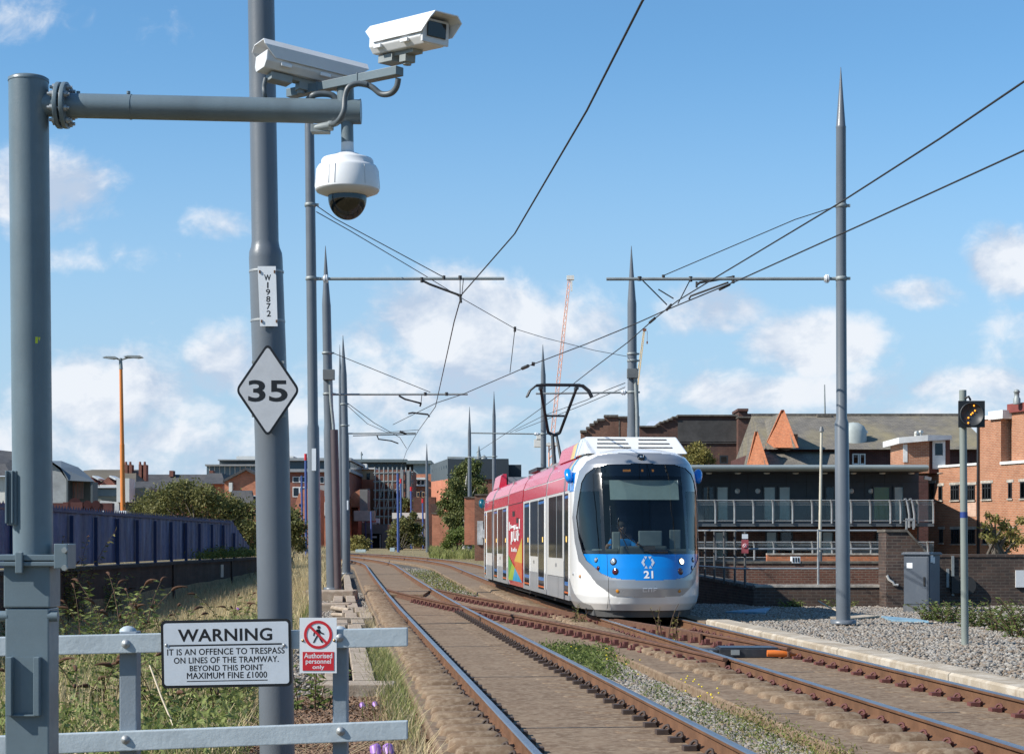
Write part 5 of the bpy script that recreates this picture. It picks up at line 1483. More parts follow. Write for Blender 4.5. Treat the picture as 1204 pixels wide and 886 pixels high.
m.box((X, 1.388, 1.715), (.045, .01, .008)); m.build('eyes', M['ink'], DR, uv=False)
for hx in (X - .34, X + .27):
    m = MB(TM)
    for q in range(4): m.tube([(hx - .03 + q * .02, 1.10, 1.45), (hx - .032 + q * .021, 1.05, 1.455), (hx - .03 + q * .02, 1.02, 1.435)], .009, 6)
    m.tube([(hx + (.04 if hx < X else -.04), 1.12, 1.44), (hx + (.055 if hx < X else -.055), 1.08, 1.445)], .010, 6)
    m.build('fingers', skinm, DR, uv=False)
# ------------------------------------------------------------------ right-hand side: verge furniture, walls, buildings
bk_dark = brick_mat('blue_engineering_brick', (.135, .085, .066), (.075, .055, .050), (.15, .125, .105), stain=(.04, .034, .03), stain_amt=.65, ms=.009, var=.45)
bk_brown = brick_mat('brown_brick', (.22, .09, .06), (.15, .065, .048), (.24, .18, .14), stain=(.05, .035, .03), stain_amt=.5)
bk_red = brick_mat('red_brick', (.48, .20, .105), (.38, .145, .075), (.46, .34, .25), stain=(.52, .29, .19), stain_amt=.5, var=.22, stain_scale=.35)
bk_orange = brick_mat('orange_brick', (.52, .17, .075), (.42, .13, .06), (.42, .24, .15), stain=(.55, .26, .15), stain_amt=.5, var=.15, stain_scale=.4)
bk_old = brick_mat('sooty_brick', (.15, .062, .048), (.10, .048, .040), (.15, .11, .09), stain=(.06, .05, .045), stain_amt=.7, stain_scale=.25)
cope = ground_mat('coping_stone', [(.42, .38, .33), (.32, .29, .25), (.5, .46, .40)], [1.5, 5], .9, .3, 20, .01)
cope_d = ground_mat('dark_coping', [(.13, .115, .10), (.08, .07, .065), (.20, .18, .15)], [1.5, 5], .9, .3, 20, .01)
slate = None
def slate_mat(name, c1, c2, moss=None):
    m = brick_mat(name, c1, c2, [x * .55 for x in c1], bw=.30, rh=.22, ms=.012, stain=moss, stain_amt=.55, var=.3, stain_scale=.25, rough=.8)
    return m
slate = slate_mat('weathered_slate', (.24, .215, .18), (.18, .165, .145), (.34, .28, .13))
slate_g = slate_mat('grey_slate', (.10, .10, .105), (.075, .075, .08), (.14, .13, .12))
frame_w = paint('white_frame', (.70, .70, .68), .5); frame_d = paint('dark_frame', (.03, .033, .037), .4)
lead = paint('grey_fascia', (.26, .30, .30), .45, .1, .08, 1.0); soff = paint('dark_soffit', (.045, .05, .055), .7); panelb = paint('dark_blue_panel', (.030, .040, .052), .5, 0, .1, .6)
clear = glass_mat('balustrade_glass', (.82, .86, .85), .06); winmat = glass_mat('window_glass', (.10, .12, .13), .16, .01)
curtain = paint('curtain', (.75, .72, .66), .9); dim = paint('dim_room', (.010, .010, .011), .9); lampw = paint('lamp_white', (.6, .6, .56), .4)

# signal
sgY = 27.1
sg = thing('tram_signal', P(1135, 756, sgY), 'tram signal on a thin grey post, black square head showing diagonal amber dots', 'signal')
m = MB(); r = pxr(8.6, sgY) / 2; m.cone(P(1134.6, 758, sgY), P(1132, 458.5, sgY), r, r * .98, 20); m.build('post', paint('signal_post_green_grey', (.24, .27, .245), .5, 0, .08, 1.5, (.3, .3, .28), .3, streak=True), sg)
m = MB(); m.lathe([(r * 1.015, -.045), (r * 1.02, .045)], P(1133.3, 605, sgY), 20); m.build('blue_band', paint('blue_tape', (.02, .05, .22), .5), sg)
m = MB(); m.box(P(1142.3, 486.6, sgY - .17), (pxr(31, sgY), .03, pxr(31, sgY))); m.box(P(1142, 487, sgY - .11), (.26, .12, .26)); m.build('signal_head', M['black'], sg, bevel=.006)
m = MB(); c = P(1142.3, 487, sgY - .185); m.lathe([(pxr(14, sgY), 0), (pxr(14, sgY), .03), (pxr(13, sgY), .032), (pxr(13, sgY), .004), (.001, .006)], c, 32, 0, (0, -1, 0)); m.build('lens', paint('signal_lens', (.035, .04, .045), .5), sg)
ob = lamp_mat('amber_signal', (1.0, .36, .02), 1.3); m = MB()
for px, py in ((1145.2, 476.7), (1146.4, 482.7), (1143.6, 485.3), (1141.7, 487.1), (1138.7, 490.9), (1138.5, 497.0)):
    m.lathe([(.013, 0), (.011, .010), (.001, .013)], P(px, py, sgY - .193), 10, 0, (0, -1, 0))
m.build('amber_dots', ob, sg)
m = MB()
for py in (473, 500): m.box(P(1137, py, sgY - .06), (.20, .16, .04))
m.tube([P(1141, 470, sgY - .08), P(1139, 466, sgY - .12), P(1135, 468, sgY - .06)], .018, 8); m.build('head_bracket', M['black'], sg)
m = MB(); c = P(1135, 759, sgY); m.box((c.x + .15, c.y, c.z - .02), (1.3, .7, .07)); m.build('concrete_base', M['palecon'], sg, bevel=.015)

# cabinet
cbY = 40.0
cg = paint('cabinet_grey', (.085, .105, .135), .5, 0, .08, 2, (.13, .14, .15), .3)
cb = thing('equipment_cabinet', P(1087, 716, cbY), 'dark grey roadside equipment cabinet against the brick pier with an open white padlock box', 'cabinet')
zb_, zt_ = P(0, 717, cbY).z, P(0, 652, cbY).z
rotc = Matrix.Rotation(R(-38), 4, 'Z'); rotc.translation = Vector((P(1087.5, 0, cbY).x, cbY + .3, zb_))
H = zt_ - zb_
m = MB(rotc); m.box2((-.30, -.30, .10), (.30, .30, H)); m.build('body', cg, cb, bevel=.008)
m = MB(rotc); m.box2((-.34, -.34, H), (.34, .34, H + .045)); m.box2((-.32, -.32, H + .045), (.32, .32, H + .06)); m.build('roof', cg, cb, bevel=.01)
m = MB(rotc); m.box2((-.31, -.31, -.05), (.31, .31, .10)); m.build('plinth', paint('cabinet_plinth', (.12, .13, .14), .7), cb)
m = MB(rotc); m.box2((-.27, -.312, .14), (.27, -.302, H - .05)); dr_ = m.build('door', cg, cb, bevel=.003)
m = MB(rotc); m.box2((.302, -.27, .14), (.312, .27, H - .05)); m.build('side_panel', cg, cb, bevel=.003)
m = MB(rotc); m.box2((-.22, -.32, H - .30), (-.08, -.314, H - .18)); m.build('label', M['signw'], dr_)
m = MB(rotc); m.box2((.19, -.33, .55), (.23, -.313, .75)); m.build('handle', M['black'], dr_)
m = MB(rotc); m.box((.30, -.16, H - .06), (.05, .13, .22)); m.box((.30, -.05, H - .12), (.04, .1, .14)); m.build('padlock_box', M['offwhite'], cb, bevel=.006)

# brick walls
wallY = 43.8
def wall_block(m, px0, px1, y0, Y, th=.46, z0=-.6, mi=0, y1=None):
    a = P(px0, y0, Y); b = P(px1, y1 if y1 is not None else y0, Y)
    m.prism([(a.x, Y, z0), (b.x, Y, z0), (b.x, Y, b.z), (a.x, Y, a.z)], (0, th, 0), mi)
bw = thing('brick_wall', P(1180, 715, wallY), 'long dark brick parapet wall behind the weeds, with a worn brick-on-edge top', 'wall')
m = MB(); wall_block(m, 1088, 1420, 654.5, wallY); m.build('brickwork', bk_dark, bw)
m = MB(); a = P(1088, 654.5, wallY); b = P(1420, 654.5, wallY); m.box2((a.x, wallY - .02, a.z), (b.x, wallY + .48, a.z + .07)); m.build('coping', bk_dark, bw)
m = MB(); m.pbox(1119, 1122, 653, 700, wallY - .05, .04); m.pbox(1113, 1116, 668, 690, wallY - .05, .04); m.build('wall_pipe', M['galvd'], bw)
m = MB(); m.pbox(1194.5, 1212, 670, 690, wallY - .06, .055); m.build('notice', M['offwhite'], bw)
m = MB(); m.pbox(1119, 1128, 677, 697, wallY - .12, .11); m.cone(P(1136, 688, wallY - .1), P(1136, 688, wallY - .01), .24, None, 20); m.tube([P(1128, 683, wallY - .1), P(1133, 676, wallY - .1), P(1140, 680, wallY - .1)], .02, 6); m.build('cable_coil', M['black'], bw)
pier = thing('brick_pier', P(1065, 714, 42.6), 'brick pier with a sloping weathered top standing between the railing and the cabinet', 'wall')
pY = 42.6
m = MB()
a, b, c_, d_ = P(1042, 711, pY), P(1082, 711, pY), P(1082, 648, pY), P(1066, 622, pY)
q = [P(1042, 740, pY), P(1091, 740, pY), P(1091, 653, pY), P(1066, 625, pY), P(1042, 625, pY)]
m.prism(q, (0, .9, 0)); m.build('brickwork', bk_dark, pier)
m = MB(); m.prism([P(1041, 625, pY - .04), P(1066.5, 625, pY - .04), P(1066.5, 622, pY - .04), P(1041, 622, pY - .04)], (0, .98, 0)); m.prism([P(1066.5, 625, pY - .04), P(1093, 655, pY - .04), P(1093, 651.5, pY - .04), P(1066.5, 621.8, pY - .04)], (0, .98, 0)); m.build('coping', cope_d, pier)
m = MB(); m.tube([P(1043, 676, pY - .02), P(1045, 681, pY - .02), P(1050, 684, pY - .02), P(1051, 687, pY - .02), P(1056, 687.5, pY - .02)], .035, 5); m.build('mortar_crack', paint('white_mortar', (.6, .58, .54), .9), pier)
lw = thing('low_parapet', P(930, 712, 43.2), 'low dark parapet wall with a pale coping under the galvanised railing', 'wall')
lY = 43.4
m = MB(); wall_block(m, 886, 1042, 690, lY, .5); m.build('brickwork', bk_dark, lw)
m = MB(); a, b = P(888, 690, lY), P(1042, 690, lY); m.box2((a.x, lY - .03, a.z), (b.x, lY + .55, a.z + .06)); m.build('coping', cope, lw)
q0, q1 = P(886, 690, lY), P(812, 676, 52)
m = MB(); m.prism([(q0.x, lY, -.8), (q1.x, 52, -.8), (q1.x, 52, q1.z - .05), (q0.x, lY, q0.z - .05)], (.35, .25, 0)); m.build('brickwork', bk_dark, lw)
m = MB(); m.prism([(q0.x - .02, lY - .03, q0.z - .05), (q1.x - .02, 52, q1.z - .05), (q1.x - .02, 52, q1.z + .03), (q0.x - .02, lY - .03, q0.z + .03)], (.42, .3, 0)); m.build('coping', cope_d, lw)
# railing
rl = thing('railing', P(940, 690, lY + .2), 'three-rail galvanised railing on the low parapet, turning back beside the tram', 'railing')
yr_ = lY + .2
m = MB()
for py in (623.5, 645, 668): m.cone(P(866, py, yr_), P(1043, py, yr_), .024, None, 8)
for py0, py1 in ((623.5, 623.5), (645, 644), (668, 664)): m.cone(P(866, py0, yr_), P(806, py1, 52.5), .024, None, 8)
m.build('rails', M['galv'], rl)
for px in (962, 1039): m = MB(); m.cone(P(px, 690, yr_), P(px, 622, yr_), .03, None, 10); m.build('post', M['galv'], rl)
for k, px in enumerate((876, 864, 851.5, 840, 829, 818)):
    Yp = yr_ + .2 + k * 1.5; m = MB(); m.cone(P(px, 690 - k * 2.3, Yp), P(px, 623.5, Yp), .03, None, 8); m.build('post', paint('dark_rail_post', (.10, .10, .10), .5) if k == 0 else bpy.data.materials['dark_rail_post'], rl)
ps = thing('post_sign', P(876, 690, yr_ - .1), 'little red and white no entry notice fixed to the dark railing post', 'sign')
m = MB(); m.pbox(872, 880, 634, 650, yr_ - .12, .02); m.build('face', paint('faded_red', (.45, .10, .11), .5), ps)
m = MB(); c = P(876, 641.5, yr_ - .125); m.lathe([(.058, 0), (.058, .004), (.001, .005)], c, 20, 0, (0, -1, 0)); m.pbox(872.5, 879.5, 627.5, 633, yr_ - .12, .02); m.build('white_panel', M['signw'], ps)
m = MB(); m.lathe([(.05, .005), (.05, .008), (.036, .008), (.036, .005)], c, 20, 0, (0, -1, 0)); m.box(c + Vector((0, -.008, 0)), (.085, .004, .014), Matrix.Rotation(R(45), 3, 'Y')); m.build('prohibition_ring', M['red'], ps)
# lower yard wall beyond the railing
yw = thing('yard_wall', P(930, 690, 60), 'brown brick yard wall seen through the railing, with a grey capping', 'wall')
m = MB(); wall_block(m, 800, 1072, 662, 56, .4, -2.0); m.build('brickwork', bk_brown, yw)
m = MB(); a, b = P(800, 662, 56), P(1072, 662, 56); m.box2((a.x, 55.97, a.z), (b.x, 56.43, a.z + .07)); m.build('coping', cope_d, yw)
ow = thing('sunlit_wall', P(975, 662, 66), 'short bright orange brick garden wall in front of the lower balconies', 'wall')
m = MB(); wall_block(m, 902, 1080, 652, 66, .3, -2.5, 0, 652); m.build('brickwork', bk_orange, ow)
m = MB(); a, b = P(902, 652, 66), P(1080, 652, 66); m.box2((a.x, 65.97, a.z), (b.x, 66.33, a.z + .06)); m.build('coping', cope, ow)
vt = thing('vent_box', P(933, 660, 55.9), 'small black and white vent box standing on the yard wall', 'vent')
m = MB(); m.pbox(931, 941, 654, 661.5, 55.95, .3); m.build('casing', M['signw'], vt)
m = MB()
for q in (932.2, 935.2, 938.2): m.pbox(q, q + 1.6, 655.2, 660.4, 55.94, .02)
m.build('louvre', M['ink'], vt)
# cream lighting column
lc = thing('lighting_column', P(964, 662, 62), 'tall thin cream column rising past the balcony roof', 'lamp post')
m = MB(); m.cone(P(963.6, 668, 62), P(965.8, 507, 62), .062, .045, 10); m.build('column', paint('cream_column', (.55, .50, .40), .5), lc)
m = MB(); m.cone(P(965.8, 507, 62), P(966, 501.5, 62), .09, .05, 10); m.cone(P(963.6, 664, 62), P(963.8, 648, 62), .10, .09, 10); m.build('cap', paint('column_cap', (.2, .2, .2), .5), lc)

# balcony building -----------------------------------------------
bY = 78.0
bb = thing('balcony_building', P(950, 700, bY), 'flat-roofed dark building with a glass-fronted balcony and curved grey eaves', 'building')
def ZX(py, Y): return EYE + (HY - py) * Y / F
x0, x1 = P(770, 0, bY).x, P(1094, 0, bY).x
m = MB(); m.box2((x0, bY + 1.8, -3), (x1 - .1, bY + 12, ZX(553, bY))); m.build('upper_wall', panelb, bb)
m = MB(); m.box2((x0, bY + 1.72, -3), (x1 - .2, bY + 1.8, ZX(618, bY) - .05)); m.build('lower_wall', bk_brown, bb)
rx1 = P(1091, 0, bY - .6).x
m = MB()
prof = [(bY - .6, ZX(553.5, bY - .6)), (bY - .78, ZX(551, bY - .7)), (bY - .80, ZX(548.8, bY - .7)), (bY - .68, ZX(546.6, bY - .7)), (bY - .4, ZX(545.8, bY - .7)), (bY + 12, ZX(545, bY - .7) + .25), (bY + 12, ZX(553.5, bY - .6))]
m.prism([(x0, y, z) for y, z in prof], (rx1 - x0, 0, 0)); m.build('roof', lead, bb)
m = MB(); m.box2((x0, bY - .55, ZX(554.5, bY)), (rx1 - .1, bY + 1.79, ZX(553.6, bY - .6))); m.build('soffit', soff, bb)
for k in range(9):
    px = 867.5 + 34 * (k - 1)
    m = MB(); m.lathe([(.14, 0), (.12, -.05), (.001, -.07)], P(px, 555, bY + .7) + Vector((0, 0, -.02)), 14); m.build('soffit_light', lampw, bb)
for px, py in ((867, 577), (891, 577), (1001, 577), (1024, 577)):
    m = MB(); m.lathe([(.12, 0), (.10, .06), (.001, .08)], P(px, py, bY + 1.8), 14, 0, (0, -1, 0)); m.build('wall_light', lampw, bb)
m = MB()
for px in (858, 879, 924, 948, 1016, 1040): m.pbox(px, px + .6, 556, 612, bY + 1.79, .02)
for py in (566, 590): m.pbox(820, 1090, py, py + .5, bY + 1.79, .02)
m.build('panel_joint', M['black'], bb)
def opening(px0, px1, y0, y1, Y, parent, fmat, glass=winmat, bars=(), hbars=(), curt=None, fw=.06, back=True):
    f = MB(); a, b = P(px0, y1, Y), P(px1, y0, Y)
    f.box2((a.x, Y - .05, a.z), (a.x + fw, Y + .02, b.z)); f.box2((b.x - fw, Y - .05, a.z), (b.x, Y + .02, b.z)); f.box2((a.x + fw, Y - .05, a.z), (b.x - fw, Y + .02, a.z + fw)); f.box2((a.x + fw, Y - .05, b.z - fw), (b.x - fw, Y + .02, b.z))
    for t in bars: xx = a.x + (b.x - a.x) * t; f.box2((xx - fw / 2, Y - .045, a.z + fw), (xx + fw / 2, Y + .0, b.z - fw))
    for t in hbars: zz_ = a.z + (b.z - a.z) * t; f.box2((a.x + fw, Y - .044, zz_ - fw / 2), (b.x - fw, Y + .001, zz_ + fw / 2))
    w = f.build('window', fmat, parent, uv=False)
    g_ = MB(); g_.box2((a.x + fw * .5, Y - .022, a.z + fw * .5), (b.x - fw * .5, Y - .014, b.z - fw * .5)); g_.build('pane', glass, w, uv=False)
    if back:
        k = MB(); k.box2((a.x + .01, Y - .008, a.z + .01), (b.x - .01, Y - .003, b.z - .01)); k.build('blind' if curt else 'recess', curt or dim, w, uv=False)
    return w
for a_, b_, cu in ((826, 840, None), (842, 857, curtain), (897, 912.5, curtain), (915, 930, curtain), (970, 982, None), (1026, 1047, paint('green_drape', (.24, .30, .06), .9)), (1050, 1063, curtain)):
    opening(a_, b_, 571, 612, bY + 1.78, bb, frame_d, glass_mat('door_glass', (.86, .88, .87), .05) if a_ == 826 else bpy.data.materials['door_glass'], curt=cu)
# balcony deck, balustrade
rlx = P(1099, 0, bY - .6).x
m = MB(); m.box2((x0, bY - .5, ZX(618.5, bY - .5)), (rlx, bY + 1.9, ZX(613.5, bY - .5))); m.build('balcony_deck', paint('deck_grey', (.10, .115, .13), .6), bb)
def balustrade(yt, yb_, Y, x_from, x_to, posts, nm):
    g_ = MB(); a, b = P(x_from, yb_, Y), P(x_to, yt + 1.5, Y); g_.box2((a.x, Y, a.z + .06), (b.x, Y + .012, b.z)); g_.build('glass_panel', clear, bb, uv=False)
    r_ = MB(); r_.cone(P(x_from, yt, Y - .02), P(x_to, yt, Y - .02), .026, None, 8); r_.cone(P(x_from, yb_ - 1, Y - .02), P(x_to, yb_ - 1, Y - .02), .02, None, 8)
    for q in (.25, .5): r_.cone(P(x_from, yt + (yb_ - yt) * q * .4, Y - .03), P(x_to, yt + (yb_ - yt) * q * .4, Y - .03), .008, None, 5)
    r_.build('handrail', M['galv'], bb, uv=False)
    for px in posts:
        p_ = MB(); p_.tube([P(px, yb_ + 2, Y - .03), P(px, yb_ - (yb_ - yt) * .55, Y - .03), P(px - .3, yt + 3, Y - .05), P(px - 1.4, yt - .5, Y - .09)], .045, 6); p_.build('baluster', M['galv'], bb, uv=False)
balustrade(588, 613, bY - .52, 790, 1098, [818.5, 841.3, 863.7, 886, 909, 932, 955, 978, 1001, 1023.4, 1047, 1059, 1079.5, 1097.5], 'a')
balustrade(637, 656, bY - .52, 790, 1098, [841.5, 864, 887, 910, 932.5, 955.5, 978.5, 1001, 1024, 1091], 'b')
m = MB(); m.box2((x0, bY - .5, ZX(664, bY - .5)), (rlx, bY + 1.9, ZX(657, bY - .5))); m.build('balcony_deck', bpy.data.materials['deck_grey'], bb)
for a_, b_, cu in ((840, 856, curtain), (900, 914, curtain), (917, 932, None), (966, 980, curtain), (1030, 1044, None)):
    opening(a_, b_, 624, 656, bY + 1.70, bb, frame_d, bpy.data.materials['door_glass'], curt=cu)
# ladder cage at the end of the balcony
m = MB()
for px in (1067, 1073): m.tube([P(px - 4, 587, bY - .7), P(px - 2.5, 586, bY - .7), P(px, 592, bY - .7), P(px + 2, 605, bY - .7), P(px + 2, 620, bY - .7)], .05, 6)
m.pbox(1065, 1075, 609, 611.5, bY - .74, .1); m.pbox(1065, 1067, 611, 622, bY - .74, .1); m.pbox(1073, 1075, 611, 622, bY - .74, .1)
m.build('ladder_top', M['galv'], bb)
m = MB(); m.box(P(1090.5, 562, bY + .5), (.30, .25, .14), Matrix.Rotation(R(12), 3, 'Y')); m.build('floodlight', lampw, bb)

# brick building at the edge of the frame: its long front runs obliquely towards the viewer --------
FO = Vector((19.69, 84.0, 0)); FD = Vector((.335, -.942, 0)).normalized(); FN = Vector((FD.y, -FD.x, 0))      # FN points out of the facade
FM = Matrix((FD, -FN, Vector((0, 0, 1)))).transposed().to_4x4(); FM.translation = FO                         # local x along the front, y inwards
def ft(px):
    a = (px - CX) / F
    return (a * FO.y - FO.x) / (FD.x - a * FD.y)
def fz(px, py): return EYE + (HY - py) * (FO.y + FD.y * ft(px)) / F
def fbox(m, px0, px1, zlo, zhi, y0, y1): m.box2((ft(px0), y0, zlo), (ft(px1), y1, zhi)); return m
rb = thing('brick_building', P(1150, 690, 80), 'sunlit orange-red brick building with small dark windows, a tower and a square chimney', 'building')
zpar = fz(1092, 550.5)
fbox(MB(FM), 1091.5, 1149.5, -3, zpar, 0, 9).build('wall', bk_red, rb)
zt_ = fz(1149, 494)
fbox(MB(FM), 1149.5, 1177, -3, zt_, -.004, 5).build('tower', bk_red, rb)
zr_ = fz(1177, 546)
fbox(MB(FM), 1177, 1330, -3, zr_, -.008, 9).build('wall', bk_red, rb)
fbox(MB(FM), 1091.2, 1149.4, zpar, zpar + .10, -.06, .4).build('parapet_coping', frame_w, rb)
fbox(MB(FM), 1177.2, 1332, zr_, zr_ + .12, -.08, .4).build('parapet_coping', frame_w, rb)
fbox(MB(FM), 1149.2, 1178, zt_, zt_ + .16, -.06, 5.1).build('tower_coping', frame_w, rb)
fbox(MB(FM), 1165, 1182, zt_ - .05, zt_ + .32, -.14, 1.0).build('tower_coping', frame_w, rb)
zc_ = fz(1181, 485)
fbox(MB(FM), 1181.5, 1260, zr_ - .5, zc_, .35, 3.4).build('chimney', bk_red, rb)
fbox(MB(FM), 1179.5, 1263, zc_, zc_ + .38, .2, 3.6).build('chimney_cap', paint('cap_red', (.24, .055, .045), .7, 0, .15, 2), rb)
m = MB(); m.lathe([(.16, 0), (.16, .25), (.11, .3), (.11, .5), (.15, .52), (.10, .62), (.001, .66)], P(1195.5, 475, 77.5), 14); m.build('chimney_pot', M['galvd'], rb)
for (px0, px1, y0, y1, br_) in ((1093.5, 1099, 568, 590, 0), (1104, 1108.3, 571, 588, 0), (1118.3, 1128, 570, 588, 1), (1137, 1146.5, 570, 588, 1), (1155.3, 1166, 568, 587, 1), (1186, 1190.2, 567, 586, 0), (1200, 1206, 566, 586, 0), (1105, 1109, 622, 638, 0), (1119, 1128.4, 622, 639, 1), (1137.5, 1146.5, 622, 639, 1), (1188, 1192, 622, 638, 0), (1156, 1166, 622, 639, 1)):
    x0_, x1_, z0_, z1_ = ft(px0), ft(px1), fz(px0, y1), fz(px0, y0); fw = .055; o_ = -.012
    f = MB(FM); f.box2((x0_, o_ - .03, z0_), (x0_ + fw, o_, z1_)); f.box2((x1_ - fw, o_ - .03, z0_), (x1_, o_, z1_)); f.box2((x0_ + fw, o_ - .03, z0_), (x1_ - fw, o_, z0_ + fw)); f.box2((x0_ + fw, o_ - .03, z1_ - fw), (x1_ - fw, o_, z1_))
    if br_:
        for t_ in (.36, .64): xx = x0_ + (x1_ - x0_) * t_; f.box2((xx - .035, o_ - .035, z0_ + fw), (xx + .035, o_ - .002, z1_ - fw))
        f.box2((x0_ + fw, o_ - .034, z0_ + (z1_ - z0_) * .66), (x1_ - fw, o_ - .003, z0_ + (z1_ - z0_) * .66 + .05))
    w_ = f.build('window', frame_d, rb, uv=False)
    g_ = MB(FM); g_.box2((x0_ + .03, o_ - .016, z0_ + .03), (x1_ - .03, o_ - .008, z1_ - .03)); g_.build('pane', glass_mat('far_pane', (.30, .33, .36), .2, .02) if 'far_pane' not in bpy.data.materials else bpy.data.materials['far_pane'], w_, uv=False)
    g_ = MB(FM); g_.box2((x0_ + .02, o_ - .006, z0_ + .02), (x1_ - .02, o_ - .002, z1_ - .02)); g_.build('blind', paint('grey_blind', (.16, .17, .18), .9) if 'grey_blind' not in bpy.data.materials else bpy.data.materials['grey_blind'], w_, uv=False)
    MB(FM).box2((x0_ - .12, -.03, z1_), (x1_ + .12, -.002, z1_ + .12)).build('lintel', cope, rb)
    MB(FM).box2((x0_ - .06, -.07, z0_ - .06), (x1_ + .06, -.002, z0_)).build('sill', cope, rb)
fbox(MB(FM), 1136, 1148, fz(1136, 607), fz(1136, 590), -.012, .02).build('infill_panel', brick_mat('pale_brick', (.62, .40, .30), (.56, .34, .25), (.55, .45, .36)), rb)
fbox(MB(FM), 1150.6, 1152.2, -3, zt_ - .1, -.10, -.01).build('downpipe', frame_d, rb)

rh = thing('rooftop_hut', P(1088, 552, 84), 'small brick rooftop hut with a white fascia and a white glazed door', 'building')
hY = 83.0
m = MB(); m.pbox(1063, 1092.5, 515, 556, hY, 3); m.build('wall', bk_red, rh)
m = MB(); m.pbox(1092, 1117, 517, 556, hY + .25, 3); m.build('side_wall', paint('hut_brick_shaded', (.14, .055, .04), .8), rh)  # same brick hut, this less lit face shaded by a darker colour
m = MB(); m.prism([P(1057, 514, hY - .3), P(1091, 511, hY - .3), P(1091, 518, hY - .3), P(1057, 521, hY - .3)], (0, 3.6, 0)); m.prism([P(1091, 511, hY - .3), P(1119, 511.5, hY + .1), P(1119, 516.5, hY + .1), P(1091, 518, hY - .3)], (0, 3.6, 0)); m.build('roof', frame_w, rh)
m = MB(); m.pbox(1096.5, 1111.5, 518, 551, hY + .18, .06); dd_ = m.build('door', frame_w, rh)
m = MB(); m.pbox(1099.5, 1108.5, 521, 535, hY + .17, .02); m.build('pane', M['glassdark'], dd_)
m = MB(); m.pbox(1062, 1067, 522, 543, hY - .02, .03); m.build('white_board', frame_w, rh)

# slate-roofed hall behind ------------------------------------------
sh = thing('slate_hall', P(1030, 640, 100), 'long brick hall with a weathered slate roof and two orange triangular gables', 'building')
sY = 98.0
m = MB(); a, b = P(896, 548, sY), P(1160, 528, sY); m.box2((a.x, sY, -3), (b.x, sY + 14, ZX(528, sY))); m.build('wall', brick_mat('plum_brick', (.13, .045, .04), (.09, .035, .03), (.12, .08, .07)), sh)
m = MB(); eave = ZX(528.5, sY) ; rid = ZX(488.5, sY + 7) ; dn = (sY + 7)
m.prism([(P(904, 0, sY).x, sY - .5, eave), (P(904, 0, sY).x, sY + 7, rid), (P(904, 0, sY).x, sY + 15, eave)], (P(1165, 0, sY).x - P(904, 0, sY).x, 0, 0)); m.build('roof', slate, sh)
m = MB(); m.box2((P(904, 0, sY).x, sY + 6.9, rid - .03), (P(1165, 0, sY).x, sY + 7.1, rid + .12)); m.build('ridge_tiles', cope_d, sh)
def gable(px0, px1, pyt, pyb, ptop, Y, dp, hw):
    m = MB(); sk = (px1 - px0) * .06; a = P(px0, pyb, Y + sk); b = P(px1, pyb, Y - sk); t = P(ptop, pyt, Y)
    m.prism([a, b, t + Vector((hw, 0, 0)), t - Vector((hw, 0, 0))], (0, .35, 0)); m.build('gable', bk_orange, sh)
    m = MB(); m.prism([a + Vector((.1, .35, 0)), b + Vector((-.1, .35, 0)), t + Vector((0, .35, -.1))], (0, dp, 0)); m.build('gable_roof', slate, sh)
gable(899, 939, 481.5, 526, 920.5, sY - 1.2, 7, .07)
gable(878, 905, 507, 550, 889.5, sY - 1.8, 2.0, .06)
m = MB(); m.prism([P(901, 548, sY - 2.2), P(984, 548, sY - 2.2), P(983, 522, sY + 1.2), P(899, 522, sY + 1.2)], (0, .1, .05)); m.build('lower_roof', slate, sh)
m = MB(); m.pbox(932, 938, 510, 522, sY - 1.5, .8); m.build('gable_shoulder', bk_orange, sh)
m = MB(); c = P(1003, 505, sY + 1.5); m.lathe([(.75, -1.2), (.75, -.1), (.6, .2), (.3, .38), (.001, .42)], c, 24); m.build('roof_ventilator', paint('vent_pale', (.42, .46, .44), .5), sh)
for px, py in ((1017, 508), (1044, 520), (1054, 520), (1077, 509), (1082, 508), (1141, 519)):
    m = MB(); c = P(px, py, sY + 2.2); m.cone(c + Vector((0, 0, -.35)), c, .10, None, 8); m.cone(c, c + Vector((.06, -.14, .02)), .12, .10, 8); m.build('vent_pipe', lampw, sh)
opening(1002, 1010, 533, 546, sY - .02, sh, frame_w, winmat, fw=.07); opening(1010.5, 1017.5, 533, 546, sY - .02, sh, frame_w, winmat, fw=.07)
m = MB(); m.pbox(1050, 1060, 545, 552, sY - 6, .4); m.build('hatch', lampw, sh)
fp = thing('roof_mast', P(970, 488, sY + 7), 'thin pole on a small flat base standing on the slate ridge', 'mast')
m = MB(); m.cone(P(970, 489, sY + 7), P(969.5, 452, sY + 7), .055, .03, 6); m.build('pole', M['galvd'], fp)
m = MB(); m.pbox(961, 978, 486.5, 490, sY + 6.6, .9); m.build('base', cope_d, fp)

# stepped old works ----------------------------------------------
ow2 = thing('old_works', P(800, 640, 150), 'old sooty brick works with a stepped parapet and a stubby chimney', 'building')
oY = 130.0
stepsA = [(683, 508, 690), (690, 504, 694), (694, 500, 699), (699, 497, 703), (703, 494.5, 711), (711, 490, 727)]
m = MB()
for x0_, yt, x1_ in stepsA: m.pbox(x0_, x1_, yt, 700, oY, .6)
m.pbox(727, 752, 491, 700, oY, .6); m.build('front_wall', brick_mat('warm_brick', (.30, .13, .085), (.21, .09, .06), (.28, .2, .15), stain=(.09, .05, .04), stain_amt=.5, stain_scale=.3), ow2)
m = MB(); m.pbox(727.5, 728.6, 491, 520, oY - .03, .02)
for x0_, yt, x1_ in stepsA: m.pbox(x0_ - .6, x1_, yt - 2.6, yt, oY - .15, .9)
m.pbox(727, 752, 489, 491, oY - .15, .9); m.build('coping', cope_d, ow2)
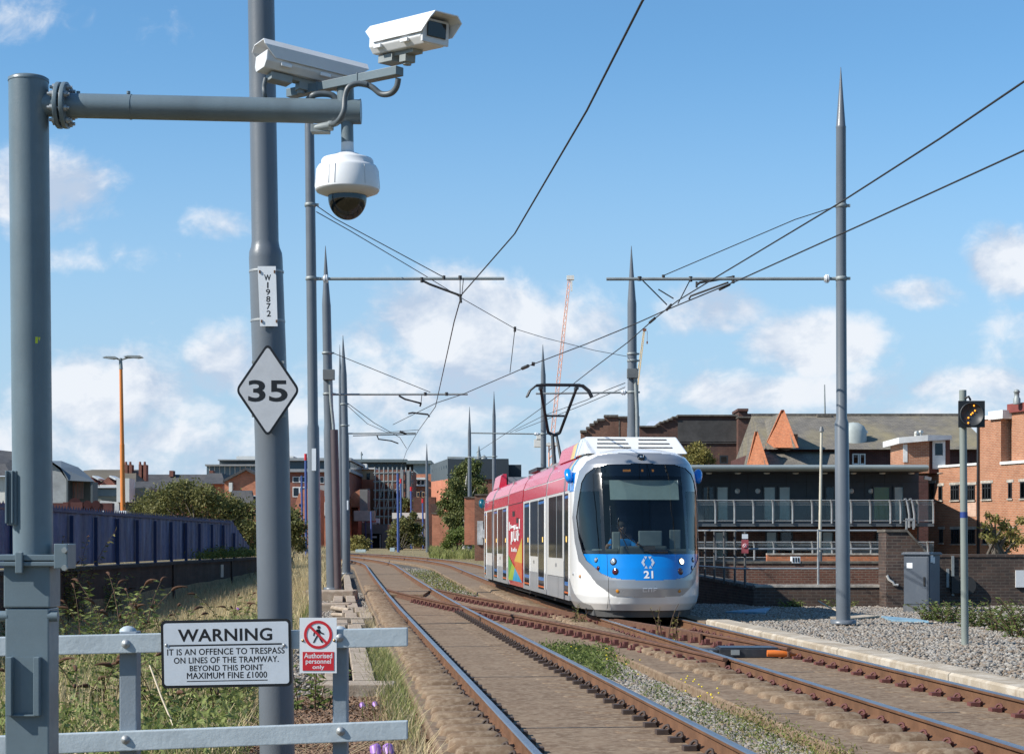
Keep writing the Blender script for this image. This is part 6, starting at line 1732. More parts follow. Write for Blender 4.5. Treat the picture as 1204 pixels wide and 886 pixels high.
stepsB = [(752, 502, 772), (772, 500, 776), (776, 497, 781), (781, 495.5, 786), (786, 493.5, 791), (791, 491, 797), (797, 489, 868)]
m = MB()
for x0_, yt, x1_ in stepsB: m.pbox(x0_, x1_, yt, 700, oY - 4, 6)
m.pbox(868, 905, 491, 700, oY - 5, 8); m.build('stepped_wall', bk_old, ow2)
m = MB()
for x0_, yt, x1_ in stepsB: m.pbox(x0_ - .4, x1_, yt - 1.8, yt, oY - 4.2, 6.4)
m.pbox(867.5, 906, 489.3, 491, oY - 5.2, 8.4); m.build('coping', cope_d, ow2)
m = MB(); m.pbox(774, 868, 520, 521.2, oY - 4.1, .1); m.pbox(797, 867, 494, 519, oY - 4.06, .05); m.build('render_band', paint('sooty_render', (.075, .07, .068), .9, 0, .4, .6), ow2)
m = MB(); m.pbox(868.5, 879, 482, 491, oY - 2, 3); m.pbox(867.5, 880, 480, 483, oY - 2.2, 3.4); m.pbox(879, 885, 486, 491, oY - 2, 3); m.build('chimney', bk_old, ow2)
m = MB(); m.prism([P(757, 505, oY - 1), P(776, 505, oY - 1), P(780, 496, oY + 6), P(764, 496, oY + 6)], (0, .2, .1)); m.build('skylight', paint('skylight_white', (.6, .63, .66), .3), ow2)
opening(846, 856, 535, 545, oY - 5.02, ow2, frame_d, winmat, fw=.1)

# things on the gravel ---------------------------------------------
bd = paint('blue_board', (.20, .36, .48), .8, 0, .25, 3, (.36, .36, .33), .6)
def ground_board(pts, label, grp='blue plastic covers on the gravel', mat=bd, z=None, name='cable_cover', cat='cover'):
    m = MB(); V_ = []
    for px, py in pts:
        Y = 30.0
        for _ in range(20):
            x = (px - CX) * Y / F; Y = F * (EYE - terrain(x, min(Y, 95)) - .12) / (py - HY)
        V_.append(Vector(((px - CX) * Y / F, Y, terrain((px - CX) * Y / F, Y) + .07)))
    m.prism(V_, (0, 0, .045)); return m.build(name, mat, label=label, cat=cat, group=grp, bevel=.008)
ground_board([(1036, 723), (1078, 726.5), (1092, 729), (1048, 727.5)], 'pale blue cover lying on sunlit gravel in front of the cabinet')
ground_board([(856, 713.5), (906, 713.5), (900, 719), (853, 718)], 'blue cover lying on gravel in the shadow beside the tram')
ground_board([(565, 696), (588, 694), (594, 699), (568, 700)], 'pale blue cover lying among weeds left of the tram')
ground_board([(973, 723.5), (1012, 721), (1034, 723), (990, 727)], 'flat concrete slab half buried behind the tall pole', None, M['palecon'], name='concrete_slab', cat='slab')
# point machine between the rails, and its orange hose
pm = thing('point_machine', (x_right(25.3), 25.2, RT), 'black point machine box between the rails with an orange hose at its end', 'point machine')
m = MB(); pmY = 25.6
a, b = P(836, 0, pmY).x, P(924, 0, pmY).x
m.box2((a + .10, pmY - .22, RT), (b - .12, pmY + .35, -.028)); m.box2((a - .12, pmY - .1, RT), (a + .10, pmY + .3, -.05)); m.build('casing', paint('black_steel', (.028, .03, .036), .45, 0, .3, 5, (.12, .11, .1), .3), pm, bevel=.01)
m = MB(); m.box2((a + .12, pmY - .18, -.027), (b - .14, pmY + .3, -.012)); m.build('lid', paint('blue_black_steel', (.04, .05, .07), .35), pm, bevel=.006)
m = MB()
for xx in (.32, .9): m.box((a + xx, pmY - .235, -.08), (.12, .03, .07))
m.cone((a - .02, pmY - .13, -.09), (a - .02, pmY - .16, -.09), .04, None, 10); m.build('fittings', M['galvd'], pm)
m = MB(); q = [P(902, 767.5, pmY - .42), P(910, 767.5, pmY - .42), P(920, 768.2, pmY - .40), P(930, 770.5, pmY - .36), P(937, 772, pmY - .3)]
m.tube(q, .048, 12); m.build('orange_hose', paint('orange_plastic', (.75, .19, .03), .45), label='bright orange hose end lying beside the black box between rails', cat='hose', uv=False)
# ------------------------------------------------------------------ left-hand side: retaining wall, blue fence, town
grime = brick_mat('grimy_wall_brick', (.060, .045, .036), (.038, .030, .026), (.055, .047, .04), bw=.45, rh=.15, stain=(.10, .085, .07), stain_amt=.5, stain_scale=.9)
rw = thing('retaining_wall', (-11.6, 52, -1.0), 'long grimy dark retaining wall below the blue fence, with a ledge of black coping', 'wall')
m = MB(); m.box2((-12.1, 20, -1.6), (-11.55, 82, .74)); m.build('wall_face', grime, rw)
m = MB(); m.box2((-12.15, 20, .74), (-11.47, 82, .84)); m.build('coping', paint('black_coping', (.025, .024, .023), .9, 0, .3, 2), rw)
m = MB()
for Yp in (34, 47, 60.4, 73): m.box2((-11.56, Yp, -1.6), (-11.49, Yp + .25, .738))
m.build('buttress', grime, rw)
m = MB(); m.box2((-11.548, 70.4, .12), (-11.52, 71.0, .62)); m.build('number_plate', paint('plate_cream', (.45, .42, .36), .6), rw)
bluef = paint('blue_sheet', (.018, .058, .165), .55, 0, .35, .8, (.17, .25, .42), .65, streak=True)
bf = thing('sheet_fence', (-11.75, 54, .84), 'blue corrugated steel fence with pale streaks standing on the dark retaining wall', 'fence')
vs, fs = [], []
n = 300
for i in range(n + 1):
    Y = 24 + (79.5 - 24) * i / n
    off = .035 if (i // 2) % 2 else 0
    top = 2.30 + .10 * (Y - 50) / 28 if Y < 74.5 else 2.40 - 1.1 * (Y - 74.5) / 5.0
    vs += [(-11.75 + off, Y, .90), (-11.75 + off, Y, top)]
m = MB(); m.add(vs, [(2 * i, 2 * i + 2, 2 * i + 3, 2 * i + 1) for i in range(n)]); m.build('sheets', bluef, bf, recalc=False)
for k in range(19):
    Y = 25 + k * 2.75; m = MB(); m.box2((-11.70, Y, .84), (-11.60, Y + .10, 2.20 if Y < 72 else 1.9)); m.build('post', paint('blue_post', (.020, .040, .12), .6) if k == 0 else bpy.data.materials['blue_post'], bf)
m = MB()
m.box2((-11.78, 24, 2.28), (-11.66, 74.3, 2.34)); m.box2((-11.79, 24, 1.1), (-11.76, 74, 1.16)); m.build('rail', bpy.data.materials['blue_post'], bf)
vs = []
for k in range(300): vs += [(-11.765, 30 + k * .15, 2.30), (-11.765, 30 + k * .15, 2.36 if k % 2 else 2.47)]
MB().add(vs, [(2 * i, 2 * i + 2, 2 * i + 3, 2 * i + 1) for i in range(299)]).build('spiked_top', bpy.data.materials['blue_post'], bf, recalc=False)

# orange lamp column
lY_ = 92.0
ol = thing('street_lamp', P(145, 612, lY_), 'tall orange lamp column with two grey heads behind the blue fence', 'street lamp')
m = MB(); m.cone(P(145.3, 660, lY_), P(143.6, 522, lY_), .135, .12, 12); m.cone(P(143.6, 522, lY_), P(142.2, 434, lY_), .105, .085, 12); m.build('column', paint('orange_column', (.62, .20, .035), .5, 0, .1, 1), ol)
m = MB(); m.cone(P(142.2, 434, lY_), P(141.7, 421, lY_), .10, .08, 12); m.tube([P(122, 420, lY_), P(135, 420.5, lY_), P(141.7, 423, lY_), P(150, 420.5, lY_), P(165, 419.5, lY_)], .045, 6); m.build('arms', M['galvd'], ol)
for px0, px1, dy in ((120, 138, 0), (145, 167.5, -1)):
    m = MB(); m.prism([P(px0, 420 + dy, lY_ - .2), P(px0 + 5, 418.5 + dy, lY_ - .2), P(px1 - 3, 418.8 + dy, lY_ - .2), P(px1, 420.6 + dy, lY_ - .2), P(px1 - 6, 421.8 + dy, lY_ - .2)], (0, .4, 0)); m.build('lamp_head', M['galvd'], ol)
m = MB(); m.pbox(139.5, 148.2, 600, 608, lY_ - .22, .04); nb = m.build('notice', M['signw'], ol)
m = MB(); m.lathe([(.06, 0), (.001, .01)], P(144, 603.5, lY_ - .225), 10, 0, (0, -1, 0)); m.build('notice_symbol', M['red'], nb)

# helpers for the town ------------------------------------------------
def town(name, px, py, Y, label, cat='building', group=None): return thing(name, P(px, py, Y), label, cat, group)
def wall(root, px0, px1, y0, y1, Y, dp, mat, name='wall'):
    m = MB(); m.pbox(px0, px1, y0, y1, Y, dp); return m.build(name, mat, root)
def roof(root, pts_front, dp, mat, name='roof', shift=(0, 0)):
    """sloping roof slab from front pixel polyline (eaves at Y) to a ridge dp behind"""
    m = MB(); m.prism(pts_front, dp); return m.build(name, mat, root)
def winrow(root, xs, w, y0, y1, Y, fmat=frame_w):
    for x in xs:
        f = MB(); f.pbox(x, x + w, y0, y1, Y - .06, .08); ww = f.build('window', fmat, root, uv=False)
        g_ = MB(); q = w * .12; g_.pbox(x + q, x + w - q, y0 + (y1 - y0) * .1, y1 - (y1 - y0) * .1, Y - .075, .03); g_.build('pane', M['glassdark'], ww, uv=False)
pale_clad = brick_mat('pale_cladding', (.40, .42, .42), (.36, .38, .39), (.22, .24, .25), bw=20, rh=30, ms=.02)
clad_w = paint('white_render', (.60, .60, .57), .8, 0, .1, .5); glassb = paint('office_glass', (.10, .14, .17), .12, 0, .15, .4); clad_t = paint('teal_cladding', (.085, .105, .115), .6, 0, .1, .3); flatroof = paint('flat_roof', (.30, .31, .31), .8)
cream = paint('cream_render', (.55, .42, .25), .85, 0, .08, .4); terra = brick_mat('terracotta_brick', (.60, .20, .11), (.50, .16, .09), (.48, .30, .2), stain=(.3, .1, .07), stain_amt=.4, stain_scale=.2)
deepred = brick_mat('deep_red_brick', (.30, .09, .06), (.24, .07, .05), (.28, .18, .14), stain=(.1, .04, .03), stain_amt=.4, stain_scale=.2)
conc_g = paint('bridge_grey', (.20, .205, .20), .9, 0, .2, .5, (.1, .1, .1), .4)

# barrel-roofed metal building
vY = 95.0
vb = town('barrel_roof_building', 85, 600, vY, 'grey metal-clad building with a curved barrel roof behind the blue fence')
m = MB(); prof = [P(30, 606, vY), P(78, 606, vY), P(78, 563, vY), P(70, 552, vY), P(60, 544, vY), P(48, 540, vY), P(30, 538, vY)]
m.prism(prof, (-2.0, 9, 0)); m.build('gable_wall', pale_clad, vb)
m = MB(); arc = [(30, 537.5), (46, 538.5), (60, 542), (71, 549), (79, 560.5), (80.5, 564)]
a_ = [P(x, y, vY - .3) for x, y in arc]; b_ = [P(x, y, vY - .3) + Vector((-1.9, 11, -.1)) for x, y in arc]
n = len(arc); m.add(a_ + b_, [(i, i + 1, n + i + 1, n + i) for i in range(n - 1)], 0, True)
c0_, c1_ = P(80.5, 564, vY - .3), P(111, 566, vY - .1)
m2_ = MB(); top = [P(60, 541.5, vY + 1.5), P(72, 541.5, vY + 1.5), P(92, 549, vY + 1.2), P(103, 558, vY + .6), P(111.5, 566, vY), P(80, 564.5, vY - .3), P(72, 550, vY)]
m2_.prism(top, (-1.6, 5, 0)); m.build('barrel_roof', paint('metal_roof', (.17, .20, .225), .45, .2, .1, .4), vb); m2_.build('side_roof', bpy.data.materials['metal_roof'], vb)
wall(vb, 79, 109, 566.5, 606, vY + 1.4, 1.2, paint('shade_grey', (.16, .18, .18), .7), 'bay_wall')
m = MB(); m.pbox(106.5, 109, 566, 596, vY, 1.2); m.pbox(78, 80, 564, 606, vY - .2, 1); m.build('bay_pillar', clad_t, vb)
f_ = MB(); f_.pbox(83, 98.5, 566.5, 586, vY + 1.32, .06); wv = f_.build('window', paint('pinkish_blind', (.42, .26, .24), .6, 0, .3, 1.2), vb)
g_ = MB()
for q in (83, 87, 91, 95, 98): g_.pbox(q, q + .6, 566.5, 586, vY + 1.28, .03)
g_.build('mullion', pale_clad, wv)
# maroon ironwork
mi = town('iron_parapet', 90, 612, 88, 'rusty maroon riveted parapet with two round plates above the blue fence', 'parapet')
mar = paint('maroon_iron', (.105, .03, .026), .75, 0, .3, .8)
wall(mi, -40, 132, 591, 625, 88, .5, mar, 'girder'); m = MB()
for px, r_ in ((88, 8), (103, 5), (113, 5)): m.cone(P(px, 593, 87.9), P(px, 593, 88.4), r_ * 88 / F * 1.0, None, 24)
m.pbox(74, 97, 590, 600, 87.85, .3); m.build('round_plate', mar, mi)
m = MB(); m.pbox(107, 114, 602, 604.5, 87.8, .1); m.pbox(120.5, 122, 600, 608, 87.8, .1); m.build('white_tag', M['signw'], mi)
fl = town('white_block', 6, 600, 120, 'pale block with a small slate roof at the far edge beyond the mast', 'building')
wall(fl, -40, 14, 560, 640, 120, 8, clad_w); wall(fl, 8, 15, 558, 590, 119, 8, clad_t, 'grey_corner'); m = MB(); m.prism([P(-40, 559, 119.5), P(13, 559, 119.5), P(6, 545, 122), P(-40, 540, 122)], (0, 5, 1)); m.build('roof', slate_g, fl)
wall(fl, 0, 13, 592, 600, 119.9, .3, cream, 'cream_band')
# low workshop with white-edged gables and chimneys
wk = town('workshop_row', 135, 620, 130, 'row of low grey workshops with two little white-edged gables and twin chimneys')
wall(wk, 96, 175, 573, 640, 130, 8, paint('render_grey', (.24, .25, .22), .9, 0, .2, .4)); wall(wk, 104, 150, 575, 583, 129.9, .3, glassb, 'window_band')
m = MB(); m.prism([P(98, 566, 131), P(160, 566, 131), P(160, 553, 135), P(98, 553, 135)], (0, 3, .2)); m.build('roof', paint('felt_brown', (.14, .12, .09), .9, 0, .2, .4), wk)
for x in (97, 117):
    m = MB(); m.prism([P(x, 570, 129.5), P(x + 19, 570, 129.5), P(x + 10, 560.5, 129.5)], (0, 4, 0)); m.build('gable', deepred, wk)
    m = MB(); m.prism([P(x - 1, 571.5, 129.2), P(x + 20, 571.5, 129.2), P(x + 20, 569.8, 129.2), P(x - 1, 569.8, 129.2)], (0, .3, 0)); m.prism([P(x + 11, 560.2, 129.2), P(x + 18, 564, 129.2), P(x + 19, 562, 129.2), P(x + 12, 558.5, 129.2)], (0, 2, 0)); m.build('white_edge', frame_w, wk)
for x in (146.5, 151.5, 163, 168.5):
    m = MB(); m.pbox(x, x + 3.4, 546, 565, 134, .8); m.cone(P(x + 1.7, 546, 134.4), P(x + 1.7, 542.5, 134.4), .10, .08, 8); m.build('chimney', deepred, wk)
wall(wk, 137, 152, 562, 590, 128, 2, clad_w, 'white_end')
m = MB(); m.prism([P(112, 606, 127), P(140, 606, 127), P(140, 590, 128.5), P(118, 588, 128.5)], (0, 1, 0)); m.build('lean_to', flatroof, wk)
# long slate roof
ls = town('long_slate_range', 200, 620, 150, 'long low range with a plain grey slate roof behind the bush', 'building')
m = MB(); m.prism([P(146, 584, 150), P(262, 584, 150), P(258, 557.5, 156), P(150, 557.5, 156)], (0, 6, 0)); m.build('roof', slate_g, ls); wall(ls, 146, 262, 584, 650, 150.2, 8, deepred); wall(ls, 165, 185, 586, 596, 150.1, .3, clad_w, 'white_gutter')
m = MB()
for x in (199, 246): m.pbox(x, x + 4.5, 553, 560, 155, 1)
m.build('chimney', deepred, ls)
hs = town('orange_house', 250, 610, 135, 'small orange rendered house with a slate roof by the bush')
wall(hs, 238, 262, 567, 640, 135, 5, paint('orange_render', (.50, .20, .10), .8, 0, .1, .5)); m = MB(); m.prism([P(236, 568.5, 134.6), P(264, 568.5, 134.6), P(261, 556, 138), P(245, 556, 138)], (0, 4, 0)); m.build('roof', slate_g, hs); m = MB(); m.pbox(238.5, 250, 569.5, 575, 134.9, .1); m.build('window', clad_w, hs)
gb = town('gabled_brick_house', 285, 620, 125, 'red brick gable-ended house between the bush and the near pole')
m = MB(); m.prism([P(264, 640, 125), P(312, 640, 125), P(312, 564, 125), P(289, 552, 125), P(264, 565, 125)], (0, 9, 0)); m.build('wall', terra, gb)
m = MB(); m.prism([P(262, 567, 124.7), P(289, 552.5, 124.7), P(314, 565.5, 124.7), P(314, 563, 124.7), P(289, 549.5, 124.7), P(262, 564, 124.7)], (0, 9.6, 0)); m.build('roof', slate_g, gb); m = MB(); m.pbox(269, 273, 567, 578, 124.5, .5); m.build('boiler_flue', lampw, gb); winrow(gb, (292, 298), 4, 582, 592, 125)
g2_ = MB(); g2_.prism([P(272, 578, 121), P(296, 578, 121), P(300, 596, 120), P(272, 596, 120)], (0, .3, .1)); g2_.build('lower_roof', slate_g, gb)
# glassy offices
of = town('glass_office', 275, 600, 260, 'stepped pale glass office block on the skyline above the slate roofs')
wall(of, 243, 345, 547, 640, 260, 20, glassb); wall(of, 258, 345, 541, 547, 262, 14, clad_t, 'upper_storey'); wall(of, 278, 345, 536, 541, 264, 10, clad_w, 'plant_room')
m = MB(); m.pbox(241, 346, 545.5, 547.5, 259, 22); m.pbox(256, 346, 539.7, 541, 261, 16); m.build('roof', flatroof, of)
m = MB()
for k in range(16): m.pbox(246 + k * 6, 246.6 + k * 6, 548, 575, 259.9, .3)
m.build('mullion', clad_w, of)
# big brick block with glass top behind the poles
cb2 = town('brick_office_block', 385, 630, 230, 'broad dark brick block with a glazed top storey behind the row of poles')
wall(cb2, 320, 410, 554, 660, 230, 20, deepred); wall(cb2, 318, 412, 541, 552, 231, 18, glassb, 'top_storey'); m = MB(); m.pbox(317, 413, 538, 541.2, 229, 22); m.pbox(318, 412, 551, 554.5, 229.4, 20); m.build('roof', paint('roof_edge_grey', (.30, .33, .35), .7), cb2)
winrow(cb2, (344, 352), 8, 560, 567, 230, frame_w); winrow(cb2, (344, 352), 8, 572, 584, 230, frame_w); winrow(cb2, (376, 384, 396), 5, 560, 568, 230, frame_w); winrow(cb2, (376, 384, 396), 5, 575, 584, 230, frame_w)
rt = town('round_brick_tower', 352, 640, 190, 'rounded orange brick gable end beside the thin blue poles', 'building')
m = MB(); pts = [P(347, 650, 190)] + [P(347 + (1 - math.cos(a)) * 13, 600 - 26 * math.sin(a), 190) for a in np.linspace(0, math.pi / 2, 8)] + [P(372, 574, 190), P(372, 650, 190)]
m.prism(pts, (0, 8, 0)); m.build('wall', terra, rt); winrow(rt, (351.5,), 3, 592, 595, 190, bl)
tr2 = town('low_terracotta_block', 385, 640, 200, 'low terracotta brick block behind the grey poles, left of the bridge', 'building')
wall(tr2, 374, 404, 583, 642, 200, 10, terra); wall(tr2, 374, 404, 570, 583, 202, 8, flatroof, 'upper_wall'); wall(tr2, 377, 384, 590, 606, 199.9, .3, clad_w, 'pale_bay')
tr3 = town('dark_red_hall', 415, 630, 210, 'dark red brick hall with an orange gable at the left of the scaffolding', 'building')
wall(tr3, 403, 421, 584, 640, 210, 10, deepred); m = MB(); m.prism([P(410, 596, 209), P(423, 596, 209), P(423, 575, 209), P(414, 580, 209)], (0, 5, 0)); m.build('gable', terra, tr3); wall(tr3, 423, 432, 575, 612, 206, 4, conc_g, 'grey_stair'); wall(tr3, 416, 440, 600, 612, 205, 2, flatroof, 'pale_shed')
# cream and brick flats with scaffolded neighbour
cf = town('cream_topped_flats', 425, 620, 250, 'flats with a cream upper storey over red brick, below a teal roofline')
wall(cf, 408, 441, 551, 563.5, 250, 15, cream, 'upper_wall'); wall(cf, 408, 441, 563.5, 650, 249.8, 15, terra); winrow(cf, (411.5, 431), 4, 556, 564, 250, frame_d); winrow(cf, (411.5, 420, 431), 4, 574, 584, 249.8, frame_w); m = MB(); m.pbox(425, 431, 545, 550, 252, 2); m.pbox(407, 441.5, 549.5, 551.4, 249.5, 16); m.build('roof', clad_w, cf)
tk = town('teal_roofed_block', 450, 620, 300, 'long block with a teal stepped roof along the skyline over the track', 'building')
wall(tk, 405, 478, 543, 640, 300, 20, clad_t); wall(tk, 412, 506, 541, 556, 302, 18, clad_t, 'upper_storey'); wall(tk, 404, 478, 539.5, 543, 299, 24, paint('teal_roof', (.16, .20, .21), .6), 'roof'); wall(tk, 486, 506, 545, 575, 298, 8, paint('pale_teal', (.30, .36, .38), .4), 'glass_tower'); wall(tk, 478, 507, 541, 545, 297, 12, bpy.data.materials['teal_roof'], 'tower_roof')
winrow(tk, [407 + 7 * k for k in range(10)], 5, 545.5, 549.5, 300, clad_t); m = MB(); m.cone(P(425, 540, 301), P(425, 531, 301), .12, None, 5); m.pbox(424, 426.5, 533, 535, 301, .3); m.build('aerial', M['galvd'], tk)
sc = town('scaffolded_block', 462, 630, 240, 'dark brick block wrapped in grey scaffolding above the bridge')
wall(sc, 440, 484, 552, 640, 242, 12, deepred); m = MB()
for k in range(9): x = 441 + k * 5.2; m.cone(P(x, 645, 239), P(x, 549, 239), .11, None, 5)
for y in (556, 566, 576, 587, 597, 607, 617): m.cone(P(439, y, 239), P(486, y - 1, 239), .10, None, 5); m.pbox(440, 485, y + .6, y + 1.6, 239.2, 1.4)
for k in range(4): m.cone(P(441 + 10 * k, 607, 238.8), P(451 + 10 * k, 566, 238.8), .07, None, 4)
m.build('scaffolding', M['galvd'], sc); m = MB(); m.pbox(470.5, 474, 552, 590, 238, 1); m.pbox(478, 481.5, 553, 588, 238, 1); m.build('hoist_tower', flatroof, sc); winrow(sc, (446, 455, 464), 5, 578, 585, 242, frame_d)
wf = town('white_banded_flats', 492, 610, 255, 'red brick flats with white storey bands beside the scaffolding')
wall(wf, 482, 512, 557, 640, 255, 12, terra); m = MB(); m.pbox(483.5, 500, 561, 563.5, 254.5, .6); m.pbox(483.5, 500, 570, 571.5, 254.5, .6); m.build('white_band', frame_w, wf); winrow(wf, (485, 490, 495), 4.4, 564, 570, 255, frame_w); winrow(wf, (487, 494), 3, 577, 586, 255, frame_w)
rbk = town('dark_ruin', 497, 630, 200, 'dark soot-stained brick building standing behind the distant spiked pole', 'building')
wall(rbk, 486, 512, 584, 645, 205, 8, bk_old); winrow(rbk, (490, 496), 3.2, 578, 584, 204, cream)
ws2 = town('white_shed', 480, 610, 195, 'long low white shed behind the greenery right of the bridge', 'shed')
wall(ws2, 461, 500, 602.5, 609.5, 195, 6, clad_w, 'roof'); wall(ws2, 462, 500, 609.5, 640, 195.5, 5, conc_g)
# bridge with dark opening
br = town('road_bridge', 430, 630, 215, 'low grey road bridge with a dark opening where the railway passes beneath', 'bridge')
wall(br, 360, 437, 614, 627, 215, 8, conc_g, 'deck'); wall(br, 437, 456, 616, 627, 215.5, 8, conc_g, 'deck'); wall(br, 360, 412, 627, 650, 216, 6, paint('opening_shade', (.008, .008, .009), .9), 'opening'); wall(br, 436, 449, 627, 650, 216, 6, bpy.data.materials['opening_shade'], 'opening'); wall(br, 411, 436, 627, 650, 215.8, 6, conc_g, 'abutment'); wall(br, 448.5, 456, 625, 650, 215.2, 6, conc_g, 'abutment')  # solid black blocks paint the shade inside the bridge opening
m = MB(); m.pbox(425, 446, 609, 611, 216, .3); m.pbox(425, 427, 609, 615, 216, .3); m.pbox(432, 446, 611, 614.5, 216, .3); m.build('hoarding', M['signw'], br); m = MB(); m.pbox(432, 442, 611.5, 613.5, 215.9, .1); m.build('red_band', M['red'], br)
# dark clad building with orange brick base
dc_ = town('dark_clad_building', 560, 620, 190, 'dark blue-grey clad building over orange brick, behind the birch tree')
m = MB(); a, b, c_ = P(507, 0, 205), P(526.5, 0, 186), P(600, 0, 190)
def quadwall(px0, Y0, px1, Y1, yt0, yt1, yb0, yb1, mat, name, parent, back=12):
    m = MB(); q = [P(px0, yb0, Y0), P(px1, yb1, Y1), P(px1, yt1, Y1), P(px0, yt0, Y0)]
    m.prism(q, (2, back, 0)); return m.build(name, mat, parent)
quadwall(507, 215, 526.5, 186, 546, 539, 566, 563, clad_t, 'side_cladding', dc_); wall(dc_, 526.5, 598, 539, 563, 186, 16, paint('navy_clad', (.030, .042, .055), .55, 0, .12, .3), 'cladding')
wall(dc_, 598, 613, 546, 570, 190, 8, bpy.data.materials['navy_clad'], 'cladding_wing')
quadwall(507, 214.8, 526.5, 185.8, 566, 563, 650, 652, terra, 'brick_side', dc_); wall(dc_, 526.5, 613, 563, 660, 186.2, 14, deepred, 'brick_base')
m = MB()
for k in range(7): x = 508.5 + 2.6 * k; m.pbox(x, x + 1.9, 551.5 - k * .8, 555 - k * .8, 212 - k * 4.1, .2)
m.build('window_strip', glassb, dc_); m = MB(); m.cone(P(563, 541, 188), P(563, 524, 188), .3, .05, 6); m.lathe([(.4, 0), (.3, .3), (.001, .5)], P(569, 540, 188), 8); m.build('roof_finial', M['galvd'], dc_)
# brick walls either side of the birch
for x0_, x1_, y0, y1, Yw, mt, lb in ((508, 528, 604, 650, 165, terra, 'broken red brick wall stub left of the birch trunk'), (546, 568, 585, 640, 118, terra, 'orange brick wall end right of the birch trunk'), (558, 640, 582, 690, 108, brick_mat('tail_brick', (.30, .12, .075), (.22, .09, .06), (.25, .18, .14), stain=(.12, .06, .045), stain_amt=.5), 'worn brick wall running behind the tail of the tram')):
    w_ = town('garden_wall', (x0_ + x1_) / 2, y1, Yw, lb, 'wall'); wall(w_, x0_, x1_, y0, y1, Yw, 1.2, mt, 'brickwork'); m = MB(); m.pbox(x0_ - .4, x1_ + .4, y0 - 1.6, y0, Yw - .06, 1.35); m.build('coping', cope_d, w_)
    if x0_ == 508: m = MB(); m.pbox(506, 518, 592, 604, Yw + .2, .8); m.build('upper_course', bk_old, w_)
m = MB(); m.pbox(561, 568, 612, 640, 107.9, .08); m.pbox(566, 571, 622, 632, 107.85, .06); m.build('pale_daub', paint('pale_daub', (.5, .5, .5), .9, 0, .5, 2), w_)

# cranes
def crane(label, base, tip, Y, wpx, mat, cab=None):
    root = thing('tower_crane', P(*base, Y), label, 'crane', 'tower cranes on the skyline')
    a, b = P(*base, Y), P(*tip, Y); d_ = (b - a).normalized(); u = Vector((1, 0, 0)); u = (u - d_ * u.dot(d_)).normalized(); w = d_.cross(u)
    L = (b - a).length; hw = wpx * Y / F / 2; m = MB(); n = 26
    cs = [u * hw + w * hw, u * hw - w * hw, -u * hw - w * hw, -u * hw + w * hw]
    for c in cs: m.cone(a + c, b + c * .6, .16, .12, 4)
    for i in range(n):
        for q in range(4):
            p0 = a + d_ * (L * i / n) + cs[q] * (1 - .4 * i / n); p1 = a + d_ * (L * (i + 1) / n) + cs[(q + 1) % 4] * (1 - .4 * (i + 1) / n); m.cone(p0, p1, .09, None, 4)
    m.build('jib', mat, root, uv=False); return root, b
oc = paint('crane_orange', (.80, .38, .24), .6, 0, .1, .05); yc = paint('crane_yellow', (.72, .48, .16), .6)
c1, tip1 = crane('tall pale orange crane jib rising beside a spiked pole and the pantograph', (649.5, 512), (669.5, 327), 560, 4.4, oc)
m = MB(); m.pbox(666.5, 675, 323.5, 328.5, 559, 2); m.pbox(671, 673, 330, 342, 559, .6); m.build('jib_head', paint('crane_white', (.7, .68, .64), .6), c1)
m = MB(); m.pbox(628, 642, 516, 525, 559, 4); m.pbox(631, 641, 511, 517, 559, 4); m.pbox(640, 655, 520.5, 523.5, 559, 4); m.build('counterweight', bpy.data.materials['crane_white'], c1)
m = MB()
for x in (645.5, 652.5): m.cone(P(x, 600, 560), P(x, 520, 560), .3, None, 4)
for k in range(8): m.cone(P(645.5, 600 - k * 10, 560), P(652.5, 590 - k * 10, 560), .18, None, 4)
m.build('tower', oc, c1)
c2, tip2 = crane('distant yellow crane jib half hidden behind the pole above the tram', (749, 452), (757.5, 388), 700, 2.6, yc)
m = MB(); m.pbox(756, 760, 386, 389, 699, 1); m.cone(P(761, 389, 700), P(761, 402, 700), .1, None, 4); m.pbox(760.2, 761.8, 401, 404, 700, .5); m.build('hook', deepred, c2)
m = MB(); m.cone(P(749, 452, 700), P(748, 620, 700), .6, None, 6); m.build('tower', yc, c2)

# cable trough, plinth, bits by the near track ----------------------
def lid_run(label, Y0, Y1, off, jog, w=.30, cuts=None):
    root = thing('cable_trough', (x_left(Y0) + off, Y0, -.32), label, 'cable trough', 'concrete cable troughs beside the track')
    for k, (l0, l1) in enumerate(((-.31, -.045), (.035, .30))):
        m = MB(); Y = Y0
        while Y < Y1 - .05:
            L = min(2.6 + random.uniform(-.4, .6), Y1 - Y); g_ = .006
            j = jog(Y); dz = random.uniform(-.006, .006); dx = random.uniform(-.012, .012)
            path = [Vector((x_left(y) + off + j + dx, y, rise(y) - .13 + dz)) for y in (Y, Y + L - g_)]
            m.sweep(path, [(l0, -.25), (l0, -.012), (l0 + .012, 0), (l1 - .012, 0), (l1, -.012), (l1, -.25)], caps=True)
            Y += L
        m.build('trough_wall', trm, root)
    m = MB(); m.sweep(track_path(lambda y: x_left(y) + off + jog(y), Y0, Y1, rise(0) - .36, 0, 1), [(-.2, 0), (.2, 0), (.2, .01), (-.2, .01)]); m.build('trough_floor', tdark, root)
    return root
trm = ground_mat('trough_concrete', [(.40, .32, .245), (.30, .235, .18), (.47, .395, .315)], [1.2, 6], .95, .5, 22, .02)
lid_run('nearest open concrete cable trough, ending at a flat kerb slab by the woodchips', 20.9, 37.5, -1.98, lambda Y: .12 * smooth(30, 37, Y) - .05)
lid_run('second open concrete cable trough, kinked sideways near the plinth', 38.6, 47.5, -2.02, lambda Y: .35 * smooth(45, 39, -(-Y)) * 0 + .28 * smooth(46, 41, Y) if False else .30 * (1 - smooth(39, 46, Y)))
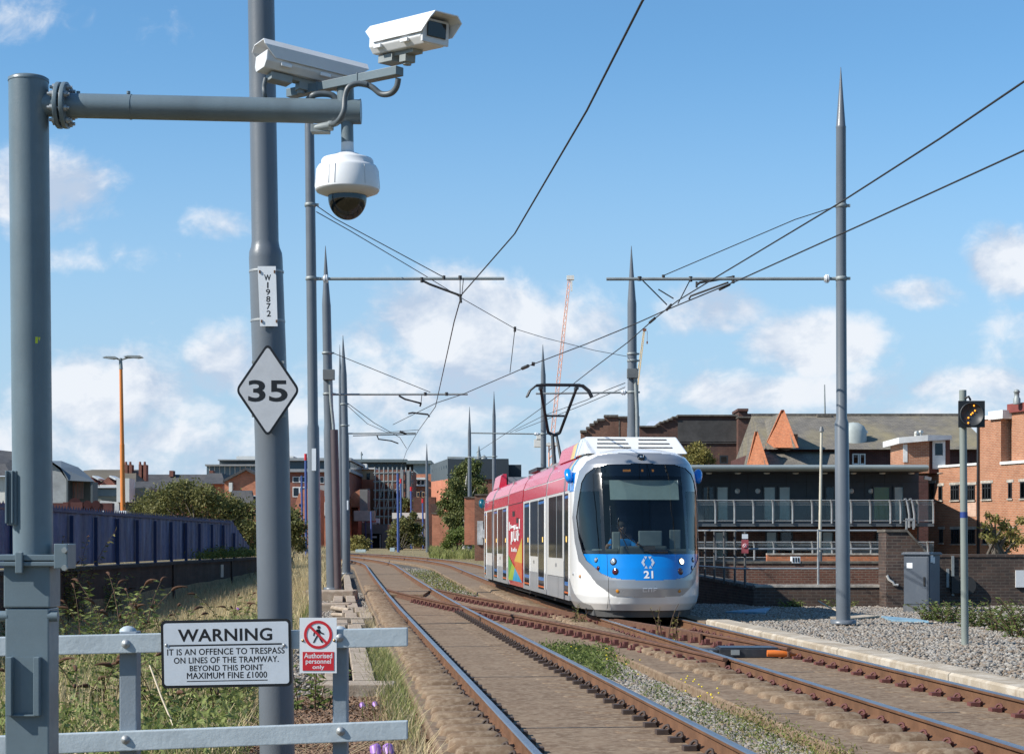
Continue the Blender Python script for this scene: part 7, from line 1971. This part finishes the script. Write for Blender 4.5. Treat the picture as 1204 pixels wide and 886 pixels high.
lid_run('farthest open concrete cable trough, running back beside the grey poles', 48.2, 78, -1.92, lambda Y: -.08)
m = MB(); m.box((x_left(20.3) - 1.93, 20.35, -.20), (.80, .55, .17)); m.build('end_slab', trm, label='flat concrete slab closing the near end of the cable trough', cat='slab', bevel=.015)
m = MB(); m.box((x_left(38) - 1.95, 38.05, -.16), (.85, .35, .10), Matrix.Rotation(R(8), 3, 'Z')); m.build('cross_slab', trm, label='tilted concrete slab lying across the break in the cable troughs', cat='slab', bevel=.015)
bx = P(398, 0, 53.5).x
m = MB(); m.box((bx - .25, 53.6, rise(53) - .24), (1.5, 1.6, .50)); m.build('plinth', trm, label='weathered concrete plinth at the foot of the pole with the brown pipe', cat='plinth', bevel=.03)
m = MB(); m.box((P(392, 0, 47).x, 46.5, -.24), (1.0, 1.0, .30)); m.build('plinth', trm, label='small concrete block in front of the larger plinth, beside loose stones', cat='plinth', bevel=.04)
m = MB(); p0 = P(393, 716, 44); m.tube([P(391, 714, 44), P(404, 716, 43), P(411, 717.5, 42.5)], .06, 8); m.tube([P(391, 722, 42), P(410, 723, 41)], .05, 8); m.build('pipe_offcut', trm, label='two pale pipe offcuts lying among stones beside the cable trough', cat='pipe')

for px0, px1, y0, y1, Yb, lb in ((418, 430, 645.5, 649, 140, 'flat pale cover lying beside the far track before the blue pole'), (458.5, 464, 643.5, 648, 145, 'small pale blue box on the ground by the far bend')):
    m = MB(); m.pbox(px0, px1, y0, y1, Yb, .5); m.build('trackside_box', paint('pale_box', (.45, .55, .58), .6) if px0 < 430 else bpy.data.materials['pale_box'], label=lb, cat='box', bevel=.02)
m = MB(); m.pbox(437.5, 443, 630, 632, 215.6, .2); m.pbox(446.5, 447.5, 628, 645, 215.4, .2); m.build('pale_beam', clad_w, br)
# ------------------------------------------------------------------ plants
lf_bud = leaf_mat('buddleia_leaf', [(.22, .27, .07), (.32, .34, .12), (.09, .14, .04)], 2.0)
lf_dark = leaf_mat('bush_leaf', [(.17, .18, .055), (.27, .25, .095), (.07, .085, .028)], .8)
lf_birch = leaf_mat('birch_leaf', [(.15, .19, .055), (.24, .25, .09), (.06, .085, .028)], .7)
lf_green = leaf_mat('weed_leaf', [(.16, .22, .05), (.23, .26, .08), (.08, .12, .03)], 3.0)
lf_yel = leaf_mat('yellowing_leaf', [(.30, .27, .08), (.20, .21, .06), (.38, .28, .10)], 3.0)
straw = leaf_mat('dry_grass', [(.56, .45, .25), (.44, .36, .19), (.66, .55, .33)], .8, .25)
grass_g = leaf_mat('green_grass', [(.26, .29, .09), (.36, .35, .13), (.17, .21, .06)], .6, .3)
stem_b = paint('brown_stem', (.10, .055, .03), .8); flow_b = paint('dead_flower', (.10, .045, .022), .9, 0, .3, 20); flow_p = paint('purple_flower', (.22, .08, .36), .8); bark = paint('bark', (.14, .12, .10), .9, 0, .3, 6); birchb = paint('birch_bark', (.5, .48, .44), .8, 0, .3, 5, (.08, .07, .06), .6)
flow_y = paint('yellow_flower', (.75, .58, .03), .7)

def leaf_arrays(C, D, Lh, Wh, rng):
    """diamond leaves: centres C, directions D, half length, half width (arrays)"""
    n = len(C); D = D / np.maximum(np.linalg.norm(D, axis=1, keepdims=True), 1e-6)
    r = rng.normal(size=(n, 3)); s_ = np.cross(D, r); s_ /= np.maximum(np.linalg.norm(s_, axis=1, keepdims=True), 1e-6)
    up = np.cross(s_, D)
    Lh = np.asarray(Lh).reshape(-1, 1); Wh = np.asarray(Wh).reshape(-1, 1)
    V = np.stack([C - D * Lh, C + s_ * Wh + up * Wh * .3, C + D * Lh, C - s_ * Wh + up * Wh * .3], 1)
    return V.reshape(-1, 3)
def leaves_obj(name, C, D, Lh, Wh, mat, parent, rng=RNG):
    V = leaf_arrays(np.asarray(C, float), np.asarray(D, float), Lh, Wh, rng); n = len(V) // 4
    og = WL[parent.name]
    me = np_mesh(name, V, np.arange(n * 4).reshape(n, 4), mat, origin=tuple(og))
    return link_mesh(name, me, parent, og)
def clump_points(clumps, n, rng):
    w = np.array([c[1][0] * c[1][1] * c[1][2] for c in clumps]) ** .67; w /= w.sum()
    k = rng.choice(len(clumps), n, p=w)
    ctr = np.array([c[0] for c in clumps])[k]; rad = np.array([c[1] for c in clumps])[k]
    d = rng.normal(size=(n, 3)); d /= np.linalg.norm(d, axis=1, keepdims=True)
    rr = rng.uniform(.25, 1.0, (n, 1)) ** .6 * (1 + .30 * rng.normal(size=(n, 1)))
    return ctr + d * rad * rr, d
def bush(label, name, base, clumps, n, size, mat, cat='bush', group=None, trunk=None, tmat=None, droop=0.0):
    root = thing(name, base, label, cat, group)
    C, D = clump_points(clumps, n, RNG); D = D + RNG.normal(size=D.shape) * .8; D[:, 2] -= droop
    leaves_obj('crown', C, D, RNG.uniform(.6, 1.3, n) * size, RNG.uniform(.35, .6, n) * size, mat, root)
    m = MB()
    if trunk is None:
        for c, r in clumps[:14]:
            b = Vector(base) + Vector((random.uniform(-.3, .3), random.uniform(-.2, .2), 0)); t = Vector(c); m.tube([b, b.lerp(t, .5) + Vector((0, 0, .1)), t], [.05, .035, .015], 6)
        m.build('branches', tmat or bark, root, uv=False)
    else:
        for pts, rs in trunk: m.tube(pts, rs, 8)
        m.build('trunk', tmat or bark, root, uv=False)
    return root
def px_clumps(lst, Y, dY):
    """[(column,row,radius in pixels)] -> clumps spread in depth"""
    out = []
    for px, py, rp in lst:
        c = P(px, py, Y + random.uniform(-dY, dY)); r = rp * Y / F; out.append((tuple(c), (r, r * 1.1, r * .85)))
    return out
# the wide bush behind the blue fence
L_ = [(170, 596, 16), (185, 588, 17), (200, 582, 16), (212, 576, 15), (225, 580, 17), (238, 582, 16), (250, 590, 18), (262, 588, 13), (270, 598, 18), (282, 606, 16), (292, 600, 14), (285, 625, 20), (262, 614, 22), (235, 602, 22), (205, 602, 22), (180, 606, 16), (295, 620, 14), (300, 640, 18), (160, 603, 10), (248, 576, 7), (218, 569, 7), (200, 572, 6), (275, 590, 7)]
bush('broad dark green bush spilling over the blue fence below the slate roofs', 'bush', P(235, 640, 84), px_clumps(L_, 84, 1.5), 15000, .085, lf_dark)
bush('rounded dark bush between the near pole and the thin blue poles', 'bush', P(340, 655, 100), px_clumps([(338, 612, 12), (345, 605, 10), (350, 620, 12), (340, 632, 14), (352, 640, 10), (332, 645, 12)], 100, 1.5), 4500, .10, lf_dark)
# birch
bY_ = 132
Lb = [(548, 548, 8), (540, 556, 9), (556, 554, 9), (534, 568, 9), (548, 568, 12), (562, 566, 9), (528, 580, 9), (541, 582, 13), (557, 582, 12), (567, 576, 7), (522, 592, 8), (534, 596, 12), (549, 598, 12), (562, 598, 9), (518, 602, 5), (528, 610, 9), (541, 613, 12), (555, 612, 9), (535, 625, 8), (547, 628, 8), (556, 625, 6), (552, 541, 5), (561, 546, 6)]
bush('tall drooping birch tree with a pale trunk in front of the dark clad building', 'birch_tree', P(545, 650, bY_), px_clumps(Lb, bY_, 1.2), 10500, .12, lf_birch, 'tree', trunk=[([P(546, 652, bY_), P(545.5, 620, bY_), P(547, 580, bY_), P(550, 548, bY_)], [.16, .14, .10, .03]), ([P(545.5, 610, bY_), P(536, 585, bY_)], [.07, .02]), ([P(546, 600, bY_), P(560, 572, bY_)], [.07, .02])], tmat=birchb, droop=1.0)
bush('bright low shrub at the foot of the birch', 'shrub', P(538, 650, 125), px_clumps([(532, 632, 9), (541, 628, 10), (550, 634, 9), (526, 640, 7)], 125, .8), 3500, .09, lf_green)
bush('dark green bushes right of the bridge opening below the white shed', 'bush', P(470, 645, 170), px_clumps([(459, 635, 5), (464, 625, 7), (472, 618, 9), (480, 616, 8), (489, 622, 9), (478, 632, 11), (466, 638, 9), (492, 636, 8), (458, 642, 4), (486, 606, 5), (474, 610, 4)], 170, 2), 6000, .15, lf_dark)
bush('small green tree in front of the scaffolding', 'bush', P(478, 605, 220), px_clumps([(474, 590, 5), (480, 592, 6), (476, 598, 6)], 220, 1), 1200, .2, lf_dark)
bush('small yellow-green bush beside the bridge abutment', 'bush', P(421, 648, 165), px_clumps([(413, 640, 7), (421, 636, 8), (429, 640, 7), (418, 645, 7), (426, 646, 6)], 165, 1.2), 2600, .13, lf_yel)
bush('yellowish tree showing above the balcony roof beside the tram', 'tree', P(820, 560, 122), px_clumps([(812, 532, 9), (820, 526, 8), (828, 534, 9), (836, 541, 6), (815, 543, 9), (826, 545, 8)], 122, .8), 3200, .10, lf_yel, 'tree')
bush('reddish green sapling in front of the brick building windows', 'sapling', P(1172, 655, 50), px_clumps([(1160, 618, 7), (1170, 610, 7), (1180, 618, 9), (1190, 626, 9), (1175, 630, 10), (1165, 634, 7), (1185, 640, 10), (1198, 635, 9), (1162, 605, 4), (1155, 630, 4), (1200, 612, 6)], 50, .5), 1500, .055, lf_yel, 'sapling')

# arching buddleia plants ------------------------------------------------
def buddleia(label, base, stems, h, lean=.6, leaf=.07, n_leaf=26, flowers=.7, mat=None, purple=0, name='buddleia', group='buddleia plants on the rough ground'):
    root = thing(name, base, label, 'plant', group); base = Vector(base)
    ms, mf, mp = MB(), MB(), MB(); C, D, Ls = [], [], []
    for s_ in range(stems):
        a = random.uniform(0, 2 * math.pi); hh = h * random.uniform(.55, 1.05); ln = lean * hh * random.uniform(.3, 1.0)
        p0 = base + Vector((random.uniform(-.25, .25), random.uniform(-.25, .25), -.05)); d_ = Vector((math.cos(a), math.sin(a), 0))
        pts = [p0 + d_ * (ln * t ** 1.8) + Vector((0, 0, hh * (t - .12 * t ** 3))) for t in np.linspace(0, 1, 7)]
        ms.tube(pts, [.010, .009, .008, .007, .006, .005, .004], 5)
        for k in range(n_leaf):
            t = .15 + .85 * (k + random.random()) / n_leaf; i = min(int(t * 6), 5); q = pts[i].lerp(pts[i + 1], t * 6 - i)
            b = random.uniform(0, 2 * math.pi); dv = Vector((math.cos(b), math.sin(b), random.uniform(-.5, .5))); l = leaf * random.uniform(.6, 1.25) * (1.1 - .4 * t)
            C.append(q + dv * l); D.append(dv); Ls.append(l)
        if random.random() < flowers:
            e = pts[-1]; dd2 = (pts[-1] - pts[-2]).normalized(); L = random.uniform(.10, .22)
            f = [e + dd2 * (L * t) + Vector((d_.x * .10, d_.y * .10, -.12)) * (t ** 2 * L * 4) for t in np.linspace(0, 1, 6)]
            (mp if s_ < purple else mf).tube(f, [.012, .022, .022, .018, .012, .004], 6)
    ms.build('stems', stem_b, root, uv=False)
    leaves_obj('leaves', [tuple(c) for c in C], [tuple(c) for c in D], np.array(Ls), np.array(Ls) * .27, mat or lf_bud, root)
    if mf.v: mf.build('dead_flower_spikes', flow_b, root, uv=False)
    if mp.v: mp.build('purple_flower_spikes', flow_p, root, uv=False)
    return root
def gp(px, py):
    Y = 30.0
    for _ in range(30):
        x = (px - CX) * Y / F; Y = .5 * Y + .5 * max(9.0, min(80, F * (EYE - terrain(max(x, -11), min(Y, 80))) / max(py - HY, 12)))
    x = (px - CX) * Y / F; return Vector((x, Y, terrain(x, Y)))
spots = [((86, 745), 18, 3.1, .45, .10, 38, .3, 0, 'tall straggling shrub rising past the blue fence right beside the mast', lf_yel),
         ((150, 800), 16, 1.75, .6, .085, 28, .8, 0, 'leafy buddleia with brown flower spikes filling the gap right of the mast', None),
         ((100, 790), 14, 1.7, .6, .085, 28, .7, 0, 'dense buddleia low against the mast, above the fence rail', None),
         ((205, 790), 10, 1.2, .7, .08, 24, .9, 0, 'buddleia with drooping brown spikes left of the trespass notice', None),
         ((276, 745), 9, 1.15, .7, .08, 22, 1.0, 1, 'buddleia with brown spikes and one purple flower above the trespass notice', None),
         ((120, 850), 14, .95, .8, .075, 24, .8, 0, 'low bushy buddleia between the two fence rails near the mast', None),
         ((195, 858), 14, .85, .8, .075, 24, .7, 0, 'low bushy buddleia right of the fence post, under the notice corner', None),
         ((255, 855), 12, .80, .8, .075, 24, .8, 0, 'low leafy plant under the middle of the trespass notice', None),
         ((358, 842), 10, .70, .8, .07, 20, .2, 0, 'leafy plant tangled with dry stalks between the pole and fence post', lf_green),
         ((65, 705), 18, 2.2, .5, .10, 34, .1, 0, 'olive shrub at the foot of the retaining wall beside the mast', lf_yel),
         ((128, 735), 20, 1.7, .6, .085, 32, .6, 0, 'shrub in front of the dark retaining wall, nearer the mast', None),
         ((170, 760), 8, 1.3, .6, .075, 26, .8, 0, 'spindly shrub standing against the dry yellow grass', None),
         ((300, 690), 6, 1.3, .5, .05, 16, .0, 0, 'bare twiggy shrub at the end of the retaining wall by the pole', lf_yel),
         ((20, 770), 12, 1.5, .6, .08, 26, .3, 0, 'shrub left of the mast beyond the fence', None),
         ((30, 850), 10, 1.0, .6, .08, 24, .3, 0, 'low shrub left of the mast between the fence rails', None)]
for (pp_, n, h, ln, lf, nl, fl_, pu, lb, mt) in spots: buddleia(lb, gp(*pp_), n, h, ln, lf, nl, fl_, mt, pu)
# plants trailing over the wall top
for x_, Y_, lb in ((-11.6, 70, 'leafy trailing plants growing on the wall top at the fence foot'), (-11.55, 76, 'tangled plants at the far end of the wall top')):
    root = thing('wall_plants', (x_, Y_, .84), lb, 'plant', 'plants rooted on the retaining wall')
    n = 1500; C = np.stack([RNG.uniform(-.18, .12, n) + x_, Y_ + RNG.normal(0, 2.2, n), .9 + np.abs(RNG.normal(0, .16, n))], 1); leaves_obj('leaves', C, RNG.normal(size=(n, 3)), RNG.uniform(.04, .09, n), RNG.uniform(.02, .035, n), lf_green, root)
# weeds by the brick wall on the right
for (px, py, n, h, lb) in ((1098, 726, 10, .55, 'green weed clump in front of the cabinet side'), (1120, 728, 12, .65, 'green weed clump before the black cable coil'), (1150, 733, 14, .65, 'green weed clump just right of the signal post'), (1178, 738, 14, .75, 'taller green weeds under the wall notice'), (1202, 745, 14, .9, 'tall green weeds cut by the edge of the view'), (985, 707, 8, .35, 'dull weeds at the foot of the low parapet'), (930, 706, 10, .35, 'dark weeds in the shade of the low parapet')):
    c = gp(px, py); Y = min(F * 1.5 / (py - HY), 43.0); c = Vector(((px - CX) * Y / F, Y, terrain((px - CX) * Y / F, Y)))
    buddleia(lb, c, n * 2, h, .9, .06, 20, 0, lf_green, name='weed_clump', group='green weeds by the brick walls')

# ground cover: grasses as masses ---------------------------------------
def blades(name, pts, hmin, hmax, mat, w=.006, lean=.35, kind='stuff'):
    pts = np.asarray(pts, float); n = len(pts); h = RNG.uniform(hmin, hmax, n); a = RNG.uniform(0, 2 * np.pi, n); l = RNG.uniform(.05, 1, n) * lean * h
    d = np.stack([np.cos(a), np.sin(a), np.zeros(n)], 1); s_ = np.stack([-np.sin(a + .6), np.cos(a + .6), np.zeros(n)], 1) * w
    z = np.array([0, 0, 1.0]); mid = pts + d * (l * .3)[:, None] + z * (h * .6)[:, None]; tip = pts + d * l[:, None] + z * h[:, None]
    V = np.stack([pts - s_, pts + s_, mid + s_ * .8, mid - s_ * .8, tip + s_ * .15, tip - s_ * .15], 1).reshape(-1, 3)
    b = np.arange(n)[:, None] * 6; Fc = np.concatenate([b + np.array([[0, 1, 2, 3]]), b + np.array([[3, 2, 4, 5]])], 0)
    return tag(link_mesh(name, np_mesh(name, V, Fc, mat)), kind=kind)
def field(n, y0, y1, lo, hi, p=1.0, cl=.0):
    out = []
    while len(out) < n:
        Y = y0 + (y1 - y0) * random.random() ** p; x = random.uniform(lo, x_left(Y) + hi)
        if cl and (math.sin(x * 1.9 + 1.3 * math.sin(Y * .7)) + math.sin(Y * 1.1 + x)) < cl * 2 - 1 + random.gauss(0, .5): continue
        if x < CX and abs(x) > .31 * Y + 1.5: continue
        out.append((x, Y, terrain(x, Y) - .01))
    return out
blades('dry_grass', field(42000, 18, 95, -11.5, -3.0, 1.2), .25, .60, straw, .006)
blades('dry_grass', field(9000, 11.5, 26, -11.0, -3.0, 1.2, .5), .15, .45, straw, .005, .7)
blades('green_grass', field(26000, 11, 60, -11.5, -2.9, 1.6, .45), .10, .38, grass_g, .006, .6)
# low leafy ground cover under the plants
pts = np.array(field(34000, 11, 36, -10.5, -3.0, 1.5, .4)); n = len(pts); pts[:, 2] += RNG.uniform(.05, .5, n)
V = leaf_arrays(pts, RNG.normal(size=(n, 3)) + np.array([0, 0, .3]), RNG.uniform(.02, .055, n), RNG.uniform(.008, .02, n), RNG)
tag(link_mesh('ground_cover', np_mesh('ground_cover', V, np.arange(n * 4).reshape(n, 4), lf_bud)), kind='stuff')
# verge beside the near slab edge, and the grassy strip between the tracks
pts = []
for _ in range(2600):
    Y = 13 + 30 * random.random() ** 1.3; pts.append((x_left(Y) - 1.46 - abs(random.gauss(0, .16)), Y, rise(Y) - .34))
blades('dry_grass', pts, .08, .34, straw, .004, .9)
pts = []
for _ in range(3000):
    Y = random.choice((random.gauss(24, 1.6), random.gauss(22, 2.5), random.uniform(15, 30))); pts.append((x_left(Y) - 1.44 - abs(random.gauss(0, .16)), Y, rise(Y) - .34))
blades('green_grass', pts, .12, .35, grass_g, .005, .7)
def weed_mass(pts, size, mat, hmax):
    pts = np.array(pts); n = len(pts); pts[:, 2] += RNG.uniform(0, 1, n) ** 1.5 * hmax
    V = leaf_arrays(pts, RNG.normal(size=(n, 3)) + np.array([0, 0, .8]), RNG.uniform(.5, 1.2, n) * size, RNG.uniform(.2, .4, n) * size, RNG)
    tag(link_mesh('weeds', np_mesh('weeds', V, np.arange(n * 4).reshape(n, 4), mat)), kind='stuff')
def strip(n, y0, y1, a, b, spots=None):
    out = []
    for _ in range(n):
        if spots: c = random.choice(spots); Y = random.gauss(c[0], c[2]); x = random.gauss(c[1] + x_left(Y) + 1.1, c[3])
        else: Y = random.uniform(y0, y1); x = random.uniform(x_left(Y) + 1.15, x_right(Y) - 1.8)
        x = min(max(x, x_left(Y) + 1.05), x_right(Y) - 1.75); out.append((x, Y, terrain(x, Y) + .05))
    return out
weed_mass(strip(4500, 0, 0, 0, 0, [(27.6, .3, .5, .35), (26.8, .5, .6, .3), (26, .2, 1.0, .15), (24, .25, .8, .15)]), .035, lf_green, .22)
weed_mass(strip(2200, 0, 0, 0, 0, [(16.6, .45, .5, .2), (15.4, .5, .6, .25), (17.8, .3, .4, .15), (20, .35, .6, .12), (14, .4, .7, .3)]), .022, lf_green, .20)
weed_mass(strip(1600, 0, 0, 0, 0, [(15.2, .45, .7, .25), (16.8, .6, .5, .2), (14, .6, .6, .2)]), .020, lf_yel, .22)
weed_mass(strip(1500, 54, 90, 0, 0), .05, lf_green, .14)
weed_mass(strip(1300, 60, 84, 0, 0), .05, lf_yel, .16)
pts = strip(30, 0, 0, 0, 0, [(19.2, .75, .4, .15), (20.2, .8, .4, .12), (26.6, .6, .5, .3), (24, .4, .6, .2)]); m = MB()
for q in pts: m.lathe([(.001, .010), (.013, .006), (.007, -.005)], Vector(q) + Vector((0, 0, random.uniform(.08, .24))), 6)
tag(m.build('yellow_flowers', flow_y, uv=False), kind='stuff')
# far verges: rough grass beyond the tracks and on the right of the bend
pts = []
for _ in range(9000):
    Y = random.uniform(112, 175); px = random.uniform(505, 575); pts.append(((px - CX) * Y / F, Y, terrain((px - CX) * Y / F, Y)))
blades('green_grass', pts, .2, .6, grass_g, .02, .6)
pts = []
for _ in range(9000):
    Y = random.uniform(60, 150); px = random.uniform(300, 400); pts.append(((px - CX) * Y / F, Y, terrain((px - CX) * Y / F, Y)))
blades('dry_grass', pts, .25, .7, straw, .014, .6)
# dry stalks between pole and fence post
m = MB()
for k in range(46):
    a = P(random.uniform(345, 395), random.uniform(835, 880), random.uniform(12.5, 15)); a.z = terrain(a.x, a.y); d_ = Vector((random.uniform(-.6, .6), random.uniform(-.2, .2), random.uniform(.15, .5)))
    m.tube([a, a + d_ * .5, a + d_ + Vector((0, 0, -.1))], .004, 4)
tag(m.build('dry_stalks', paint('dead_stalk', (.36, .27, .17), .9), uv=False), kind='stuff')
m = MB(); m.tube([P(176, 782, 15), P(190, 820, 14.6), P(206, 858, 14.2)], .008, 5); m.build('dead_stick', paint('pale_stick', (.5, .42, .3), .9), label='pale dead stick leaning between fence post and trespass notice', cat='stick')
m = MB(); m.tube([P(962, 706, 38), P(972, 712, 37), P(985, 718, 36)], .016, 5); m.build('dead_stick', bpy.data.materials['pale_stick'], label='pale dead stick lying on gravel beside the tall pole', cat='stick')
# weeds growing through the crossover in front of the tram
buddleia('thin weed growing between the rails in front of the tram', Vector((x_cross(26.3) - .3, 29.4, RT)), 7, .9, .3, .035, 14, 0, lf_yel, name='weed_clump', group='weeds among the rails')
buddleia('small weed growing beside the tram bogie', Vector((1.45, 35.5, -.3)), 8, .7, .5, .04, 14, 0, lf_green, name='weed_clump', group='weeds among the rails')
